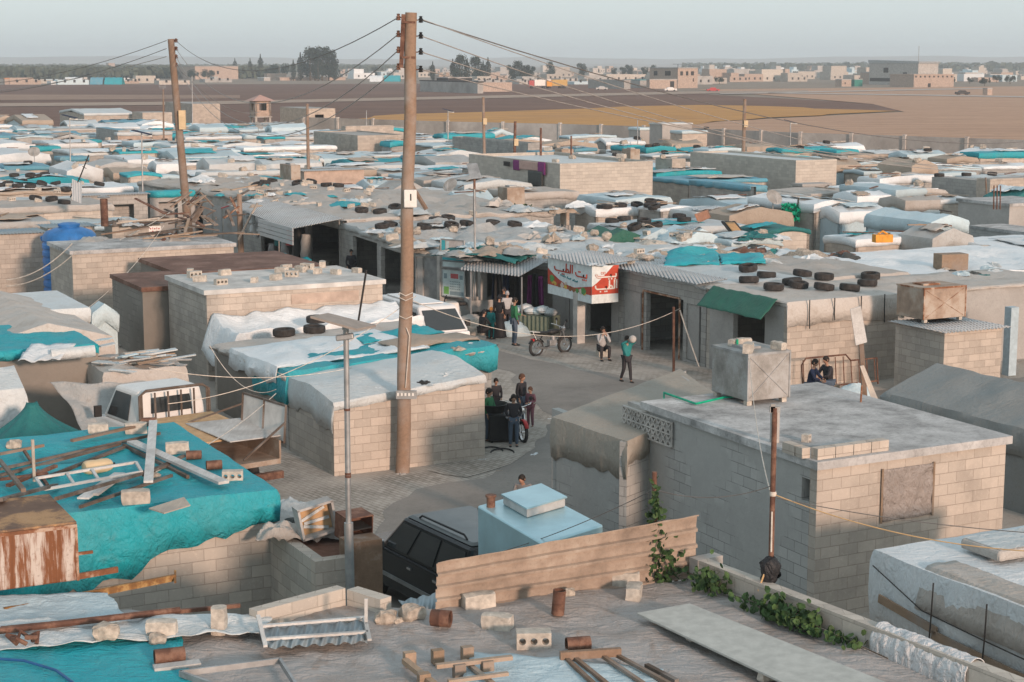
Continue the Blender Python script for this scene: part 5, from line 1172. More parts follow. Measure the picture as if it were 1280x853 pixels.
mb = MB(); a, b = P(192, 836, ZR + .09), P(250, 829, ZR + .09); mb.bar(a, b, .16, .05); solo(mb, 'short_board', 'wood_white', 'short white painted board below the lying can, bottom left', 'board')
# ribbed door panel
qd = [P(332, 811, ZR + .14), P(462, 803, ZR + .14), P(456, 775, ZR + .14), P(323, 786, ZR + .14)]
r = thing('ribbed_panel', 'small blue-grey ribbed metal panel in a white wooden frame, bottom left of centre', 'panel', P(392, 795, ZR))
mb = MB(); corr_sheet(mb, qd, .19, .022, over=-.02); mb.build('sheet', 'corr_blue', r, sol=.006)
mb = MB(); f_ = [p + Vector((0, 0, .03)) for p in qd]; mb.bar(f_[3], f_[2], .06, .03); mb.bar(f_[0].lerp(f_[3], .35), f_[1].lerp(f_[2], .35), .06, .03); mb.bar(f_[0], f_[3] + Vector((0, 0, .14)), .05, .03); mb.build('frame', 'wood_white', r)
mb = MB(); mb.bar(f_[1], f_[2], .05, .03); mb.bar(f_[1].lerp(f_[2], .7) + Vector((0, 0, .03)), f_[1].lerp(f_[2], .7) + Vector((0, .05, .32)), .04, .04); mb.build('side_rail', 'wood_white', r)
# steel angle frame bottom left
mb = MB(); e = [P(225, 842, ZR + .12), P(350, 826, ZR + .12), P(398, 870, ZR + .12), P(400, 905, ZR + .12), P(240, 880, ZR + .12)]
mb.bar(e[0], e[1], .035, .07); mb.bar(e[1], e[3], .035, .07); mb.bar(e[0], e[3], .035, .07); solo(mb, 'steel_frame', 'steel', 'grey steel angle frame lying on the near roof at the bottom left', 'frame')
# wooden lattice and bed frame
r = thing('wooden_lattice', 'broken wooden lattice frame with block feet, bottom centre left', 'frame', P(565, 835, ZR + .05))
mb = MB(); z = ZR + .12; mb.bar(P(506, 826, z), P(560, 870, z), .08, .06); mb.bar(P(545, 833, z + .06), P(640, 822, z + .06), .07, .05); mb.bar(P(580, 826, z), P(625, 862, z), .06, .04); mb.bar(P(560, 852, z + .06), P(635, 842, z + .06), .06, .04); mb.build('slat', 'wood', r)
for x, y in ((547, 827), (584, 823), (574, 845), (609, 841), (530, 857), (512, 830)): p = P(x, y, ZR + .04); mb = MB(); mb.box(p.x, p.y, ZR + .02, .14, .1, .17, .4); mb.build('foot_block', 'wood', r)
r = thing('wooden_bed', 'brown wooden frame with loose slats at the bottom centre', 'frame', P(770, 830, ZR + .05)); z = ZR + .14
mb = MB(); mb.bar(P(700, 820, z), P(776, 815, z), .07, .1); mb.build('end_rail', 'pole_wood', r)
for x0, y0, x1, y1 in ((704, 820, 770, 880), (718, 822, 790, 880), (750, 818, 830, 872), (767, 817, 850, 862)): mb = MB(); mb.bar(P(x0, y0, z - .04), P(x1, y1, z - .04), .05, .04); mb.build('slat', 'pole_wood', r)
mb = MB(); mb.bar(P(808, 832, ZR + .08), P(846, 852, ZR + .08), .06, .05); solo(mb, 'wood_stick', 'dark_wood', 'short dark stick lying right of the brown wooden frame', 'stick')
mb = MB(); mb.bar(P(1, 786, ZR + .2), P(300, 757, ZR + .16), .05, .05); mb.tube([P(-30, 792, ZR + .22), P(120, 775, ZR + .2), P(225, 763, ZR + .2)], .045, 8); solo(mb, 'rusty_pipe', 'rust_can', 'long rusty pipe lying along the left edge of the near roof', 'pipe')
mb = MB(); mb.tube([P(-30, 822, ZR + .13), P(30, 826, ZR + .13), P(70, 838, ZR + .13), P(100, 860, ZR + .13), P(110, 900, ZR + .13)], .018, 8); solo(mb, 'hose', flat('hose_blue', (.02, .1, .25), .4), 'dark blue hose curving over the turquoise tarpaulin', 'hose')
mb = MB()
for k in range(5): a = k * 1.25; c = P(30, 800, ZR + .22); mb.tube([c + Vector((.15 * math.cos(a), .12 * math.sin(a), .03 * k - .05)), c + Vector((.2 * math.cos(a + .7), .14 * math.sin(a + .7), .06)), c + Vector((.1 * math.cos(a + 1.6), .12 * math.sin(a + 1.6), -.02))], .03, 6)
solo(mb, 'scrap_metal', 'rust_can', 'tangled rusty scrap at the left edge of the near roof', 'scrap')
qd = [P(500, 768, ZR + .06), P(545, 762, ZR + .1), P(544, 742, ZR + .1), P(505, 748, ZR + .04)]
mb = MB(); corr_sheet(mb, [P(508, 765, ZR - .05), P(560, 764, ZR), P(556, 740, ZR), P(498, 752, ZR - .05)], .15, .02, along='v', over=0); solo(mb, 'scrap_sheet', 'corr_blue', 'blue-grey ribbed scrap sheet at the left end of the fence', 'sheet', sol=.006)
# back kerb of blocks on the near roof
r = thing('roof_kerb', 'low kerb of grey blocks at the back edge of the near roof, left of the lamp post', 'wall', P(400, 765, ZR))
mb = MB(); a, b, c = P(322, 785, ZR), P(432, 755, ZR), P(466, 768, ZR); wall_run(mb, Vector((a.x, a.y, 0)), Vector((b.x, b.y, 0)), 2.6, ZR + .22, (), .18); mb.build('wall', 'block_pale', r)
mb = MB(); wall_run(mb, Vector((b.x + .02, b.y, 0)), Vector((c.x + .1, c.y, 0)), 2.6, ZR + .2, (), .2); mb.build('wall', 'block_pale', r)
# ------------------------------------------------------------------ the cyan yard roof and rusty tank
Rr = P(346, 612, 2.7); LQ = 6.3
qy = [Rr - U * 8.6, Rr.copy(), Rr + V * LQ, Rr - U * 8.6 + V * LQ]
YS = shack('tarp_shelter', 'large near shelter under a sagging bright cyan tarpaulin at the left', 'shelter', qy, 'block', 'tarp_cyan', 'tarp', hangs=((2.3, .55), .45, .2, .2), rough=.07, over=.1, sag=.03, track=False, seed=3, th=.2)
YS.children[-1]
bx = [P(98, 738, 2.82)]; Rt = bx[0]; T2 = box_tank('rusty_tank', 'large rusty cubic metal tank on rails at the lower left edge', Rt - U * 1.25, 1.25, 1.7, (738 - 650) * Rt.y / F - .03, 2.86, ('rust_drip', 'rust'), legs=False)
for ch in T2.children:
    if ch.name.startswith('lid'): bpy.data.objects.remove(ch)
mb = MB(); mb.box(0, 0, 0, 1.27, 1.72, .03); o = mb.build('top', 'rust_top', T2, local=True); o.location.z = (738 - 650) * Rt.y / F - .03
r = thing('tank_rails', 'yellow-brown angle iron rails carrying the rusty tank', 'rails', P(110, 745, 2.8))
mb = MB(); mb.bar(P(5, 764, 2.86), P(219, 722, 2.8), .05, .09); mb.bar(P(219, 714, 2.84), P(219, 728, 2.78), .03, .03); mb.build('long_rail', m_rust('rail', (.25, .13, .05), (.4, .25, .1), 5, base=(.42, .3, .16)), r)
mb = MB(); mb.bar(P(85, 723, 2.88), P(147, 712, 2.88), .05, .08); mb.build('short_rail', 'rust', r)
mb = MB(); mb.bar(P(85, 694, 3.1), P(116, 690, 3.1), .04, .04); solo(mb, 'rail_stub', 'rust', 'short rusty rail sticking out right of the rusty tank', 'rail')
refresh()
def plank(x0, y0, x1, y1, w, h, mat, name, label, cat, group=None, dz=.05, dz2=None):
    l0, n = rest(x0, y0); l1, n = rest(x1, y1); l0 = l0 or P(x0, y0, 2.7); l1 = l1 or P(x1, y1, 2.7)
    mb = MB(); mb.bar(l0 + Vector((0, 0, dz)), l1 + Vector((0, 0, dz if dz2 is None else dz2)), w, h); return solo(mb, name, mat, label, cat, group)
plank(165, 560, 280, 612, .2, .05, 'wood_white', 'plank', 'long broad white plank lying across the cyan roof', 'plank', dz=.12)
plank(192, 540, 186, 618, .16, .04, 'wood_white', 'plank', 'narrow white plank crossing over the broad one', 'plank', dz=.22)
plank(104, 632, 150, 600, .2, .03, 'wood_white', 'plank', 'split white boards left of the crossing planks', 'plank', dz=.12); plank(120, 630, 152, 606, .1, .04, 'wood_white', 'plank', 'loose white batten right beside the split boards', 'plank', dz=.16)
plank(155, 560, 235, 600, .06, .06, 'dark_wood', 'batten', 'dark batten under the broad white plank', 'batten')
for k, (a, b, c, d) in enumerate(((0, 590, 200, 545), (0, 600, 150, 560), (10, 615, 70, 590), (0, 577, 55, 566), (60, 600, 155, 562), (0, 632, 70, 612), (30, 570, 60, 615), (0, 585, 30, 625), (95, 620, 210, 585), (100, 640, 215, 600), (0, 607, 60, 600), (90, 560, 190, 537), (70, 628, 190, 592), (180, 600, 230, 575))):
    plank(a, b, c, d, .05 + .02 * (k % 3), .05, ('dark_wood', 'dark_wood', 'rust_can', 'pole_wood')[k % 4], 'old_batten', 'old dark batten in the pile on the left of the cyan roof', 'batten', 'battens piled on the cyan roof', dz=.05 + .03 * (k % 4))
for i, (x, y, rz, pr, s, lab) in enumerate(((170, 541, .3, SOLID[0], 1.1, 'pale block near the back corner of the cyan roof'), (123, 541, .2, SOLID[1], 1, 'pale block on the cyan roof nearest the pickup cab'), (222, 566, .2, SOLID[0], 1.1, 'pale block above the broad white plank'), (291, 600, .1, HOLLOW, .9, 'hollow block at the right of the cyan roof'), (170, 640, .2, SOLID[1], 1.2, 'pale block at the front edge of the cyan roof'), (18, 560, .2, STONE[0], .8, 'stone at the left of the cyan roof'), (195, 598, .2, STONE[1], .5, 'small stone beside the crossing planks'))):
    l, n = rest(x, y)
    if l: put(pr, l + Vector((0, 0, -.01)), lab, 'block', rz=rz, sc=s)
for x, y, a, lab in ((177, 533, .2, 'rusty can beside the block at the back of the cyan roof'), (233, 575, .1, 'rusty can right of the block above the white plank'), (258, 588, .3, 'rusty can alone right of the white plank')):
    l, n = rest(x, y); can((l or P(x, y, 2.8)) + Vector((0, 0, .09)), LX(a), .28, .085, lab)
l, n = rest(122, 590)
r = thing('jerrycan', 'cream plastic jerrycan lying on the cyan roof', 'jerrycan', l + Vector((0, 0, .1))); mb = MB()
mb.lathe([(.02, -.27), (.13, -.25), (.17, -.2), (.175, -.08), (.165, 0), (.175, .08), (.17, .2), (.12, .26), (.03, .27)], 14, LX(.6) @ Matrix.Diagonal((.75, 1, 1, 1))); mb.build('body', 'plastic_cream', r, local=True); mb = MB(); mb.lathe([(.03, .26), (.035, .33), (.01, .34)], 10, LX(.6)); mb.build('cap', 'black', r, local=True)
def ladder(px, z, label):
    r = thing('wooden_ladder', label, 'frame', px[0]); mb = MB()
    a, b, c, d = px; mb.bar(a, b, .06, .04); mb.bar(d, c, .06, .04)
    for k in (0, .3, .55, 1): mb.bar(a.lerp(b, k), d.lerp(c, k), .05, .035)
    mb.build('frame', 'wood_white', r); return r
ladder([P(55, 612, 2.88), P(177, 590, 2.92), P(170, 578, 2.92), P(45, 598, 2.88)], 0, 'white wooden ladder-like frame beside the cream jerrycan')
mb = MB(); mb.poly([P(x, y, 2.84) for x, y in ((186, 636), (230, 622), (238, 632), (205, 642))]); solo(mb, 'scrap_board', 'wood_pale', 'thin pale scrap board lying at the front of the cyan roof', 'board', sol=.02)
mb = MB(); p = P(43, 602, 2.75); mb.tube([p, p + Vector((0, 0, .75))], .03, 7); solo(mb, 'thin_post', 'wood_pale', 'thin upright stick beside the rusty tank', 'post')
# the junk hut between yard and car
qh = quadbox(333, 394, 478, 707, 1.95, 1, 4)
JH = shack('junk_hut', 'low broken block enclosure heaped with junk beside the dark car', 'hut', qh, roof='rust_roof', kind='inset', walls=['block_warm', 'cement', 'block', 'block'], track=False, parapet=.06, th=.2)
mb = MB(); p = P(456, 700, 1.95); e = reach(qh[0], U, 436); pp = qh[0] + U * e - V * .03; obox(mb, pp, U, reach(pp, U, 478), .45, 2.25, 0.0); mb.build('pillar', m_rust('stained', (.23, .15, .1), (.3, .24, .2), .9, base=(.42, .36, .31)), JH)
refresh()
r = thing('broken_cabinet', 'broken brown drawer box standing on the junk hut', 'cabinet', P(398, 655, 2.0)); zz = 2.1; c = P(398, 668, 2.1); mb = MB()
Rm = Matrix.Translation(c) @ Matrix.Rotation(.45, 4, 'Z') @ Matrix.Rotation(-.18, 4, 'Y')
for (x, z, sx, sz) in ((-.3, 0, .04, .55), (.3, 0, .04, .55), (0, 0, .64, .04), (0, .52, .64, .04)): mb.box(x, 0, z, sx, .3, sz, M3=Rm)
mb.build('frame', 'wood_white', r); mb = MB(); mb.box(0, .05, .04, .56, .02, .48, M3=Rm); mb.build('panel', 'plywood', r)
mb = MB(); 
for k in range(3): mb.box(-.05 + .07 * k, .02, .1 + .12 * k, .45, .03, .05, M3=Rm @ Matrix.Rotation(.3 - .3 * k, 4, 'Y'))
mb.build('torn_strip', 'tarp_pale', r)
r = thing('metal_box', 'dark rusty metal box beside the lamp post on the junk hut', 'box', P(440, 660, 2.1)); c = P(442, 672, 2.15); Rm = Matrix.Translation(c) @ Matrix.Rotation(.6, 4, 'Z') @ Matrix.Rotation(.1, 4, 'X'); mb = MB()
for a in ((-.24, 0, .02, .4), (.24, 0, .02, .4)): mb.box(a[0], a[1], 0, a[2], a[3], .42, M3=Rm)
mb.box(0, .2, 0, .5, .02, .42, M3=Rm); mb.box(0, 0, 0, .5, .42, .02, M3=Rm); mb.box(0, 0, .41, .5, .42, .02, M3=Rm); mb.build('shell', 'rust_can', r); mb = MB(); mb.box(0, -.02, .2, .44, .38, .02, M3=Rm); mb.build('shelf', 'dark', r)
random.seed(3)
for k, (x, y, m, s) in enumerate(((350, 655, 'tarp_grey', .7), (362, 640, 'tarp_pale', .55), (372, 668, 'tarp_black', .5), (405, 672, 'tarp_grey', .5), (352, 672, 'tarp_dust', .5))):
    l, n = rest(x, y); l = l or P(x, y, 2.0); mb = MB()
    mb.grid(lambda u, v: l + Vector(((u - .5) * s * 1.6, (v - .5) * s * 1.3, .06 + .22 * math.sin(PI * u) * math.sin(PI * v) + .12 * nz(u * 4 + k, v * 4) + .05 * nz(u * 11, v * 11, k))), 18, 16); solo(mb, 'rag', m, f'crumpled {("grey", "pale", "black", "small grey", "dusty")[k]} rag on the junk hut', 'rag', sol=.008)
# ------------------------------------------------------------------ the shop sign
Kc = PD(740, 332, 60.0); Kc.z = 0; SZ1, SZ0 = 2.92, 1.6
r = thing('shop_sign', 'red and white sign box with Arabic lettering on two faces, over the grocery shop', 'sign', (Kc.x, Kc.y, SZ0))
vl = reach(Vector((Kc.x, Kc.y, 2.4)), V, 685); ul = reach(Vector((Kc.x, Kc.y, 2.4)), U, 773)
mb = MB(); q = [Kc, Kc + U * ul, Kc + U * ul + V * vl, Kc + V * vl]; mb.hexa([Vector((p.x, p.y, SZ0)) for p in q] + [Vector((p.x, p.y, SZ1)) for p in q]); mb.build('box', flat('sign_white', (.62, .68, .68), .5), r)
def onface(side):
    if side == 'L': o, d, n, L = Kc + V * vl, -V, -U, vl
    else: o, d, n, L = Kc.copy(), U, -V, ul
    return lambda x, z, k=.01: Vector((o.x, o.y, 0)) + d * (x * L) + n * k + Vector((0, 0, SZ0 + z * (SZ1 - SZ0)))
fl, fr_ = onface('L'), onface('R')
RED = flat('sign_red', (.46, .06, .03), .5); flat('sign_text', (.62, .6, .55), .5); flat('sign_teal', (.03, .22, .25)); flat('food_green', (.1, .28, .08)); flat('food_yellow', (.6, .4, .08)); flat('food_brown', (.25, .1, .04)); flat('food_pale', (.6, .5, .42))
mb = MB(); n = 24
def band(f, top, bot, k, n=24):
    a = [mb.vs([f(i / n, bot(i / n), k), f(i / n, top(i / n), k)]) for i in range(n + 1)]
    for p, q_ in zip(a, a[1:]): mb.addf((p[0], q_[0], q_[1], p[1]))
band(fl, lambda x: .72 - 1.25 * x + 1.0 * x * x if x < .62 else .33 + (x - .62) * .35, lambda x: .26 - .04 * x, .008)
band(fr_, lambda x: .46 + .54 * min(1, x / .8) ** 1.2, lambda x: .24, .008); mb.build('red_band', RED, r)
def text_strokes(f, strokes, dots, x0, z0, sx, sz, w, k=.018):
    mb_ = MB()
    for st in strokes:
        pts = [f(x0 + x * sx, z0 + z * sz, k) for x, z in st]
        for p, q_ in zip(pts, pts[1:]): mb_.bar(p - (q_ - p).normalized() * w * .3, q_ + (q_ - p).normalized() * w * .3, .012, w) if False else mb_.bar(p, q_, w, .012) if abs((q_ - p).z) > .6 * (q_ - p).length else mb_.bar(p, q_, .012, w)
    for x, z in dots: p = f(x0 + x * sx, z0 + z * sz, k); mb_.bar(p - Vector((0, 0, w * .5)), p + Vector((0, 0, w * .5)), w, .012)
    return mb_
BEIT = ([[(3, .6), (3, 0), (2.2, 0), (2.2, .45), (2.2, 0), (.5, 0), (.2, .15), (.1, .6)]], [(2.85, -.4), (2.35, -.4), (1.95, -.4), (.95, .75), (1.3, .75)])
TAYIB = ([[(5, 1.4), (5, 0)], [(4.5, 1.4), (4.5, 0), (3.2, 0), (3.3, .35), (3.7, .5), (4.05, .3), (4, 0)], [(3.35, 0), (3.35, 1.4)], [(3.4, 0), (2.6, 0), (2.6, .45), (2.6, 0), (.6, 0), (.25, .15), (.15, .6)]], [(2.75, -.4), (2.35, -.4), (1.3, -.4)])
text_strokes(fl, *BEIT, .64, .66, .085, .17, .05).build('lettering', RED, r); text_strokes(fl, *TAYIB, .15, .70, .085, .17, .05).build('lettering', RED, r)
text_strokes(fr_, *BEIT, .12, .70, .26, .14, .085, .011).build('lettering_outline', RED, r); text_strokes(fr_, *BEIT, .12, .70, .26, .14, .05, .022).build('lettering', 'sign_text', r); text_strokes(fr_, *TAYIB, .1, .38, .165, .17, .05).build('lettering', 'sign_text', r)
mb = MB()
for k in range(16):
    if k in (5, 10): continue
    a = fl(.3 + k * .025, .575 - k * .006, .014); mb.bar(a, fl(.3 + k * .025 + .018, .575 - k * .006 + (.02 if k % 3 else .05), .014), .012, .035)
mb.build('small_lettering', 'sign_teal', r)
for x, z, s, m in ((.1, .48, .09, 'food_green'), (.12, .4, .06, 'food_yellow'), (.18, .36, .05, 'food_yellow'), (.34, .36, .07, 'food_pale'), (.42, .34, .06, 'food_yellow'), (.42, .42, .05, 'food_pale'), (.52, .32, .07, 'food_brown'), (.6, .3, .06, 'food_brown'), (.68, .3, .06, 'food_green'), (.76, .3, .07, 'food_pale'), (.82, .33, .09, 'food_green'), (.84, .28, .06, 'food_yellow'), (.27, .33, .05, 'food_brown')):
    mb = MB(); mb.poly([fl(x + s * .6 * math.cos(a) * (1 + .2 * math.sin(3 * a + x * 9)), z - .04 + s * 1.1 * math.sin(a), .012 + .001 * (int(x * 100) % 4)) for a in [2 * PI * j / 12 for j in range(12)]]); mb.build('food_picture', m, r)
mb = MB(); cz = SZ1 + .03; corr_sheet(mb, [Vector((p.x, p.y, cz + e)) for p, e in zip([Kc - U * .12 - V * .1, Kc + U * (ul + .8) - V * .1, Kc + U * (ul + .8) + V * (vl + .1), Kc - U * .12 + V * (vl + .1)], (0, .12, .12, 0))], .16, .018, along='u', over=0); tag(solo(mb, 'sign_canopy', 'corr_white', 'white ribbed sheet on top of the red and white sign box', 'sheet', sol=.008))
mb = MB()
for s_ in (reach(Kc, V, 719),): p = Kc + V * s_ + U * .15; mb.box(p.x, p.y, 0, .32, .32, SZ0 + .3, AU)
solo(mb, 'shop_pillar', 'cement_pale', 'cement pillar under the sign, left of the dark shop door', 'pillar')
# awning, clothes, posters of the clothes shop
d_ = (q_c[3] - q_c[0]).normalized(); n_ = Vector((-d_.y, d_.x, 0)); A0 = q_c[0]
def fc(px, out, z): s_ = reach(Vector((A0.x, A0.y, z)), d_, px); p = A0 + d_ * s_ + n_ * out; return Vector((p.x, p.y, z))
r = thing('awning', 'ribbed pale awning over the clothes shop, left of the sign', 'awning', fc(655, .5, 2.5)); mb = MB()
corr_sheet(mb, [fc(688, 1.9, 2.15), fc(688, 0, 2.62), fc(600, 0, 2.62), fc(612, 1.9, 2.2)], .16, .02, along='u', over=0); mb.build('sheet', 'corr_pale', r, sol=.008)
mb = MB(); mb.tube([fc(688, 1.8, 0), fc(688, 1.8, 2.12)], .03, 6); mb.build('prop', 'steel', r); mb = MB(); mb.tube([fc(625, 1.8, 0), fc(625, 1.8, 2.15)], .03, 6); mb.build('prop', 'steel', r)
mb = MB(); c0 = [fc(668, 1.2, 2.72), fc(658, -.8, 2.9), fc(572, -.4, 2.95), fc(573, 1.7, 2.6)]
mb.grid(lambda s, t: bil(c0, s, t) + Vector((0, 0, .16 * nz(s * 4, t * 3) + .22 * math.sin(PI * s) * (1 - t) * .3 - .38 * max(0, .25 - t) * 4 * (.6 + .5 * nz(s * 7, 2)) + .05 * nz(s * 14, t * 9) + (-.25 if s > .9 else 0))), 44, 24)
solo(mb, 'awning_tarp', 'tarp_teal', 'dark teal tarpaulin bunched over the clothes shop awning', 'tarpaulin', sol=.01); 
for k, (px, w_, z0, z1, m, c) in enumerate(((628, .35, .75, 2.05, 'navy', 'dark blue'), (634, .4, .7, 2.1, 'black', 'long black'), (641, .35, .9, 2.05, 'navy', 'dark blue'), (659, .4, .55, 2.1, 'black', 'long black'), (671, .25, .9, 2.0, 'purple', 'purple'), (680, .3, .8, 2.1, 'black', 'dark'), (684, .25, .9, 2.0, 'purple', 'dark purple'))):
    p = fc(px, .35 + .15 * (k % 2), z0); mb = MB()
    mb.grid(lambda s, t: p + d_ * ((s - .5) * w_ * (1.1 - .5 * t)) + n_ * (.09 * math.sin(2 * PI * s * 1.5) + .05) + Vector((0, 0, (z1 - z0) * t)), 10, 8); solo(mb, 'garment', m, f'{c} garment hanging {ORD[k]} from the left in the clothes shop front', 'garment', 'garments hung in the clothes shop', sol=.03)
def board(name, x0, x1, y0, y1, out, label, base, bits, frame='steel'):
    """a flat board on the clothes shop front given by its pixel rectangle"""
    pm = fc((x0 + x1) / 2, out, 2.5); zt, zb = 10 - (y0 - 78) * pm.y / F, 10 - (y1 - 78) * pm.y / F; a, b = fc(x0, out, 0), fc(x1, out, 0)
    r = thing(name, label, 'sign', (a.x, a.y, zb)); mb = MB(); nn = n_ * .04
    g = lambda s, t, k=0: Vector((a.x + (b.x - a.x) * s, a.y + (b.y - a.y) * s, zb + (zt - zb) * t)) + n_ * k
    mb.hexa([g(0, 0), g(1, 0), g(1, 0, -.04), g(0, 0, -.04), g(0, 1), g(1, 1), g(1, 1, -.04), g(0, 1, -.04)]); mb.build('panel', base, r)
    for s0, t0, s1, t1, m in bits: mb = MB(); mb.quad(g(s0, t0, .006), g(s1, t0, .006), g(s1, t1, .006), g(s0, t1, .006)); mb.build('print', m, r)
    mb = MB(); [mb.bar(g(*e[:2], .01), g(*e[2:], .01), .04) for e in ((0, 0, 1, 0), (0, 1, 1, 1), (0, 0, 0, 1), (1, 0, 1, 1))]; mb.build('frame', frame, r)
    return r, g
flat('poster', (.5, .6, .6)); flat('poster_pale', (.48, .44, .42)); flat('poster_teal', (.05, .35, .4)); flat('poster_red', (.5, .12, .12)); flat('poster_green', (.2, .45, .12)); flat('poster_grey', (.22, .3, .33))
board('billboard', 562, 591, 298, 325, .5, 'upper faded billboard with a teal border, left of the teal tarpaulin', 'poster_pale', [(.02, .2, .18, .95, 'poster_teal'), (.22, .3, .34, .92, 'poster'), (.05, .04, .95, .16, 'poster_teal')])
board('billboard', 563, 592, 325, 333, .5, 'narrow white strip board between the two billboards', 'poster', [])
r, g = board('shop_poster', 558, 586, 336, 370, .25, 'lower pale poster with red and green prints, beside the grey shutter', 'poster', [(.38, .68, .72, .86, 'poster_red'), (.08, .66, .22, .85, 'poster_grey'), (.78, .66, .92, .82, 'poster_grey'), (.08, .08, .3, .36, 'poster_green'), (.35, .06, .95, .2, 'poster_grey')])
mb = MB()
for j in range(4):
    for k in range(6): a = g(.35 + k * .08, .56 - j * .09, .01); mb.bar(a, a + (g(.41 + k * .08, .56 - j * .09, .01) - a) * .8, .01, .03)
mb.build('print', 'poster_grey', r)
for px, o in ((554.5, .12), (596, .12), (606, .15)): mb = MB(); p = fc(px, o, 0); mb.box(p.x, p.y, 0, .28, .28, 2.5, AU); solo(mb, 'shop_pillar', 'cement_pale', f'cement pillar {"right of the grey shutter" if px < 560 else "just right of the lower poster" if px < 600 else "second right of the lower poster"}', 'pillar')
# stall table with bales
ps = P(668, 417); r = thing('market_stall', 'striped cloth covered stall piled with bags beside the motorbike', 'stall', (ps.x, ps.y, 0), -.6); r.scale = (.8, .8, .85)
mb = MB(); mb.grid(lambda s, t: Vector(((s - .5) * 2.2, -.5 + .03 * math.sin(s * 60), .85 * t)), 60, 2); mb.grid(lambda s, t: Vector(((s - .5) * 2.2, -.5 + t, .85)), 8, 4); mb.grid(lambda s, t: Vector((1.1, -.5 + s, .85 * t)), 6, 2); mb.grid(lambda s, t: Vector((-1.1, .5 - s, .85 * t)), 6, 2); mb.build('cloth', flat('stall_cloth', (.13, .16, .12)), r, local=True)
for k in range(6):
    mb = MB(); mb.lathe([(.02, 0), (.26, .03), (.34, .14), (.26, .27), (.03, .34)], 12, Matrix.Translation((-.85 + k * .34, .1 * (k % 2) - .05, .85 + .1 * (k % 3 == 1)))); mb.build('bag', ('tarp_bluegrey', 'tarp_white', 'tarp_pale')[k % 3], r, local=True)
for k, (px, py, m, lab) in enumerate(((588, 412, 'tarp_dust', 'low brown sack pile left of the clothes shop stalls'), (597, 418, 'stone', 'beige bundle on the ground before the clothes shop'), (640, 420, 'tarp_bluegrey', 'pale bundle on the ground behind the man in green'))):
    p = P(px, py); mb = MB(); mb.grid(lambda s, t: p + Vector(((.55 + .1 * nz(s * 9, t * 5, k)) * math.cos(2 * PI * s) * math.sin(PI * (.02 + t * .5)) * 1.2, (.5 + .1 * nz(s * 7, t, k)) * math.sin(2 * PI * s) * math.sin(PI * (.02 + t * .5)), .55 * math.cos(PI * t * .5) + .08 * nz(s * 8, t * 6)))
, 22, 12); solo(mb, 'bundle', m, lab, 'bundle')
# goods shop : white goods hanging, ribbed white awning
d4 = (q4[3] - q4[0]).normalized(); n4 = Vector((-d4.y, d4.x, 0)); B0 = q4[0]
def f4(px, out, z): s_ = reach(Vector((B0.x, B0.y, z)), d4, px); p = B0 + d4 * s_ + n4 * out; return Vector((p.x, p.y, z))
r = thing('awning', 'white ribbed awning with a deep front edge over the goods shop', 'awning', f4(380, .8, 2.7)); mb = MB()
aw = [f4(430, 2.6, 2.55), f4(431, 0, 2.95), f4(330, 0, 3.0), f4(331, 2.0, 2.75)]; corr_sheet(mb, aw, .2, .025, along='u', over=.0); mb.build('sheet', 'corr_white', r, sol=.01)
mb = MB()
for k in range(4): mb.bar(f4(392, 2.75, 2.62 - k * .2), f4(439, 2.75, 2.62 - k * .2), .05, .17)
mb.build('fascia', 'corr_white', r)
mb = MB(); mb.tube([f4(413, 2.5, 0), f4(413, 2.5, 2.5)], .03, 6); mb.build('prop', 'wire_pale', r)
random.seed(4)
for k in range(15):
    p = f4(rnd(331, 352), rnd(.5, 1.6), rnd(.9, 2.4)); mb = MB(); mb.lathe([(.02, -.2), (.15, -.17), (.17, 0), (.13, .17), (.03, .22)], 9, Matrix.Translation(p) @ Matrix.Rotation(rnd(-.5, .5), 4, 'X')); solo(mb, 'hanging_bag', 'tarp_white', 'white bag of goods hanging in the goods shop front', 'bag', 'white goods hanging in the goods shop')
for px, z0, z1, m, lab in ((365, 1.0, 2.3, 'tarp_teal', 'teal cloth bundle'), (372, .4, 1.4, 'steel', 'grey standing rack'), (380, 1.2, 2.4, 'red', 'red cloth'), (388, .6, 2.3, 'black', 'black clothes'), (398, .4, 1.9, 'tarp_grey', 'grey stacked goods'), (356, .2, 1.0, 'steel', 'grey metal pan stack')):
    p = f4(px, .6, z0); mb = MB(); mb.grid(lambda s, t: p + Vector((.3 * math.cos(2 * PI * s) * (1 - .3 * t), .3 * math.sin(2 * PI * s) * (1 - .3 * t), (z1 - z0) * t)) * 1.0 + Vector((.06 * nz(s * 9, t * 5, px), 0, 0)), 14, 8); solo(mb, 'shop_goods', m, lab + ' in the goods shop', 'goods', 'goods standing in the goods shop')
mb = MB(); c0 = [P(372, 345, .9), P(390, 325, 1.2), P(336, 316, 1.3), P(326, 333, .9)]; mb.grid(lambda s, t: bil(c0, s, t) + Vector((0, 0, .25 * nz(s * 5, t * 4) + .1 * nz(s * 12, t * 9))), 26, 20); solo(mb, 'awning_tarp', 'tarp_cyan', 'crumpled cyan sheet over a low stall before the goods shop', 'tarpaulin', sol=.01)
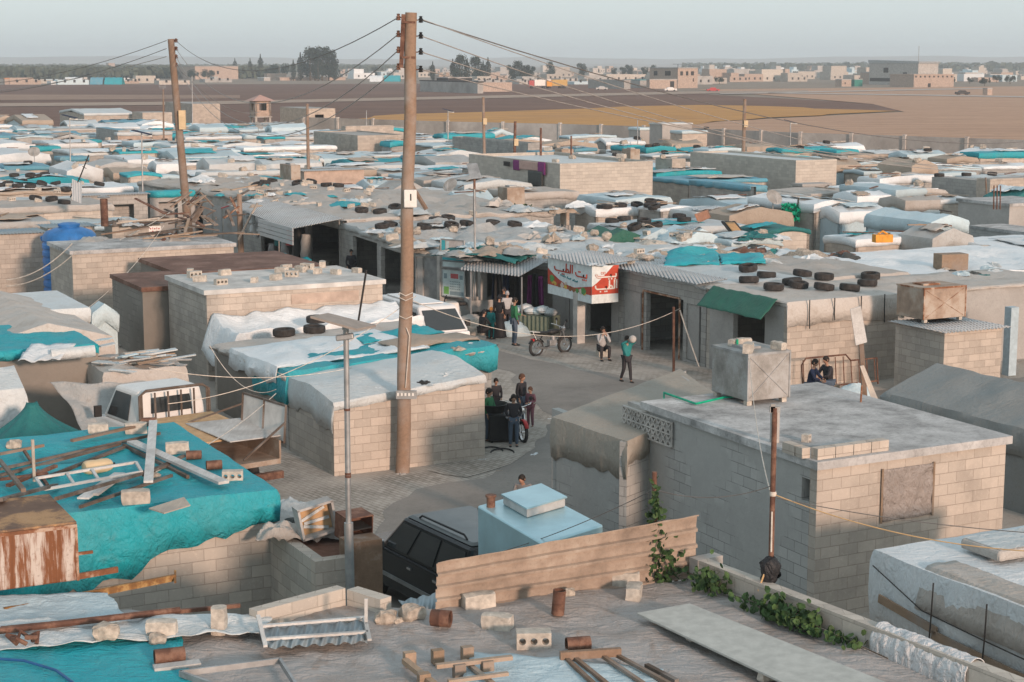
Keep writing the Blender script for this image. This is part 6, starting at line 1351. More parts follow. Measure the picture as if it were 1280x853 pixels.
# ------------------------------------------------------------------ sheets over the near left houses
def qsheet(name, pts, mat, label, am=.08, nu=40, nv=24, fold=.1, seed=0):
    """pts: four (px, py, z) front-left, front-right, back-right, back-left"""
    c = [P(*p) for p in pts]; mb = MB()
    mb.grid(lambda s, t: bil(c, s, t) + Vector((0, 0, am * (nz(s * 5 + seed, t * 4) + .5 * nz(s * 13, t * 9 + seed)) + .03)) + Vector((0, fold * nz(s * 12 + seed, t * 1.5), 0)), nu, nv); return solo(mb, name, mat, label, 'tarpaulin', sol=.008)
cE0, cE1, cE2, cE3 = Q_E
def overE(u0, u1, v0, v1, dz=.05): return [bil(Q_E, a, b) + Vector((0, 0, dz)) for a, b in ((u0, v0), (u1, v0), (u1, v1), (u0, v1))]
def drape(name, q, mat, label, hangs, seed=0, rough=.05, ridge=0, sag=0, over=.09, axis='u'):
    mb = MB(); cloth(mb, q, .2, over, ridge, axis, sag, rough, seed, .25, 40, hangs); return solo(mb, name, mat, label, 'tarpaulin', sol=.008)
drape('tarpaulin', overE(.0, 1.02, -.01, .4, .06), 'tarp_cyan', 'teal tarpaulin over the front edge of the plank house, behind the kiosk roof', (.75, .6, .03, .85), 5, .1, over=.12)
drape('tarpaulin', overE(-.01, .72, .1, .72, .11), 'tarp_white', 'white dusty tarpaulin sagging over the left part of the plank house', (.05, .03, .03, .5), 9, .12, over=.1)
drape('tarpaulin', overE(.55, .95, .42, .62, .14), 'tarp_cyan', 'small bright teal sheet crumpled on the plank house roof by the tall pole', (.05, .05, .05, .05), 2, .2)
drape('tarpaulin', overE(.6, 1.0, .14, .36, .16), 'tarp_beige', 'beige sheet folded over the right corner of the plank house roof', (.05, .3, .05, .05), 12, .14)
dq = [Q_D[0] + Vector((0, 0, -.62)) - V * .1 - U * .25, Q_D[1] + Vector((0, 0, -.62)) - V * .1 + U * .4]
mb = MB(); a0, a1 = dq; b0, b1 = a0 - V * 2.6, a1 - V * 2.4; a0.z, a1.z = 2.12, 2.2; b0.z, b1.z = 1.95, 2.0
mb.grid(lambda s, t: a0.lerp(a1, s).lerp(b0.lerp(b1, s), t) + Vector((0, 0, .16 * nz(s * 8, t * 2) + .07 * nz(s * 20, t * 5, 3) - .25 * math.sin(PI * t) - (1.1 * max(0, .06 - s) * 16)  - (.5 if t > .98 else 0))) - V * (.1 * nz(s * 9, 4) * t), 90, 30)
solo(mb, 'tarpaulin', 'tarp_clean', 'long clean white tarpaulin stretched along the front of the pale-roofed house', 'tarpaulin', sol=.01)
refresh()
random.seed(9)
for i, (x, y) in enumerate(((238, 343), (250, 352), (276, 356), (281, 344), (345, 350), (352, 342), (358, 337), (365, 346), (376, 340), (384, 337), (397, 342), (403, 334), (411, 331), (420, 343), (446, 339), (318, 353), (243, 347))):
    l, n = rest(x, y)
    if l: put(random.choice((SOLID[0], SOLID[1], HOLLOW)), l + Vector((0, 0, -.01)), 'loose block on the pale flat roof left of the white van', 'block', 'blocks on the pale flat roof', sc=rnd(.9, 1.15))
for x, y, lab in ((355, 420, 'tyre lying alone at the left on the plank house roof'), (393, 416, 'lower tyre of the pair on the plank house roof'), (396, 407, 'upper tyre of the pair on the plank house roof')):
    l, n = rest(x, y); l = l or P(x, y, 2.2); o = put(TYRE, l + Vector((0, 0, .11 if 'upper' not in lab else .2)), lab, 'tyre', tilt=(.03, .02))
for i, (x, y) in enumerate(((935, 337), (936, 352), (958, 346), (967, 361), (990, 354), (1003, 344), (1030, 348), (1030, 361), (1062, 362), (1084, 356), (1088, 347), (998, 358))):
    l, n = rest(x, y + 2); l = l or P(x, y, 2.8)
    put(TYRE, l + Vector((0, 0, .12)), 'black tyre on the dusty roof above the green awning', 'tyre', 'tyres on the corner house roof', tilt=(rnd(-.15, .15), rnd(-.15, .15)))
# green awning on the corner house
d3 = (Q_S2[0] - Q_S2[3]).normalized(); mb = MB(); sa, sb = reach(Q_S2[3], d3, 895), reach(Q_S2[3], d3, 976); A = Q_S2[3]
mb.grid(lambda s, t: A + d3 * (sa + (sb - sa) * s) - U * (.12 + .62 * t + .03 * nz(s * 9, t)) + Vector((0, 0, .06 - .6 * t + .04 * nz(s * 7, t * 3) + .02 * nz(s * 20, t * 8))), 30, 12); solo(mb, 'green_awning', 'tarp_green', 'dark green cloth awning over the door of the corner house', 'awning', sol=.012)
# cyan tarp lying behind the shop sign
drape('tarpaulin', [P(832, 330, 2.85), P(898, 328, 2.85), P(895, 312, 2.85), P(838, 314, 2.85)], 'tarp_cyan', 'bright cyan tarpaulin lying crumpled behind the block shop roof', (.1, .1, .1, .1), 3, .25)
drape('tarpaulin', [P(905, 327, 2.85), P(955, 326, 2.85), P(950, 317, 2.85), P(900, 318, 2.85)], 'tarp_cyan', 'smaller cyan tarpaulin beside the litter heap behind the tyre roof', (.1, .1, .1, .1), 6, .2)
r = thing('rug', 'patterned orange rug hung slanting on the pale tents right of the mound roof', 'rug', P(925, 285, 2.6)); mb = MB(); c0 = [P(917, 298, 2.5), P(936, 297, 2.5), P(919, 277, 3.0), P(901, 277, 3.0)]; mb.grid(lambda s, t: bil(c0, s, t) + Vector((0, 0, .03 * nz(s * 5, t * 5))), 8, 8); mb.build('border', 'dark', r, sol=.02)
mb = MB(); mb.grid(lambda s, t: bil(c0, .2 + .6 * s, .12 + .76 * t) + Vector((0, -.03, .05)), 6, 6); mb.build('field', flat('rug_orange', (.5, .28, .12)), r, sol=.02)
mb = MB(); c0 = [P(873, 279, 2.6), P(889, 272, 2.6), P(885, 262, 3.0), P(868, 268, 3.0)]; mb.grid(lambda s, t: bil(c0, s, t), 6, 6); solo(mb, 'rug', flat('rug_red', (.35, .17, .1)), 'reddish brown woven rug draped on the pale roofs left of the orange one', 'rug', sol=.02)
# litter heap
random.seed(31)
LM = ['tarp_white', 'tarp_pale', 'tarp_teal', 'rust_can', 'tarp_black', 'tarp_dust', 'stone', 'tarp_bluegrey']
def heap(n, x0, x1, y0, y1, name, label, grp, s0=.2, s1=.5, ms=LM, cat='litter'):
    for _ in range(n):
        x, y = rnd(x0, x1), rnd(y0, y1); l, nn_ = rest(x, y)
        if not l: continue
        s = rnd(s0, s1); k = rnd(0, 99); mb = MB()
        an = rnd(0, 6.3); ax = Vector((math.cos(an), math.sin(an), 0)); ay = Vector((-ax.y, ax.x, 0)); e_ = rnd(.45, 1.1); hh = rnd(.12, .5)
        mb.grid(lambda u, v: l + ax * (s * 1.5 * ((u - .5) * 2 + .5 * nz(v * 2.5 + k, u * 2))) + ay * (s * 1.5 * e_ * ((v - .5) * 2 + .5 * nz(u * 2.5, k + v * 2))) + Vector((0, 0, s * hh * (4 * u * (1 - u) * 4 * v * (1 - v)) ** .6 * (1 + 1.2 * nz(u * 4 + k, v * 4)) + s * .16 * nz(u * 9, v * 9, k) - .03)), 9, 8); solo(mb, name, random.choice(ms), label, cat, grp, sharp=30)
heap(34, 930, 1062, 296, 322, 'litter_bag', 'litter and plastic bag in the heap behind the tyre roof', 'litter heap behind the tyre roof')
heap(34, 470, 690, 415, 600, 'paper_scrap', 'scrap of paper or plastic on the street paving', 'litter on the street', .05, .14, ['tarp_white', 'tarp_dust', 'stone', 'dark', 'tarp_pale'])
heap(12, 1180, 1245, 330, 345, 'litter_bag', 'litter on the dusty roof near the brown crate at right', 'litter beside the brown crate', .15, .35)
heap(22, 110, 260, 283, 303, 'rag_pile', 'dirty rag or scrap on the junk-covered roof by the blue tank', 'junk on the roof by the blue tank', .2, .55, ['tarp_black', 'tarp_dust', 'dark_wood', 'tarp_grey', 'rust_can', 'tarp_white'])
heap(46, 440, 735, 255, 322, 'rag_pile', 'crumpled sheet or rag on the cluttered roofs right of the main pole', 'rags on the roofs right of the main pole', .2, .6, ['tarp_white', 'tarp_pale', 'tarp_dust', 'tarp_bluegrey', 'tarp_grey', 'tarp_beige'])
heap(26, 230, 440, 222, 262, 'rag_pile', 'crumpled sheet or rag on the roofs between the poles', 'rags on the roofs between the poles', .2, .6, ['tarp_white', 'tarp_cyan', 'tarp_dust', 'tarp_bluegrey', 'tarp_beige'])
heap(28, 745, 985, 300, 330, 'rag_pile', 'crumpled sheet or scrap on the roofs behind the shop sign', 'rags behind the shop sign', .15, .5, ['tarp_white', 'tarp_pale', 'tarp_beige', 'stone', 'tarp_bluegrey', 'loose_block'])
l, n = rest(1188, 338); c = l or P(1188, 338, 2.7); mb = MB(); mb.box(c.x, c.y, c.z, 1.1, .6, .62, .3); solo(mb, 'crate', 'wood', 'brown wooden crate on the dusty roof at the right', 'crate')
c = P(1103, 302, 2.75); mb = MB(); mb.box(c.x, c.y, 2.72, .75, .4, .32, .2, ); mb.tube([c + Vector((-.2, 0, .3)), c + Vector((0, 0, .42)), c + Vector((.2, 0, .3))], .04, 6); solo(mb, 'yellow_can', 'orange', 'orange-yellow plastic can on the white roofs at right', 'jerrycan')
# tarp ball / satellite dish / black cloth
def dish(px, py, z, s, label, a=0):
    l = P(px, py, z); r = thing('satellite_dish', label, 'dish', l); Rm = Matrix.Translation((0, 0, .55)) @ Matrix.Rotation(a, 4, 'Z') @ Matrix.Rotation(.9, 4, 'X')
    mb = MB(); mb.lathe([(s * k / 5, .28 * s * (k / 5) ** 2) for k in range(6)][1:], 18, Rm); mb.build('bowl', 'galv', r, local=True); mb = MB(); mb.tube([(0, 0, -.3), (0, 0, .55)], .03, 6); mb.bar(Rm @ Vector((0, -s, .28 * s)), Rm @ Vector((0, 0, s * .9)), .02); mb.build('mount', 'steel', r, local=True)
dish(966, 262, 2.7, .45, 'grey satellite dish before the long white tents right of centre', .5); dish(323, 165, 3, .5, 'white satellite dish below the lookout tower', 1); dish(564, 245, 2.6, .45, 'pale satellite dish left of the slanting solar panel', -.6); dish(43, 200, 2.7, .45, 'pale satellite dish on the cyan roofs at far left', .2)
mb = MB(); c0 = [P(996, 276, 1.9), P(1024, 275, 1.9), P(1025, 260, 2.9), P(998, 254, 2.9)]
c0 = [PD(996, 274, 88), PD(1024, 274, 88), PD(1025, 258, 88), PD(998, 252, 88)]; mb.grid(lambda s, t: bil(c0, s, t) + Vector((0, .1 * nz(s * 5, t * 4), -.35 * math.sin(PI * s) * t)), 12, 8); mb.tube([c0[0], c0[3] + Vector((0, 0, .2))], .04, 6); mb.tube([c0[1], c0[2] + Vector((0, 0, .2))], .04, 6); solo(mb, 'black_cloth', 'tarp_black', 'black cloth stretched between two sticks before the white tents', 'cloth', sol=.02)
mb = leaf_mesh('x', lambda: ((*(PD(989, 264, 88) + Vector((rnd(-.45, .45), rnd(-.3, .3), rnd(-.5, .35)))),), 0), 260, .1, None, 4); solo(mb, 'green_bush', 'green', 'small bright green bush left of the black cloth', 'bush')
mb = leaf_mesh('x', lambda: ((*(P(648, 279, 2.0) + Vector((rnd(-.7, .7), rnd(-.5, .5), rnd(-.1, .9)))),), 0), 420, .1, None, 4); solo(mb, 'bush', 'foliage', 'green bush before the washing-line house below the water tank', 'bush')
# washing on the big block house
A = Q_wash[3]; d3 = (Q_wash[0] - Q_wash[3]).normalized()
def wash(px, out, z): s_ = reach(Vector((A.x, A.y, z)), d3, px); p = A + d3 * s_ - U * out; return Vector((p.x, p.y, z))
for k, (x0, x1, z0, z1, m, lab) in enumerate(((643, 651, 3.1, 3.75, 'purple', 'dark red edged carpet end hanging at the left of the wall top'), (651, 675, 3.2, 3.75, flat('carpet', (.5, .33, .28)), 'pink patterned carpet hanging over the wall top'), (675, 684, 3.0, 3.8, 'purple', 'dark red cloth at the right end of the hanging carpet'), (663, 681, 2.2, 3.2, 'tarp_black', 'black cloth hanging below the carpet'), (633, 641, 3.3, 3.6, 'dark', 'small dark garment left of the carpet'))):
    a, b = wash(x0, .08 + .03 * k, z0), wash(x1, .08 + .03 * k, z0); mb = MB(); mb.grid(lambda s, t: a.lerp(b, s) + Vector((0, 0, (z1 - z0) * t)) - U * .04 * abs(nz(s * 4, t * 2, k)), 10, 8); solo(mb, 'hanging_cloth', m, lab, 'cloth', sol=.03)
# big blue water tank
c = P(80, 365, 0) + Vector((0, 1.0, 0)); c = Vector((-18.9, 73.2, -.35)); r = thing('blue_water_tank', 'tall blue plastic water tank left of the junk-roofed block house', 'tank', c)
mb = MB(); pr = [(1.12, 0), (1.15, .05)]
for k in range(9): pr += [(1.15, .15 + k * .32), (1.11, .2 + k * .32), (1.11, .27 + k * .32), (1.15, .32 + k * .32)]
pr += [(1.1, 3.1), (.95, 3.25), (.6, 3.38), (.42, 3.42), (.42, 3.5), (.05, 3.52)]; mb.lathe(pr, 36); mb.build('body', 'plastic_blue', r, local=True)
mb = MB(); mb.lathe([(.45, 3.45), (.47, 3.55), (.3, 3.6), (.02, 3.62)], 24); mb.build('lid', 'plastic_blue', r, local=True); mb = MB(); mb.tube([(-1.2, 0, 2.9), (-1.0, 0, 2.95)], .12, 10); mb.build('outlet', 'plastic_blue', r, local=True)
# stove pipe
c = P(131, 283, 2.6); r = thing('stove_pipe', 'dark stove pipe with a flat cap among the ribbed roofs at left', 'chimney', c); mb = MB(); mb.tube([(0, 0, 0), (0, 0, 1.25)], .17, 12); mb.build('pipe', 'rust_can', r, local=True); mb = MB(); mb.lathe([(.28, 1.3), (.3, 1.34), (.02, 1.42)], 14); mb.build('cap', 'steel', r, local=True)
# junk of timber behind
refresh(); random.seed(12)
for k in range(46):
    x, y = rnd(205, 300), rnd(264, 300); l, n = rest(x, y); l = l or P(x, y, 2); a = rnd(0, PI); L = rnd(.5, 1.6); e = Vector((math.cos(a) * L, math.sin(a) * L, rnd(-.1, .7))); z = Vector((0, 0, rnd(.05, .9))); mb = MB(); mb.bar(l + z, l + z + e, rnd(.05, .25), .05); solo(mb, 'scrap_timber', random.choice(['dark_wood', 'pole_wood', 'wood', 'rust_can', 'rust', 'red' if k % 9 == 0 else 'dark_wood']), 'piece of timber or scrap in the brown heap at the foot of the left pole', 'scrap', 'scrap heap at the foot of the left pole')
for k in range(16):
    x, y = rnd(120, 270), rnd(286, 302); l, n = rest(x, y); l = l or P(x, y, 2.7); a = rnd(-.2, .5); mb = MB(); mb.bar(l + Vector((0, 0, .1)), l + Vector((math.cos(a) * 2, math.sin(a) * 2, rnd(.1, .4))), .08, .06); solo(mb, 'rooftop_batten', random.choice(['pole_wood', 'wood_pale', 'dark_wood', 'wood']), 'long batten lying on the junk-covered roof by the blue tank', 'batten', 'battens on the roof by the blue tank')
l = P(194, 293, 2.85); r = thing('small_sign', 'small white board with red writing lying on the junk-covered roof', 'sign', l, .2); mb = MB(); mb.box(0, 0, 0, .5, .05, .34); mb.build('board', 'plastic_white', r, local=True); mb = MB()
for j in range(2):
    for k in range(5): mb.box(-.18 + k * .085, -.03, .07 + j * .14, .055 if (k + j) % 2 else .03, .008, .05 + .03 * (k % 2))
mb.build('writing', 'red', r, local=True)
# boards, rolled mat on the low shelter behind the pickup
refresh(); random.seed(8)
for k in range(30):
    x, y = rnd(118, 205), rnd(436, 466); l, n = rest(x, y); l = l or P(x, y, 2.0); a = rnd(-.6, .9); L = rnd(.4, 1.0); mb = MB(); mb.bar(l + Vector((0, 0, .06 + .05 * (k % 3))), l + Vector((math.cos(a) * L, math.sin(a) * L, .06 + .05 * (k % 3) + rnd(-.02, .1))), rnd(.08, .34), .03); solo(mb, 'loose_board', random.choice(['wood_white', 'wood_pale', 'wood', 'galv', 'tarp_pale', 'tarp_bluegrey']), 'loose board in the pile on the low shelter behind the pickup', 'board', 'boards piled behind the pickup')
l, n = rest(90, 450); l = l or P(90, 450, 2.2); mb = MB(); mb.tube([l + Vector((-.5, -.2, .16)), l + Vector((.55, .25, .2))], .16, 14); mb.tube([l + Vector((-.52, -.21, .16)), l + Vector((-.4, -.15, .16))], .08, 10); solo(mb, 'rolled_mat', 'tarp_pale', 'rolled pale mat lying on the cyan roof left of the board pile', 'mat')
mb = MB(); c0 = [l + Vector((-1.3, -.5, .05)), l + Vector((-.2, -.6, .1)), l + Vector((0, .5, .35)), l + Vector((-1.2, .5, .35))]; mb.grid(lambda s, t: bil(c0, s, t) + Vector((0, 0, .1 * nz(s * 4, t * 4))), 12, 10); solo(mb, 'loose_sheet', 'tarp_white', 'bent white sheet beside the rolled mat', 'sheet', sol=.01)
# teal net cone
ap = P(40, 505, 2.0); mb = MB()
def cone(s, t):
    a = -PI * .95 + s * PI * 1.3; rr = .12 + 1.35 * t ** 1.2; fold = 1 + .13 * math.sin(s * 40) * t
    return ap + Vector((math.cos(a) * rr * fold, math.sin(a) * rr * fold, .05 - 1.05 * t ** .8))
mb.grid(cone, 90, 16); solo(mb, 'shade_net', 'tarp_teal', 'dark teal netting gathered like a tent at the left edge', 'net', sol=.006)
mb = MB(); c0 = [P(105, 545, .9), P(235, 540, .9), P(228, 478, 1.95), P(62, 478, 2.0)]; mb.grid(lambda s, t: bil(c0, s, t) + Vector((0, .25 * math.sin(PI * t) + .08 * nz(s * 8, t * 4), .12 * nz(s * 5, t * 3) - .35 * math.sin(PI * s) * (1 - t) * .6)), 50, 24); solo(mb, 'hanging_net', 'tarp_grey', 'grey dusty netting hanging from the low shelter behind the pickup', 'net', sol=.006)
# ------------------------------------------------------------------ vehicles
def wheel_at(r, x, y, R_=.34, w_=.22, rim='steel'):
    e = bpy.data.objects.new('wheel', None); 
    Mx = Matrix.Translation((x, y, R_)) @ Matrix.Rotation(PI / 2, 4, 'X')
    mb = MB(); mb.lathe([(R_ * .62, -w_ / 2), (R_ * .9, -w_ / 2), (R_, -w_ * .3), (R_, w_ * .3), (R_ * .9, w_ / 2), (R_ * .62, w_ / 2)], 26, Mx, close=True); o = mb.build('wheel', 'rubber', r, local=True)
    mb = MB(); mb.lathe([(.03, -w_ * .42), (R_ * .3, -w_ * .44), (R_ * .62, -w_ * .36), (R_ * .62, w_ * .36), (R_ * .3, w_ * .44), (.03, w_ * .42)], 20, Mx); mb.build('rim', rim, o, local=True); return o
def frust(b, t, z0, z1):                      # b, t: (x0, x1, halfwidth)
    return [Vector(p) for p in ((b[0], -b[2], z0), (b[1], -b[2], z0), (b[1], b[2], z0), (b[0], b[2], z0), (t[0], -t[2], z1), (t[1], -t[2], z1), (t[1], t[2], z1), (t[0], t[2], z1))]
def win_on(f, face, s0, s1, t0, t1, r, name='window', mat='glass', k=.012):
    ids = {'R': (0, 1, 5, 4), 'F': (1, 2, 6, 5), 'L': (2, 3, 7, 6), 'B': (3, 0, 4, 7)}[face]; a, b, c, d = [f[i] for i in ids]; n = (b - a).cross(d - a).normalized()
    g = lambda s, t: a * (1 - s) * (1 - t) + b * s * (1 - t) + c * s * t + d * (1 - s) * t + n * k
    mb = MB(); mb.quad(g(s0, t0), g(s1, t0), g(s1, t1), g(s0, t1)); return mb.build(name, mat, r, local=True, sol=.008)
def prism_side(pts, w0, w1=None, zc=None):    # side outline extruded across, lower edge narrower
    mb = MB(); n = len(pts); A = mb.vs([(x, -w0, z) for x, z in pts]); B = mb.vs([(x, w0, z) for x, z in pts]); mb.addf(A); mb.addf(B[::-1])
    for i in range(n): mb.addf((A[(i + 1) % n], A[i], B[i], B[(i + 1) % n])[::1])
    return mb
# dark off-road car
hd = math.atan2(.85, -.53); r = thing('parked_car', 'dark five-door off-road car half hidden by the ribbed metal fence', 'car', (-1.15, 30.7, 0), hd)
arch = lambda cx, R_, n=9: [(cx + R_ * math.cos(a), .36 + R_ * math.sin(a)) for a in [PI - PI * k / (n - 1) for k in range(n)]]
out = [(-2.25, .45)] + arch(-1.4, .44) + arch(1.4, .44) + [(2.25, .42), (2.3, .75), (2.2, .98), (1.0, 1.1), (-2.2, 1.08), (-2.3, .8)]
prism_side(out, .92).build('body', 'car_black', r, local=True, bevel=.05)
fg = frust((-2.2, 1.05, .9), (-2.0, .4, .72), 1.08, 1.76); mb = MB(); mb.hexa(fg); mb.build('cabin', 'car_black', r, local=True, bevel=.06)
mb = MB(); mb.hexa(frust((-1.98, .38, .7), (-1.9, .3, .62), 1.765, 1.81)); mb.build('roof', 'car_roof', r, local=True, bevel=.03)
for a, b in ((.05, .3), (.33, .6), (.63, .94)):
    for fc_ in 'LR': win_on(fg, fc_, a, b, .12, .85, r)
win_on(fg, 'F', .08, .92, .1, .88, r, 'windscreen'); win_on(fg, 'B', .12, .88, .15, .85, r, 'rear_window')
for y in (-.62, .62): mb = MB(); mb.tube([(-1.7, y, 1.82), (-1.6, y, 1.88), (-.1, y, 1.88), (0, y, 1.82)], .02, 6); mb.build('roof_rail', 'black', r, local=True)
for y in (-1, 1):
    mb = MB(); mb.hexa([Vector((x, y * 1.02 + dy, z)) for z in (1.08, 1.26) for x, dy in ((.8, -.1), (1.0, -.1), (1.0, .1), (.8, .1))]); mb.build('mirror', 'chrome', r, local=True, bevel=.03)
    for x in (-.15, -1.1): mb = MB(); mb.box(x, y * .935, .93, .14, .03, .04); mb.build('door_handle', 'chrome', r, local=True)
    mb = MB(); mb.bar((-1.9, y * .93, .62), (1.9, y * .93, .62), .03, .07); mb.build('side_trim', 'steel', r, local=True)
    mb = MB(); mb.box(2.27, y * .7, .75, .08, .3, .16); mb.build('headlight', 'chrome', r, local=True)
    for x in (-1.4, 1.4): wheel_at(r, x, y * .82, .37, .24)
# white minibus
r = thing('white_minibus', 'white minibus parked between the pale-roofed house and the tall pole', 'van', (-3.15, 58.6, 0), math.atan2(-.89, .456))
out = [(-2.2, .4)] + arch(-1.3, .38) + arch(1.5, .38) + [(2.2, .4), (2.28, .6), (2.2, 1.1), (-2.2, 1.12), (-2.25, .8)]
prism_side(out, .84).build('body', 'van_paint', r, local=True, bevel=.05); fg = frust((-2.2, 2.18, .83), (-2.12, 1.35, .7), 1.1, 1.9); mb = MB(); mb.hexa(fg); mb.build('cabin', 'van_paint', r, local=True, bevel=.08)
for a, b in ((.06, .26), (.29, .5), (.53, .72), (.76, .93)):
    for fc_ in 'LR': win_on(fg, fc_, a, b, .15, .75, r)
win_on(fg, 'F', .07, .93, .08, .85, r, 'windscreen'); mb = MB(); mb.bar((-1.9, 0, 1.93), (.9, 0, 1.93), .9, .03); mb.build('roof_panel', 'van_paint', r, local=True)
for y in (-1, 1):
    mb = MB(); mb.box(2.25, y * .6, .75, .06, .26, .16); mb.build('headlight', 'chrome', r, local=True); mb = MB(); mb.box(1.75, y * .95, 1.2, .08, .18, .22); mb.build('mirror', 'black', r, local=True)
    for x in (-1.3, 1.5): wheel_at(r, x, y * .74, .31, .2)
mb = MB(); mb.box(2.27, 0, .42, .1, 1.6, .18); mb.build('bumper', 'steel', r, local=True)
# white pickup with a loaded bed
r = thing('pickup_truck', 'old white pickup with a barred rear window and boards on its bed', 'pickup', (-8.75, 41.6, 0), math.atan2(.79, -.61)); r.scale = (1.15, 1.15, 1.18)
out = [(-.75, .5), (-.75, 1.12), (.9, 1.12), (1.9, 1.02), (2.05, .8), (2.05, .5)] ; out = [(-.75, .5)] + arch(1.25, .36) + [(2.05, .5), (2.05, .85), (1.8, 1.02), (.85, 1.13), (-.75, 1.13)]
prism_side(out, .85).build('body', 'white_paint', r, local=True, bevel=.05); fg = frust((-.72, .95, .83), (-.6, .45, .72), 1.13, 1.86); mb = MB(); mb.hexa(fg); mb.build('cab', 'white_paint', r, local=True, bevel=.07)
for fc_ in 'LR': win_on(fg, fc_, .25 if fc_ == 'R' else .12, .88 if fc_ == 'R' else .75, .12, .85, r)
win_on(fg, 'B', .2, .8, .35, .78, r, 'rear_window', 'glass'); win_on(fg, 'F', .08, .92, .1, .9, r, 'windscreen')
mb = MB()
for k in range(6): y = -.75 + k * .3; mb.tube([(-.86, y, 1.0), (-.84, y, 1.84)], .022, 6)
mb.tube([(-.86, -.8, 1.0), (-.84, -.8, 1.8), (-.84, -.65, 1.9), (-.84, .65, 1.9), (-.84, .8, 1.8), (-.86, .8, 1.0)], .03, 8); mb.tube([(-.86, -.8, 1.1), (-.86, .8, 1.1)], .03, 6); mb.build('window_bars', 'dark_wood', r, local=True)
mb = MB(); mb.box(-2.3, 0, .72, 2.9, 1.7, .1); [mb.box(-2.3, y * .84, .82, 2.9, .04, .36) for y in (-1, 1)]; mb.box(-.88, 0, .82, .04, 1.7, .36); mb.build('bed', 'galv_warm', r, local=True)
mb = MB(); mb.box(-3.8, 0, .45, .12, 1.7, .14); mb.box(-3.7, 0, .25, .5, .3, .25); mb.build('rear_bumper', 'rust_can', r, local=True)
for y in (-1, 1):
    wheel_at(r, 1.25, y * .74, .33, .2); wheel_at(r, -2.6, y * .74, .33, .2); mb = MB(); mb.box(.8, y * 1.0, 1.15, .06, .16, .24); mb.build('mirror', 'black', r, local=True)
def pk(x, y, z): return r.matrix_world @ Vector((x, y, z))
bpy.context.view_layer.update(); PT = r
mb = MB(); mb.hexa([pk(*p) for p in ((-3.2, -.8, 1.2), (-.95, -.8, 1.3), (-.95, .85, 1.3), (-3.2, .85, 1.2), (-3.2, -.8, 1.23), (-.95, -.8, 1.33), (-.95, .85, 1.33), (-3.2, .85, 1.23))]); solo(mb, 'plywood_sheet', 'plywood', 'orange-brown plywood sheet on the pickup bed', 'board')
mb = MB(); mb.hexa([pk(*p) for p in ((-3.7, -.95, 1.25), (-1.9, -.95, 1.3), (-1.7, .2, 1.3), (-3.6, .2, 1.25), (-3.7, -.95, 1.27), (-1.9, -.95, 1.32), (-1.7, .2, 1.32), (-3.6, .2, 1.27))]); solo(mb, 'white_sheet', 'wood_white', 'white panel lying on the plywood at the rear of the pickup bed', 'board')
rr = thing('metal_rack', 'rusty steel frame with two pale panels standing on the pickup bed', 'frame', pk(-2.6, -.95, 1.2)); o, L = (-3.75, -1.0), 1.9
mb = MB()
def pf(s, t): return pk(-3.85 + 1.75 * s, -.88 - .06 * t, 1.15 + .72 * t)
for s in (0, .5, 1): mb.bar(pf(s, 0), pf(s, 1), .045)
mb.bar(pf(0, 0), pf(1, 0), .045); mb.bar(pf(0, 1), pf(1, 1), .045); mb.bar(pf(.0, .55), pk(-3.95, .1, .95), .04); mb.bar(pf(1, .7), pk(-1.4, .3, 1.2), .04); mb.build('frame', 'dark_wood', rr)
for a in (0, .5): mb = MB(); mb.hexa([pf(a + .02, .03), pf(a + .48, .03), pf(a + .48, .03) + Vector((.01, .01, 0)), pf(a + .02, .03) + Vector((.01, .01, 0)), pf(a + .02, .97), pf(a + .48, .97), pf(a + .48, .97) + Vector((.01, .01, 0)), pf(a + .02, .97) + Vector((.01, .01, 0))]); mb.build('panel', 'roof_white', rr)
# pale blue metal box
Lc, Bc, Rc = P(597, 632, 2.95), P(670, 612, 2.95), P(754, 656, 2.95); Fc = Lc + (Rc - Bc); mid = (Lc + Rc) / 2
r = thing('truck_box', 'pale blue sheet metal truck box with a raised roof hatch behind the ribbed fence', 'truck box', (mid.x, mid.y, 0))
mb = MB(); q = [Fc, Rc, Bc, Lc]; mb.hexa([Vector((p.x, p.y, .5)) for p in q] + q); mb.build('box', 'sheet_blue', r, bevel=.03)
hq = [bil((Fc, Rc, Bc, Lc), a, b) for a, b in ((.3, .6), (.86, .6), (.86, .96), (.3, .96))]; hq = [bil((Lc, Fc, Rc, Bc), a, b) for a, b in ((.12, .3), (.5, .3), (.5, .95), (.12, .95))]
mb = MB(); mb.hexa([p + Vector((0, 0, .005)) for p in hq] + [p + Vector((0, 0, .15)) for p in hq]); mb.build('hatch', flat('hatch_edge', (.5, .5, .48), .4), r, bevel=.02)
mb = MB(); c = sum(hq, Vector()) / 4; mb.hexa([c + (p - c) * 1.06 + Vector((0, 0, .152)) for p in hq] + [c + (p - c) * 1.06 + Vector((0, 0, .175)) for p in hq]); mb.build('hatch_lid', 'sheet_blue', r)
mb = MB(); p = bil((Lc, Fc, Rc, Bc), .1, .12); mb.lathe([(.07, 0), (.07, .16), (.09, .17), (.09, .2), (.02, .21)], 14, Matrix.Translation(p)); mb.build('vent', 'rust_can', r)
for a in (.2, .8):
    for b in (.12, .88): p = bil((Lc, Fc, Rc, Bc), a, b); mb = MB(); mb.lathe([(.15, -.1), (.36, -.1), (.36, .1), (.15, .1)], 18, Matrix.Translation((p.x, p.y, .36)) @ Matrix.Rotation(math.atan2((Rc - Bc).y, (Rc - Bc).x), 4, 'Z') @ Matrix.Rotation(PI / 2, 4, 'X')); mb.build('wheel', 'rubber', r)
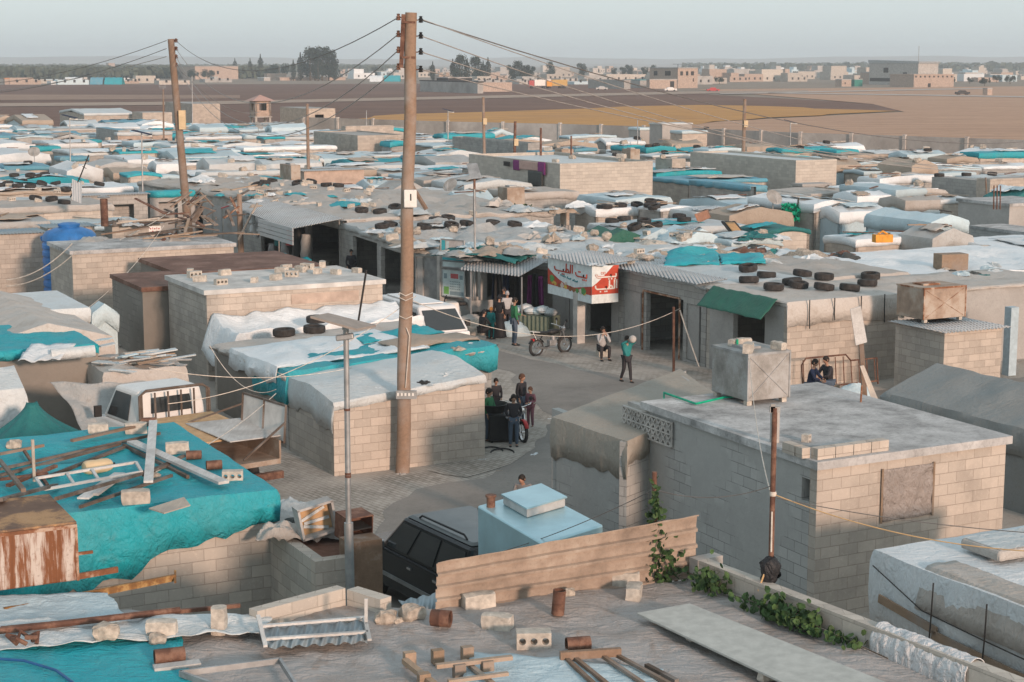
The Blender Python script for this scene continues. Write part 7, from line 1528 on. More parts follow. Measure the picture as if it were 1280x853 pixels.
# motorbikes
def motorbike(loc, rz, label, tank, extra=None):
    r = thing('motorbike', label, 'motorbike', loc, rz); T = lambda x, z: Matrix.Translation((x, 0, z)) @ Matrix.Rotation(PI / 2, 4, 'X')
    for x in (-.62, .62):
        mb = MB(); mb.lathe([(.23, -.035), (.27, -.05), (.3, -.03), (.3, .03), (.27, .05), (.23, .035)], 28, T(x, .3), close=True); w_ = mb.build('wheel', 'rubber', r, local=True)
        mb = MB(); mb.lathe([(.21, -.025), (.235, -.03), (.235, .03), (.21, .025)], 28, T(x, .3), close=True)
        for k in range(10): a = k * PI / 5; mb.tube([(x, 0, .3), (x + .22 * math.cos(a), 0, .3 + .22 * math.sin(a))], .004, 4)
        mb.tube([(x, -.05, .3), (x, .05, .3)], .035, 10); mb.build('rim', 'chrome', w_, local=True)
    mb = MB(); mb.tube([(.48, 0, .85), (.1, 0, .72), (-.35, 0, .72), (-.62, 0, .3), (-.15, 0, .3), (.3, 0, .35), (.45, 0, .8)], .022, 8); mb.tube([(-.35, 0, .72), (-.75, 0, .75)], .018, 6); mb.build('frame', 'black', r, local=True)
    mb = MB(); [mb.tube([(.62, y, .3), (.45, y, .92)], .02, 8) for y in (-.08, .08)]; mb.build('fork', 'chrome', r, local=True)
    mb = MB(); mb.tube([(.3, -.36, 1.02), (.38, -.3, 1.0), (.44, -.08, .95), (.44, .08, .95), (.38, .3, 1.0), (.3, .36, 1.02)], .014, 8); [mb.tube([(.42, y, .97), (.45, y * 1.3, 1.15)], .008, 5) for y in (-.2, .2)]; mb.build('handlebar', 'chrome', r, local=True)
    for y in (-.28, .28): mb = MB(); mb.lathe([(.01, 0), (.06, .01), (.06, .03), (.01, .035)], 10, Matrix.Translation((.45, y, 1.17)) @ Matrix.Rotation(PI / 2, 4, 'Y')); mb.build('mirror', 'black', r, local=True)
    mb = MB(); mb.grid(lambda s, t: Vector((.12 + .24 * math.cos(PI * t) , .13 * math.sin(2 * PI * s) * math.sin(PI * t) ** .6, .8 + .1 * math.cos(2 * PI * s) * math.sin(PI * t) ** .6)), 16, 12); mb.build('fuel_tank', tank, r, local=True)
    mb = MB(); mb.grid(lambda s, t: Vector((-.4 + .36 * math.cos(PI * t), .12 * math.sin(2 * PI * s) * math.sin(PI * t) ** .5, .79 + .05 * math.cos(2 * PI * s) * math.sin(PI * t) ** .5 + .03 * t)), 14, 12); mb.build('seat', 'black', r, local=True)
    mb = MB(); mb.box(.05, 0, .32, .3, .2, .2); mb.lathe([(.08, 0), (.1, .03), (.08, .06), (.1, .09), (.08, .12), (.1, .15), (.07, .18)], 12, Matrix.Translation((.1, 0, .48))); mb.build('engine', 'steel', r, local=True, bevel=.02)
    mb = MB(); mb.tube([(.2, -.12, .4), (.1, -.14, .28), (-.3, -.15, .28), (-.4, -.16, .3), (-.8, -.17, .38)], [.02, .02, .025, .045, .045], 10); mb.build('exhaust', 'chrome', r, local=True)
    mb = MB(); mb.lathe([(.02, 0), (.09, .02), (.09, .08), (.03, .12)], 14, Matrix.Translation((.5, 0, .86)) @ Matrix.Rotation(-PI / 2, 4, 'Y') @ Matrix.Translation((0, 0, -.1))); mb.build('headlight', 'chrome', r, local=True)
    for x in (-.62, .62):
        mb = MB(); mb.grid(lambda s, t: Vector((x + .34 * math.cos(PI * (.15 + .7 * s)), (t - .5) * .11, .3 + .34 * math.sin(PI * (.15 + .7 * s)))), 12, 2); mb.build('mudguard', tank, r, local=True, sol=.006)
    mb = MB(); mb.tube([(-.55, -.12, .85), (-.85, -.12, .88), (-.85, .12, .88), (-.55, .12, .85)], .012, 6); [mb.tube([(x, -.12, .87), (x, .12, .87)], .008, 5) for x in (-.65, -.75)]; mb.tube([(-.85, -.12, .88), (-.7, -.12, .6)], .012, 6); mb.build('rack', 'plastic_white', r, local=True)
    mb = MB(); mb.box(-.78, 0, .55, .06, .14, .08); mb.build('tail_light', 'red', r, local=True)
    mb = MB(); mb.tube([(0, .1, .3), (-.05, .28, .02)], .012, 5); mb.build('kickstand', 'steel', r, local=True)
    return r
a, b = P(668, 446), P(708, 441); motorbike(((a.x + b.x) / 2, (a.y + b.y) / 2, 0), math.atan2((b - a).y, (b - a).x), 'dark red motorbike with a white rear rack, parked before the clothes stall', 'black')
p = P(655, 556); motorbike((p.x - .25, p.y + .75, 0), math.atan2(-.93, .36), 'red motorbike with a white rack among the children by the kiosk', 'red')
# three-wheeler
p = P(578, 404); r = thing('cargo_tricycle', 'small white motor tricycle beside the lower poster', 'tricycle', (p.x, p.y, 0), PI + .25)
mb = MB(); mb.grid(lambda s, t: Vector((.75 + .28 * math.cos(PI * t), .3 * math.sin(PI * (s - .5)), .35 + .5 * math.sin(PI * t * .9) * (1 - .3 * abs(s - .5)))), 12, 12); mb.hexa(frust((.1, 1.0, .32), (.2, .75, .28), .35, .85)); mb.build('fairing', 'white_paint', r, local=True, bevel=.04)
wheel_at(r, .85, 0, .29, .12, 'chrome'); wheel_at(r, -.85, -.5, .29, .14, 'chrome'); wheel_at(r, -.85, .5, .29, .14, 'chrome')
mb = MB(); mb.box(-.75, 0, .5, 1.1, 1.0, .06); [mb.box(-.75, y * .5, .56, 1.1, .03, .38) for y in (-1, 1)]; [mb.box(-.75 + x * .54, 0, .56, .03, .97, .38) for x in (-1, 1)]; mb.build('cargo_bed', 'cement_pale', r, local=True)
mb = MB(); mb.box(.1, 0, .7, .5, .35, .14); mb.build('seat', 'black', r, local=True, bevel=.04); mb = MB(); mb.tube([(.55, -.35, 1.05), (.7, 0, .98), (.55, .35, 1.05)], .02, 6); mb.tube([(.85, 0, .3), (.68, 0, .98)], .03, 6); mb.build('handlebar', 'black', r, local=True)
# ------------------------------------------------------------------ people
def skin_mesh(verts, edges, root=0, sub=1):
    me = bpy.data.meshes.new('t'); me.from_pydata([v[0] for v in verts], edges, []); o = bpy.data.objects.new('t', me); COL.objects.link(o)
    md = o.modifiers.new('s', 'SKIN'); md.use_smooth_shade = True
    for i, v in enumerate(me.skin_vertices[0].data): rr = verts[i][1]; v.radius = rr if isinstance(rr, tuple) else (rr, rr); v.use_root = (i == root)
    s = o.modifiers.new('u', 'SUBSURF'); s.levels = sub; s.render_levels = sub
    dg = bpy.context.evaluated_depsgraph_get(); m2 = bpy.data.meshes.new_from_object(o.evaluated_get(dg)); bpy.data.objects.remove(o); return m2
def join_raw(me, mb, Mx=None):
    b = len(mb.v); mb.v += [tuple(v.co) for v in me.vertices]
    for p in me.polygons: mb.addf([b + i for i in p.vertices], None, True)
def person(loc, rz, h, pose, label, shirt, trousers, hair='hair', shoes='black', long_skirt=False, scarf=None, arms=None, group=None, head_turn=0, hold=None):
    k = h / 1.7; r = thing('person', label, 'person', loc, rz, group); fat = 1.0 if h > 1.5 else 1.05; hs = 1 if h > 1.5 else 1.15
    J = dict(pel=(0, 0, .93), wai=(0, 0, 1.08), che=(0, 0, 1.28), nck=(0, .0, 1.45), hd=(0, -.015, 1.58),
             sL=(.17, 0, 1.39), eL=(.22, .03, 1.13), wL=(.2, -.06, .9), sR=(-.17, 0, 1.39), eR=(-.22, .03, 1.13), wR=(-.2, -.06, .9),
             hL=(.09, 0, .9), kL=(.1, -.02, .5), aL=(.1, .02, .09), tL=(.11, -.13, .04), hR=(-.09, 0, .9), kR=(-.1, -.02, .5), aR=(-.1, .02, .09), tR=(-.11, -.13, .04))
    if pose == 'sit':
        dz = -.48; J = {a: (x, y, z + dz) if a not in ('kL', 'kR', 'aL', 'aR', 'tL', 'tR', 'hL', 'hR') else (x, y, z) for a, (x, y, z) in J.items()}
        J.update(hL=(.1, 0, .43), hR=(-.1, 0, .43), kL=(.15, -.4, .5), kR=(-.15, -.4, .5), aL=(.14, -.36, .09), aR=(-.14, -.36, .09), tL=(.15, -.52, .04), tR=(-.15, -.52, .04))
        for a in ('wai', 'che', 'nck', 'hd', 'sL', 'sR'): x, y, z = J[a]; J[a] = (x, y - .1 * (z - .4) / .6, z - .02)
        J.update(eL=(.24, -.2, .68), eR=(-.24, -.2, .68), wL=(.12, -.36, .62), wR=(-.12, -.36, .62))
    if pose == 'walk': J.update(kL=(.09, -.1, .51), aL=(.09, -.16, .09), tL=(.09, -.31, .05), kR=(-.09, .04, .5), aR=(-.09, .24, .13), tR=(-.09, .12, .04))
    if pose == 'bend':
        for a in ('wai', 'che', 'nck', 'hd', 'sL', 'sR'): x, y, z = J[a]; t = (z - .93); J[a] = (x, y - t * .55, .93 + t * .85)
        J.update(eL=(.22, -.3, 1.05), eR=(-.22, -.3, 1.05), wL=(.15, -.45, .88), wR=(-.15, -.45, .88))
    if arms: J.update(arms)
    J = {a: Vector(v) * k for a, v in J.items()}
    def build(names, rad, edges, m_, nm, extra=None, parent=r):
        vv = [(J[n], rad[i] if isinstance(rad[i], tuple) else rad[i] * k * fat) for i, n in enumerate(names)]; idx = {n: i for i, n in enumerate(names)}
        me = skin_mesh(vv, [(idx[a], idx[b]) for a, b in edges]); mb = MB(); join_raw(me, mb)
        if extra: extra(mb)
        return mb.build(nm, m_, parent, local=True)
    hc = J['hd'] + Vector((0, 0, .015 * k)); Rz = Matrix.Rotation(head_turn, 3, 'Z')
    def heads(mb):
        def hf(s, t):
            a, b = 2 * PI * s, PI * t; x, y, z = math.sin(a) * math.sin(b), -math.cos(a) * math.sin(b), math.cos(b)
            d = Vector((x * .074, y * .092, z * .112)); jaw = max(0, -z); d.x *= 1 - .28 * jaw; d.y *= 1 - .1 * jaw
            if y < -.75 and abs(x) < .22 and -.35 < z < .1: d.y -= .02 * (1 - abs(x) / .22)
            return hc + Rz @ (d * k * hs)
        mb.grid(hf, 22, 16)
        for sg in (-1, 1): mb.grid(lambda s, t: hc + Rz @ (Vector((sg * .076, .005, 0)) * k * hs) + Vector((.012 * math.cos(2 * PI * s) * math.sin(PI * t), .02 * math.sin(2 * PI * s) * math.sin(PI * t), .03 * math.cos(PI * t))) * k, 8, 5)
        for w_, e in (('wL', 'eL'), ('wR', 'eR')):
            d = (J[w_] - J[e]).normalized(); sd = d.cross(Vector((0, 1, 0))).normalized() if abs(d.y) < .9 else Vector((1, 0, 0)); fw = d.cross(sd)
            base = J[w_] + d * .06 * k
            for j in range(4): o = base + sd * (-.026 + .0175 * j) * k; L = (.068, .078, .074, .058)[j] * k; mb.tube([o - d * .02 * k, o + d * L * .5 - fw * .003 * k, o + d * L - fw * .018 * k], [.0095 * k, .0085 * k, .006 * k], 6)
            o = J[w_] + d * .025 * k - sd * .025 * k; mb.tube([o, o - sd * .022 * k + d * .03 * k, o - sd * .024 * k + d * .055 * k], [.011 * k, .0095 * k, .007 * k], 6)
            mb.grid(lambda s, t: J[w_] + d * (.035 * k) + sd * (.036 * k * math.cos(2 * PI * s) * math.sin(PI * t)) + fw * (.014 * k * math.sin(2 * PI * s) * math.sin(PI * t)) + d * (.048 * k * math.cos(PI * t)), 10, 6)
    names = ['pel', 'wai', 'che', 'nck', 'hd', 'sL', 'eL', 'wL', 'sR', 'eR', 'wR', 'hL', 'kL', 'aL', 'tL', 'hR', 'kR', 'aR', 'tR']
    build(names, [.1, .095, .11, .045, .05, .045, .034, .022, .045, .034, .022, .075, .048, .032, .028, .075, .048, .032, .028],
          [('pel', 'wai'), ('wai', 'che'), ('che', 'nck'), ('nck', 'hd'), ('che', 'sL'), ('sL', 'eL'), ('eL', 'wL'), ('che', 'sR'), ('sR', 'eR'), ('eR', 'wR'), ('pel', 'hL'), ('hL', 'kL'), ('kL', 'aL'), ('aL', 'tL'), ('pel', 'hR'), ('hR', 'kR'), ('kR', 'aR'), ('aR', 'tR')], 'skin', 'body', heads)
    J['eL2'] = J['eL'].lerp(J['wL'], .85); J['eR2'] = J['eR'].lerp(J['wR'], .85); J['nk2'] = J['che'].lerp(J['nck'], .75)
    build(['pel', 'wai', 'che', 'nk2', 'sL', 'eL', 'eL2', 'sR', 'eR', 'eR2'], [.145, .135, .15, .06, .065, .052, .04, .065, .052, .04], [('pel', 'wai'), ('wai', 'che'), ('che', 'nk2'), ('che', 'sL'), ('sL', 'eL'), ('eL', 'eL2'), ('che', 'sR'), ('sR', 'eR'), ('eR', 'eR2')], shirt, 'shirt')
    if long_skirt:
        mb = MB(); mb.grid(lambda s, t: Vector((math.cos(2 * PI * s) * (.15 + .14 * t) * (1 + .06 * math.sin(s * 50) * t), math.sin(2 * PI * s) * (.12 + .13 * t), 1.0 - .94 * t)) * k, 36, 10); mb.build('skirt', trousers, r, local=True)
    else:
        build(['pel', 'hL', 'kL', 'aL', 'hR', 'kR', 'aR'], [.13, .095, .068, .05, .095, .068, .05], [('pel', 'hL'), ('hL', 'kL'), ('kL', 'aL'), ('pel', 'hR'), ('hR', 'kR'), ('kR', 'aR')], trousers, 'trousers')
    for a, t in (('aL', 'tL'), ('aR', 'tR')):
        mb = MB(); c = J[a].lerp(J[t], .45); d = (J[t] - J[a]); d.z = 0; d.normalize(); s_ = Vector((-d.y, d.x, 0))
        mb.grid(lambda s, u: c + Vector((0, 0, -.02 * k)) + d * (.12 * k * math.cos(PI * u)) + s_ * (.048 * k * math.cos(2 * PI * s) * math.sin(PI * u) ** .6) + Vector((0, 0, .045 * k * math.sin(2 * PI * s) * math.sin(PI * u) ** .6)), 12, 8); mb.build('shoe', shoes, r, local=True)
    mb = MB()
    def hr(s, t):
        a, b = 2 * PI * s, PI * .62 * t; x, y, z = math.sin(a) * math.sin(b), -math.cos(a) * math.sin(b), math.cos(b); lift = max(0, -y) * .35 * t if not scarf else 0
        return hc + Rz @ (Vector((x * .084, y * .1 + .006, z * .12 + lift * .14)) * k * hs) * (1 + .02 * nz(x * 5, y * 5, z * 5))
    mb.grid(hr, 20, 10); mb.build('headscarf' if scarf else 'hair', scarf or hair, r, local=True)
    for sg in (-1, 1): mb = MB(); e = hc + Rz @ (Vector((sg * .03, -.082, .01)) * k * hs); mb.grid(lambda s, t: e + Vector((.011 * math.cos(2 * PI * s) * math.sin(PI * t), .008 * math.sin(2 * PI * s) * math.sin(PI * t), .007 * math.cos(PI * t))) * k, 8, 5); mb.build('eye', 'dark', r, local=True)
    mb = MB(); e = hc + Rz @ (Vector((0, -.083, -.055)) * k * hs); mb.bar(e - Vector((.02 * k, 0, 0)), e + Vector((.02 * k, 0, 0)), .01 * k, .008 * k); mb.build('mouth', flat('lips', (.25, .09, .07)), r, local=True)
    return r
c_teal = flat('cloth_teal', (.02, .2, .2)); c_green = flat('cloth_green', (.03, .16, .07)); c_jean = flat('jeans', (.07, .1, .14)); c_dark = flat('cloth_dark', (.03, .028, .032)); c_grey = flat('cloth_grey', (.2, .2, .2)); c_or = flat('cloth_orange', (.55, .22, .05)); c_plum = flat('cloth_plum', (.13, .06, .08)); c_mix = flat('cloth_light', (.4, .4, .4)); c_blk = flat('cloth_black', (.012, .012, .014))
def gp(px, py): p = P(px, py); return (p.x, p.y, 0)
person(gp(611, 553), 1.1, 1.45, 'stand', 'boy in a green shirt, leftmost of the children by the kiosk', c_green, c_jean, arms=dict(wL=(.16, -.3, 1.0), eL=(.2, -.08, 1.12)))
person(gp(620, 528), 0.2, 1.25, 'stand', 'small child in dark clothes standing behind the black oven', c_dark, c_dark)
person(gp(642, 560), .1, 1.42, 'stand', 'boy in a dark grey jacket and jeans facing the camera beside the red motorbike', c_dark, c_jean, arms=dict(wL=(.14, -.08, .98), wR=(-.14, -.08, .98), eL=(.25, .03, 1.15), eR=(-.25, .03, 1.15)))
person(gp(652, 532), .9, 1.45, 'stand', 'brown-haired child in a dark striped top behind the red motorbike', c_dark, c_jean, 'hair_brown')
person(gp(663, 535), -.6, 1.15, 'stand', 'smaller child in plum clothes right of the brown-haired child', c_plum, c_plum, 'hair_brown', arms=dict(wL=(.1, -.3, 1.1)))
p = PD(656, 640, 35.6); person((p.x, p.y, 0), -.2, 1.52, 'bend', 'child in grey leaning behind the pale blue metal box', c_grey, c_jean, head_turn=-.3)
pg = person(gp(783, 479), .5, 1.5, 'walk', 'boy in a green top walking with a ball held up at his head', c_teal, c_dark, arms=dict(eL=(.25, -.15, 1.5), wL=(.12, -.25, 1.62), eR=(-.28, -.12, 1.45), wR=(-.06, -.28, 1.6)))
p = P(786, 479); mb = MB(); c = Vector((p.x + .08, p.y - .35, 1.46)); mb.lathe([(.001, -.12)] + [(.12 * math.sin(PI * j / 10), -.12 * math.cos(PI * j / 10)) for j in range(1, 10)] + [(.001, .12)], 18, Matrix.Translation(c)); solo(mb, 'ball', 'cement_pale', 'grey ball held by the boy in the green top', 'ball')
person(gp(752, 450), .3, 1.65, 'sit', 'man in a pale grey top sitting by the sign pillar, hands at his face', c_mix, c_dark, arms=dict(eL=(.2, -.3, .66), wL=(.06, -.28, .93), eR=(-.2, -.3, .66), wR=(-.06, -.28, .93)))
mb = MB(); p = P(753, 447); mb.box(p.x + .02, p.y + .12, 0, .4, .35, .34, .3); solo(mb, 'block', 'loose_block', 'grey block seat under the man by the sign pillar', 'block')
person(gp(643, 433), 1.9, 1.75, 'stand', 'man in a green shirt and dark jeans standing before the stalls', c_green, c_jean, arms=dict(wL=(.15, -.35, 1.05), eL=(.2, -.1, 1.12)))
person(gp(614, 425), 2.6, 1.2, 'stand', 'small child in a teal coat and orange headscarf before the clothes shop', c_teal, c_teal, scarf='cloth_orange')
person(gp(624, 423), 2.8, 1.6, 'stand', 'woman in a long black dress beside the child in teal', c_blk, c_blk, long_skirt=True, scarf='cloth_black')
person(gp(602, 426), 2.2, 1.6, 'sit', 'person in black crouching left of the child in teal', c_blk, c_blk, scarf='cloth_black')
person(gp(634, 417), .2, 1.6, 'stand', 'woman in a pale patterned top behind the man in green', c_mix, c_dark, scarf='cloth_light')
person(gp(630, 412), -.4, 1.62, 'stand', 'woman in dark clothes in the doorway of the clothes shop', c_blk, c_blk, scarf='cloth_dark', long_skirt=True)
for px, D_, rz, lab, c1, c2 in ((1019, 49.3, 1.1, 'man in a dark blue jacket sitting at left by the lit block wall', 'navy', c_jean), (1043, 49.8, -1.1, 'man in a dark jacket and blue jeans sitting at right by the lit block wall', c_dark, c_jean)):
    x = (px - 640) / F * D_; person((x, D_, .25), rz, 1.75, 'sit', lab, c1, c2)
    mb = MB(); mb.box(x, D_ + .1, 0, .5, .45, .62, rz); solo(mb, 'stool', 'wood', 'low seat under the ' + ('left' if px < 1030 else 'right') + ' man by the lit block wall', 'seat')
for px, py, lab, rz in ((281, 300, 'man in dark clothes by the pale shutters, left of three', .8), (288, 302, 'man in black crouched by the pale shutters, middle of three', 0), (294, 304, 'man in black by the pale shutters, right of three', -.8)):
    person(gp(px, py), rz, 1.7, 'stand' if px != 288 else 'sit', lab, 'navy' if px < 285 else c_blk, c_dark)
p = f4(434, -.0, 0); p = Vector(((438 - 640) / F * 77, 77, 0)); person(p, .3, 1.7, 'stand', 'man looking out beside the dark shops, left of the tall pole', c_dark, c_dark)
# black oven with basin, hoops on the ground
p = P(627, 553); r = thing('black_oven', 'black sheet metal oven with a wide basin on it, among the children', 'oven', (p.x, p.y, 0), .2); mb = MB(); mb.box(0, 0, .1, .75, .55, .68); mb.build('body', 'black', r, local=True, bevel=.02); mb = MB(); [mb.box(x, y, 0, .06, .06, .098) for x in (-.3, .3) for y in (-.2, .2)]; mb.build('legs', 'black', r, local=True)
mb = MB(); mb.lathe([(.3, .02), (.36, .2), (.4, .24), (.38, .25), (.33, .2), (.28, .05)], 24, Matrix.Translation((-.2, .1, .8)), close=True); mb.build('basin', 'black', r, local=True); mb = MB(); mb.box(.25, -.32, .72, .4, .25, .03); mb.build('side_shelf', 'steel', r, local=True)
for k, (px, py) in enumerate(((614, 566), (628, 568))): p = P(px, py); mb = MB(); mb.tube([p + Vector((.3 * math.cos(a), .27 * math.sin(a), .04 + .05 * math.sin(a))) for a in [2 * PI * j / 24 for j in range(25)]], .022, 6, False); solo(mb, 'wheel_hoop', 'black', ('left' if k == 0 else 'right') + ' black hoop lying on the ground before the children', 'hoop')
# bed frame, chair, bundle by the corner house
r = thing('rusty_bed', 'upright rusty bed frame leaning on the lit block wall beside the two men', 'bed frame', (9.6, 51.3, 0), AU)
mb = MB(); [mb.tube([(-.9 + .3 * k, 0, .3), (-.9 + .3 * k, .1, 1.15 if k < 6 else 1.0)], .018, 5) for k in range(10)]; mb.tube([(-.95, 0, .3), (-.95, .1, 1.0), (-.8, .1, 1.2), (.7, .1, 1.2), (.9, .1, 1.0), (1.9, .1, 1.0), (1.9, 0, .2)], .028, 6); mb.tube([(-.95, 0, .3), (1.9, 0, .3)], .028, 6); mb.build('frame', 'rust_can', r, local=True)
mb = MB(); p = P(1075, 480, .3); p = Vector((10.0, 49.2, 0)); mb.grid(lambda s, t: p + Vector((.7 * math.cos(2 * PI * s) * math.sin(PI * (.03 + t * .5)), .4 * math.sin(2 * PI * s) * math.sin(PI * (.03 + t * .5)), .75 * math.cos(PI * t * .5) + .1 * nz(s * 8, t * 5))), 20, 10); solo(mb, 'bundle', 'tarp_bluegrey', 'pale blue bundle near the tall narrow board', 'bundle')
c = P(905, 478); r = thing('plastic_chair', 'black plastic chair on the pavement between the canvas shed and the corner house', 'chair', (c.x, c.y, 0), 1.2); mb = MB(); mb.box(0, 0, .42, .45, .45, .04); mb.build('seat', 'black', r, local=True)
mb = MB(); mb.grid(lambda s, t: Vector(((s - .5) * .45, .22 + .1 * t - .06 * math.sin(PI * s), .45 + .45 * t)), 8, 4); mb.build('backrest', 'black', r, local=True, sol=.02)
for x in (-.2, .2):
    for y in (-.2, .2): mb = MB(); mb.tube([(x, y, .42), (x * 1.15, y * 1.15, 0)], .018, 6); mb.build('leg', 'black', r, local=True)
    mb = MB(); mb.tube([(x * 1.1, -.2, .42), (x * 1.15, -.2, .64), (x * 1.15, .24, .66)], .018, 6); mb.build('armrest', 'black', r, local=True)
# blue column, dark shop at the right edge
p = P(1261, 470); mb = MB(); mb.box(p.x, p.y, 0, .32, .3, 2.25, AU); solo(mb, 'blue_column', flat('blue_wash', (.4, .5, .55)), 'pale blue-washed square column at the right edge behind the canvas tent', 'column')
# ------------------------------------------------------------------ poles and lamps
b0 = P(503, 592); Dm = b0.y; top = PD(514.5, 16, Dm)
r = thing('utility_pole', 'tall leaning wooden utility pole in the middle, in front of the kiosk', 'pole', b0)
mb = MB(); n = 14; mb.tube([b0.lerp(top, k / n) + Vector((.02 * math.sin(k * 1.3), 0, 0)) for k in range(n + 1)], [.175 - .035 * k / n for k in range(n + 1)], 14); mb.build('shaft', 'pole_wood', r)
mb = MB(); a, b = PD(504.5, 18, Dm - .05), PD(501.5, 85, Dm - .05); mb.bar(a, b, .1, .05); [mb.bar(PD(502, y, Dm - .12), PD(519, y, Dm - .12), .04, .05) for y in (28, 72)]; mb.build('bracket', 'rust_can', r)
INL, INR = [], []
for y in (22, 43, 63, 84): INL.append(PD(498, y, Dm)); 
for y in (25, 45, 65, 87): INR.append(PD(526, y + 0, Dm))
for p in INL + INR:
    mb = MB(); mb.lathe([(.02, -.07), (.06, -.06), (.035, -.01), (.065, 0), (.03, .05), (.045, .08), (.01, .09)], 12, Matrix.Translation(p)); ins = mb.build('insulator', 'rust_can' if p in INL else 'black', r)
    mb = MB(); q_ = Vector((top.x + (b0.x - top.x) * (top.z - p.z) / top.z, Dm, p.z - .02)); mb.tube([p, q_], .014, 5); mb.build('pin', 'rust_can', ins)
mb = MB(); p = PD(513, 248, Dm - .24); mb.box(p.x, p.y, p.z - .22, .3, .16, .42); mb.build('meter_box', 'plastic_white', r, bevel=.02)
mb = MB(); p = PD(513, 250, Dm - .325); mb.box(p.x + .01, p.y, p.z - .02, .03, .01, .16); mb.build('box_slot', 'black', r)
mb = MB(); p = PD(508, 494, Dm - .24); mb.box(p.x, p.y, p.z - .09, .5, .1, .2); mb.build('junction_plate', 'steel', r); mb = MB(); [mb.box(p.x - .2 + .09 * k, p.y - .06, p.z - .01, .05, .03, .07) for k in range(5)]; mb.build('terminals', 'plastic_white', r)
mb = MB(); mb.tube([PD(507, 485, Dm - .2), PD(512, 420, Dm - .2), PD(508, 410, Dm - .2)], .012, 5); [mb.tube([PD(499, y, Dm - .16), PD(507, y + 4, Dm - .21), PD(516, y, Dm - .16)], .012, 5) for y in (366, 372, 395)]; mb.build('tie_wire', 'rope', r)
# left pole
Dl = 92.0; lb0, lt = PD(236, 292, Dl), PD(213.5, 49, Dl); r = thing('utility_pole', 'leaning wooden utility pole at the left rising from the scrap heap', 'pole', (lb0.x, lb0.y, 0))
mb = MB(); base = lb0 + (lb0 - lt).normalized() * (lb0.z / ((lt - lb0).normalized().z)) * 1.0; mb.tube([base, lb0, lt], [.24, .23, .17], 12); mb.build('shaft', 'pole_wood', r)
LINS = [PD(220, y, Dl) for y in (51, 61, 71, 81)]
for p in LINS: mb = MB(); mb.lathe([(.05, -.1), (.12, -.08), (.06, 0), (.12, .03), (.03, .12)], 10, Matrix.Translation(p)); mb.bar(p, p - Vector((.25, 0, .02)), .05); mb.build('insulator', 'rust_can', r)
mb = MB(); p = PD(228, 150, Dl - .3); mb.box(p.x, p.y, p.z - .5, .35, .2, 1.0); mb.build('meter_box', 'plastic_cream', r)
def pole(px, yt, D, label, rad=.06, mat='steel', xb=None, zb=0, extra=None, name='thin_pole'):
    t = PD(px, yt, D); b = Vector(((xb or px) - 640, 0, 0)); bx = PD(xb or px, yt + 60, D); b = Vector((bx.x, D, zb)); r = thing(name, label, 'pole' if name != 'street_lamp' else 'lamp', b); mb = MB(); mb.tube([b, t], [rad, rad * .75], 8); mb.build('shaft', mat, r)
    if extra == 'solar':
        mb = MB(); c = t; w_ = .75; mb.hexa([c + Vector((x * w_, y * .35, z - .25 * x * 0 + .18 * (-x) + dz)) for dz in (0, .04) for x, y, z in ((-.7, -1, 0), (.7, -1, 0), (.7, 1, 0), (-.7, 1, 0))]); mb.build('solar_panel', 'navy', r); mb = MB(); mb.bar(c + Vector((0, 0, -.15)), c + Vector((.6, 0, -.2)), .14, .08); mb.build('lamp_head', 'plastic_white', r)
    if extra == 'box': mb = MB(); c = t.lerp(b, .3); mb.box(c.x + .12, D - .2, c.z, .3, .2, .5); mb.build('meter_box', 'plastic_cream', r)
    if extra == 'tv': mb = MB(); mb.tube([t, t + Vector((0, 0, .2))], .02, 5); [mb.tube([t + Vector((-.35 + .12 * k, 0, .1)), t + Vector((-.35 + .12 * k, 0, .45))], .012, 4) for k in range(6)]; mb.tube([t + Vector((-.4, 0, .27)), t + Vector((.3, 0, .27))], .015, 4); mb.build('aerial', 'steel', r)
    return r
pole(87, 146, 127, 'thin street lamp with a small solar panel, leftmost', .05, 'steel', extra='solar', name='street_lamp'); pole(177, 166, 100, 'thin street lamp with a small solar panel, left of the left pole', .05, 'steel', extra='solar', name='street_lamp')
pole(560, 138, 170, 'thin street lamp with a solar panel right of the main pole near the camp wall', .06, 'steel', extra='solar', name='street_lamp'); pole(988, 152, 150, 'thin street lamp near the camp wall behind the right-hand block house', .06, 'steel', extra='solar', name='street_lamp')
r = pole(593, 222, 76, 'dark pole with a slanting solar panel in front of the washing-line house', .07, 'rust_can', name='street_lamp'); mb = MB(); c = [PD(588, 224, 75.8), PD(602, 223, 75.8), PD(596, 205, 76.3), PD(583, 206, 76.3)]; mb.hexa(c + [p + Vector((0, .06, .04)) for p in c]); mb.build('solar_panel', 'steel', r)
pole(931, 124, 135, 'brown pole before the camp wall, right of centre', .17, 'pole_wood', 929, extra='box'); pole(644, 152, 125, 'brown pole rising behind the washing-line house', .13, 'rust_can', 642, extra='box'); pole(604, 122, 140, 'pale brown pole near the cyan roof by the camp wall', .14, 'pole_wood', 606, extra='box')
pole(384, 130, 120, 'brown pole left of the stepped block house', .13, 'pole_wood', 385); pole(204, 112, 175, 'thin pale pole just left of the left utility pole, at the field edge', .1, 'pole_wood', extra='tv'); pole(299, 243, 85, 'short brown wooden post left of the goods shop', .16, 'pole_wood', 301)
pole(676, 160, 120, 'short dark post behind the hanging carpet', .1, 'rust_can'); pole(714, 170, 118, 'thin brown post right of the hanging carpet', .08, 'rust_can'); pole(573, 236, 60 + 8, 'thin grey pole in front of the upper billboard', .05, 'steel', 594) if False else pole(593, 237, 66.3, 'thin grey pole right of the two billboards', .05, 'steel', 594)
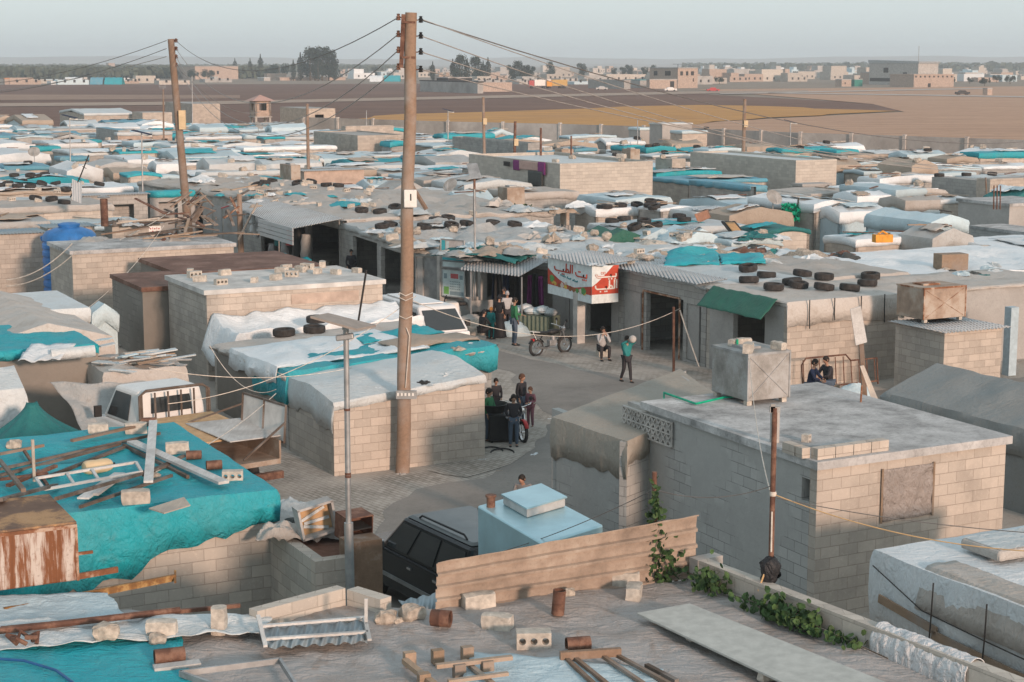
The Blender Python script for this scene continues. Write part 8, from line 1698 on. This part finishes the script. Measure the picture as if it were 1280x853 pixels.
pole(240, 95, 200, 'very thin mast at the field edge beside the left utility pole', .05); pole(458, 138, 190, 'thin mast before the stubble field left of the main pole', .05); pole(797, 150, 160, 'thin mast before the camp wall right of centre', .05); pole(1232, 222, 96, 'leaning thin post beside the reinforcing bars', .06, 'pole_wood', 1238)
for k, x in enumerate((1242, 1246, 1250)): mb = MB(); p = PD(x, 262, 84); mb.tube([p, PD(x + .5, 232, 84)], .035, 5); solo(mb, 'rebar', 'rust_can', 'upright reinforcing bar on the raw concrete house', 'rod', 'reinforcing bars on the raw concrete house')
mb = MB(); mb.tube([PD(88, 247, 86), PD(100, 222, 86), PD(111, 194, 86)], .035, 5); [mb.tube([PD(x, y, 86), PD(x + 5, y + 3, 86)], .02, 4) for x, y in ((97, 223), (103, 208), (106, 199))]; solo(mb, 'tv_aerial', 'dark', 'thin dark leaning aerial on the dusty roof at left', 'aerial')
mb = MB(); c = [PD(90, 250, 85.5), PD(102, 255, 85.5), PD(102, 229, 86), PD(90, 224, 86)]; mb.hexa(c + [p + Vector((0, .06, 0)) for p in c]); solo(mb, 'leaning_sheet', 'corr_white', 'upright white sheet panel beside the leaning aerial', 'panel')
# the near lamp post
Dn = 26.9; r = thing('street_lamp', 'tall grey steel street lamp post with a flat solar panel, left foreground', 'lamp', PD(437, 800, Dn)); b = PD(437, 745, Dn); t = PD(432.5, 412, Dn)
mb = MB(); b2 = Vector((b.x + .02, Dn, 0)); mb.tube([b2, b.lerp(t, .28)], .075, 12); mb.tube([b.lerp(t, .27), t], .045, 12); mb.build('shaft', 'steel', r)
mb = MB(); c = [PD(388, 398, Dn - .3), PD(446, 414, Dn - .55), PD(470, 409, Dn + .3), PD(410, 394, Dn + .5)]; mb.hexa(c + [p + Vector((0, 0, .035)) for p in c]); mb.build('solar_panel', flat('panel_back', (.35, .3, .26)), r)
mb = MB(); mb.bar(PD(420, 423, Dn - .1), PD(442, 420, Dn - .1), .12, .09); mb.build('lamp_head', 'steel', r, bevel=.02); mb = MB(); mb.bar(PD(432, 412, Dn), PD(432, 403, Dn), .1); mb.build('head_bracket', 'steel', r)
mb = MB(); [mb.lathe([(.048, 0), (.052, .02), (.048, .04)], 10, Matrix.Translation(b.lerp(t, k))) for k in (.45, .46, .7)]; mb.build('clamp', 'rust_can', r)
# iron post with a black bag, and post with the climbing plant
Dp = 22.35; r = thing('iron_post', 'rusty thin iron post with a black bag tied on it, by the parapet', 'post', PD(962, 770, Dp)); b, t = PD(962, 775, Dp), PD(968.5, 510, Dp); mb = MB(); mb.tube([b, t], .038, 10); mb.build('shaft', 'rust_can', r)
mb = MB(); mb.bar(PD(962, 512, Dp), PD(975, 512, Dp), .05, .08); mb.bar(PD(966, 505, Dp), PD(966, 516, Dp), .06, .05); mb.build('clamp', 'galv', r); mb = MB(); mb.tube([PD(965, 640, Dp - .05), PD(964, 690, Dp - .05)], .012, 5); mb.lathe([(.045, 0), (.05, .03), (.045, .06)], 10, Matrix.Translation(PD(966, 620, Dp))); mb.build('cable_clip', 'rope', r)
mb = MB(); c = PD(962, 713, Dp - .05)
mb.grid(lambda s, u: c + Vector((.13 * math.cos(2 * PI * s) * math.sin(PI * u) ** .7 * (1 + .5 * nz(s * 5, u * 4) + .25 * nz(s * 12, u * 9)), .11 * math.sin(2 * PI * s) * math.sin(PI * u) ** .7, -.19 * math.cos(PI * u) + .02 * nz(s * 8, u * 6))), 26, 18); solo(mb, 'black_bag', m_tarp('bag_black', (.02, .021, .024), (.04, .04, .04), .4, .45, .9), 'black plastic bag wrapped round the iron post', 'bag')
mb = MB(); mb.bar(PD(958, 757, Dp - .1), PD(995, 747, Dp + .3), .1, .07); solo(mb, 'wood_block', 'wood_pale', 'pale wooden plank end lying on the parapet by the iron post', 'board')
mb = MB(); mb.tube([PD(961, 726, Dp - .1), PD(945, 750, Dp - .1), PD(924, 776, Dp - .1)], .02, 6); solo(mb, 'yellow_cable', flat('cable_y', (.6, .4, .2)), 'yellowish cable slanting from the black bag down to the vines', 'cable'); mb = MB(); mb.tube([PD(955, 718, Dp - .12), PD(948, 738, Dp - .15), PD(950, 748, Dp - .12), PD(938, 760, Dp - .1), PD(915, 770, Dp - .1), PD(900, 766, Dp)], .012, 6); solo(mb, 'loose_cable', flat('cable_y', (.6, .4, .2)), 'thin pale cable looping down from the black bag', 'cable')
Dv = 23.4; r = thing('plant_post', 'rusty ribbed iron post with a climbing plant at the end of the metal fence', 'post', PD(820, 735, Dv)); mb = MB(); mb.tube([PD(819.5, 735, Dv), PD(818, 590, Dv)], .035, 8); mb.build('shaft', 'rust_can', r)
random.seed(6)
def leaves(name, centre_fn, n, s, label, cat, stems=()):
    r = thing(name, label, cat, Vector(centre_fn(.5))); mb = MB()
    for _ in range(n):
        p = Vector(centre_fn(random.random())); a = Vector((rnd(-1, 1), rnd(-1, .3), rnd(-.2, 1))).normalized(); b = a.orthogonal().normalized(); c = a.cross(b); th_ = rnd(0, 6.28); b, c = b * math.cos(th_) + c * math.sin(th_), c * math.cos(th_) - b * math.sin(th_); k = s * rnd(.5, 1.3)
        mb.addf(mb.vs([p - b * k, p - b * k * .5 + c * k * .7, p + b * k * .4 + c * k * .65, p + b * k * 1.1, p + b * k * .4 - c * k * .65, p - b * k * .5 - c * k * .7]))
    mb.build('leaves', 'foliage', r)
    mb = MB(); [mb.tube(st, .008, 5) for st in stems]; mb.build('stem', 'bark', r)
def cf(u): y = 600 + 125 * u ** .7; sp = .03 + .2 * u ** 1.5; return PD(819 + (8 if u > .6 else 0), y, Dv) + Vector((random.gauss(0, sp), rnd(-.15, .05) - .03, rnd(-.06, .06)))
leaves('climbing_plant', cf, 330, .045, 'green climbing plant growing up the ribbed post', 'plant', [[PD(822, 730, Dv), PD(816, 690, Dv), PD(821, 650, Dv), PD(817, 605, Dv)], [PD(832, 728, Dv), PD(840, 700, Dv)]])
def vf(u, s0, s1, h): s_ = s0 + (s1 - s0) * u; p = on_par(s_, .22 + rnd(-.1, .25)); return Vector((p.x, p.y, 2.86 + abs(random.gauss(0, h)))) 
leaves('vine', lambda u: vf(u, 1.1, 3.4, .06), 170, .055, 'leafy green vine along the parapet beside the long grey panel', 'plant', [[on_par(.6, .2), on_par(2.0, .25) + Vector((0, 0, .1)), on_par(3.8, .2)]])
leaves('vine', lambda u: vf(u, 1.7, 2.6, .12), 260, .06, 'dense green vine clump by the iron post on the parapet', 'plant', [[on_par(1.5, .2), on_par(2.4, .2) + Vector((0, 0, .2))]])
leaves('vine', lambda u: vf(u, .25, .8, .16), 140, .05, 'small vine clump at the start of the parapet by the fence', 'plant', [[on_par(.3, .2), on_par(.7, .2) + Vector((0, 0, .2))]])
# ------------------------------------------------------------------ wires
def wire(a, b, sag, rad, mat, label, n=28, cat='wire', grp=None, name='power_line'):
    rad *= .62 if name == 'power_line' else .8; a, b = Vector(a), Vector(b); mb = MB(); mb.tube([a.lerp(b, k / n) - Vector((0, 0, sag * 4 * (k / n) * (1 - k / n))) for k in range(n + 1)], rad, 5); solo(mb, name, mat, label, cat, grp)
for k, (l, m_, sg) in enumerate(zip(LINS, INL, (1.4, 2.2, 2.6, 2.6))): wire(l, m_, sg, .022, 'wire_pale' if k else 'wire', f'{("top", "second", "third", "lowest")[k]} cable between the left and the middle utility pole', grp='cables between the two utility poles')
ends = [PD(1500, 96, 150), PD(1500, 150, 110), PD(1500, 178, 96), PD(1500, 205, 84)]
for k, (m_, e, sg) in enumerate(zip(INR, ends, (4.2, 3.2, 2.2, 1.2))): wire(m_, e, sg, .022 if k else .026, 'wire_pale' if k else 'wire', f'{("top", "second", "third", "lowest")[k]} cable running right from the middle utility pole', grp='cables running right')
wire(INR[0] + Vector((.05, 0, 0)), PD(1500, 190, 120), 2.6, .02, 'wire_pale', 'steep cable running right and down from the top of the middle pole')
wire(LINS[0] + Vector((-.5, 0, 0)), PD(-150, 90, 150), 1.6, .03, 'wire', 'upper cable running left from the left utility pole'); wire(LINS[1] + Vector((-.5, 0, 0)), PD(-150, 104, 150), 1.6, .03, 'wire', 'middle cable running left from the left utility pole'); wire(LINS[2] + Vector((-.5, 0, 0)), PD(-150, 112, 150), 1.0, .03, 'wire_pale', 'lower cable running left from the left utility pole')
wire(LINS[3], PD(326, 140, 120), .9, .025, 'wire_pale', 'cable from the left utility pole down to the lookout tower'); wire(PD(556, 708, 26.5), PD(818, 612, Dv), .12, .008, 'wire', 'thin black wire from the dark car side to the plant post', name='thin_wire'); wire(PD(818, 612, Dv), PD(966, 607, Dp), .14, .008, 'wire', 'thin black wire between the plant post and the iron post', name='thin_wire')
wire(PD(967, 618, Dp), PD(1400, 690, 20), .25, .01, flat('cable_y', (.6, .4, .2)), 'orange wire running right from the iron post over the wrapped shed', name='thin_wire'); wire(PD(967, 622, Dp), PD(1400, 672, 20), .1, .008, 'wire', 'black wire running right from the iron post over the wrapped shed', name='thin_wire')
wire(PD(935, 430, 36), PD(962, 612, Dp), .35, .01, 'rope', 'slack white rope from the galvanised tank to the iron post', name='rope'); wire(PD(498, 368, Dm + 1), PD(850, 386, 57), 1.0, .013, 'rope', 'pale rope strung from the tall pole to the garage doorway', name='rope'); wire(PD(850, 388, 57), PD(878, 470, 56), .05, .03, 'rope', 'rope and stick propping the garage doorway', name='rope')
mb = MB(); mb.tube([P(842, 466), PD(842, 384, 55)], .045, 7); solo(mb, 'prop_post', 'rust_can', 'thin rusty post standing before the garage doorway', 'post')
for k, (a, b, sg, lab) in enumerate((((186, 460, 40), (440, 460, 44), .25, 'white rope tied from the pickup to the plank house'), ((210, 505, 40), (520, 370, 41.5), .5, 'white rope from the pickup bed up to the tall pole'), ((195, 590, 30), (345, 492, 41), .15, 'white rope crossing over the crossed planks'), ((262, 432, 45), (345, 487, 43), .5, 'white rope slung along the plank house wall'), ((8, 350, 66), (90, 305, 64), .3, 'upper rope before the blue tank'), ((8, 358, 66), (95, 315, 64), .3, 'lower rope before the blue tank'), ((40, 425, 50), (205, 282, 70), .6, 'long rope rising before the blue tank'), ((150, 300, 70), (235, 250, 90), .1, 'rope at the foot of the left utility pole'))):
    wire(PD(*a), PD(*b), sg, .012 if a[2] < 60 else .025, 'rope', lab, name='rope')
mb = MB(); mb.tube([PD(298, 300, 84), PD(322, 254, 84)], .06, 5); solo(mb, 'leaning_stick', 'wood_pale', 'pale stick leaning beside the goods shop', 'stick')
mb = MB(); mb.tube([PD(448, 402, 46), PD(458, 338, 46)], .03, 5); solo(mb, 'leaning_rod', 'dark', 'thin dark rod standing on the plank house roof', 'rod')
mb = MB(); mb.tube([PD(512, 228, 64), PD(533, 262, 64)], .09, 6); solo(mb, 'leaning_stick', 'pole_wood', 'thick stick leaning right behind the tall pole', 'stick')
# the air
mb = MB(); mb.box(0, 3690, -6, 9000, 7500 , 74); hz = mb.build('haze', 'dark'); tag(hz, kind='stuff')
hm = bpy.data.materials.new('haze'); hm.use_nodes = True; hm.node_tree.nodes.clear()
hv = hm.node_tree.nodes.new('ShaderNodeVolumePrincipled'); ho = hm.node_tree.nodes.new('ShaderNodeOutputMaterial')
hv.inputs['Color'].default_value = (.72, .84, .92, 1); hv.inputs['Density'].default_value = HAZE
hv.inputs['Anisotropy'].default_value = .0
hm.node_tree.links.new(hv.outputs[0], ho.inputs['Volume']); hz.data.materials.clear(); hz.data.materials.append(hm)
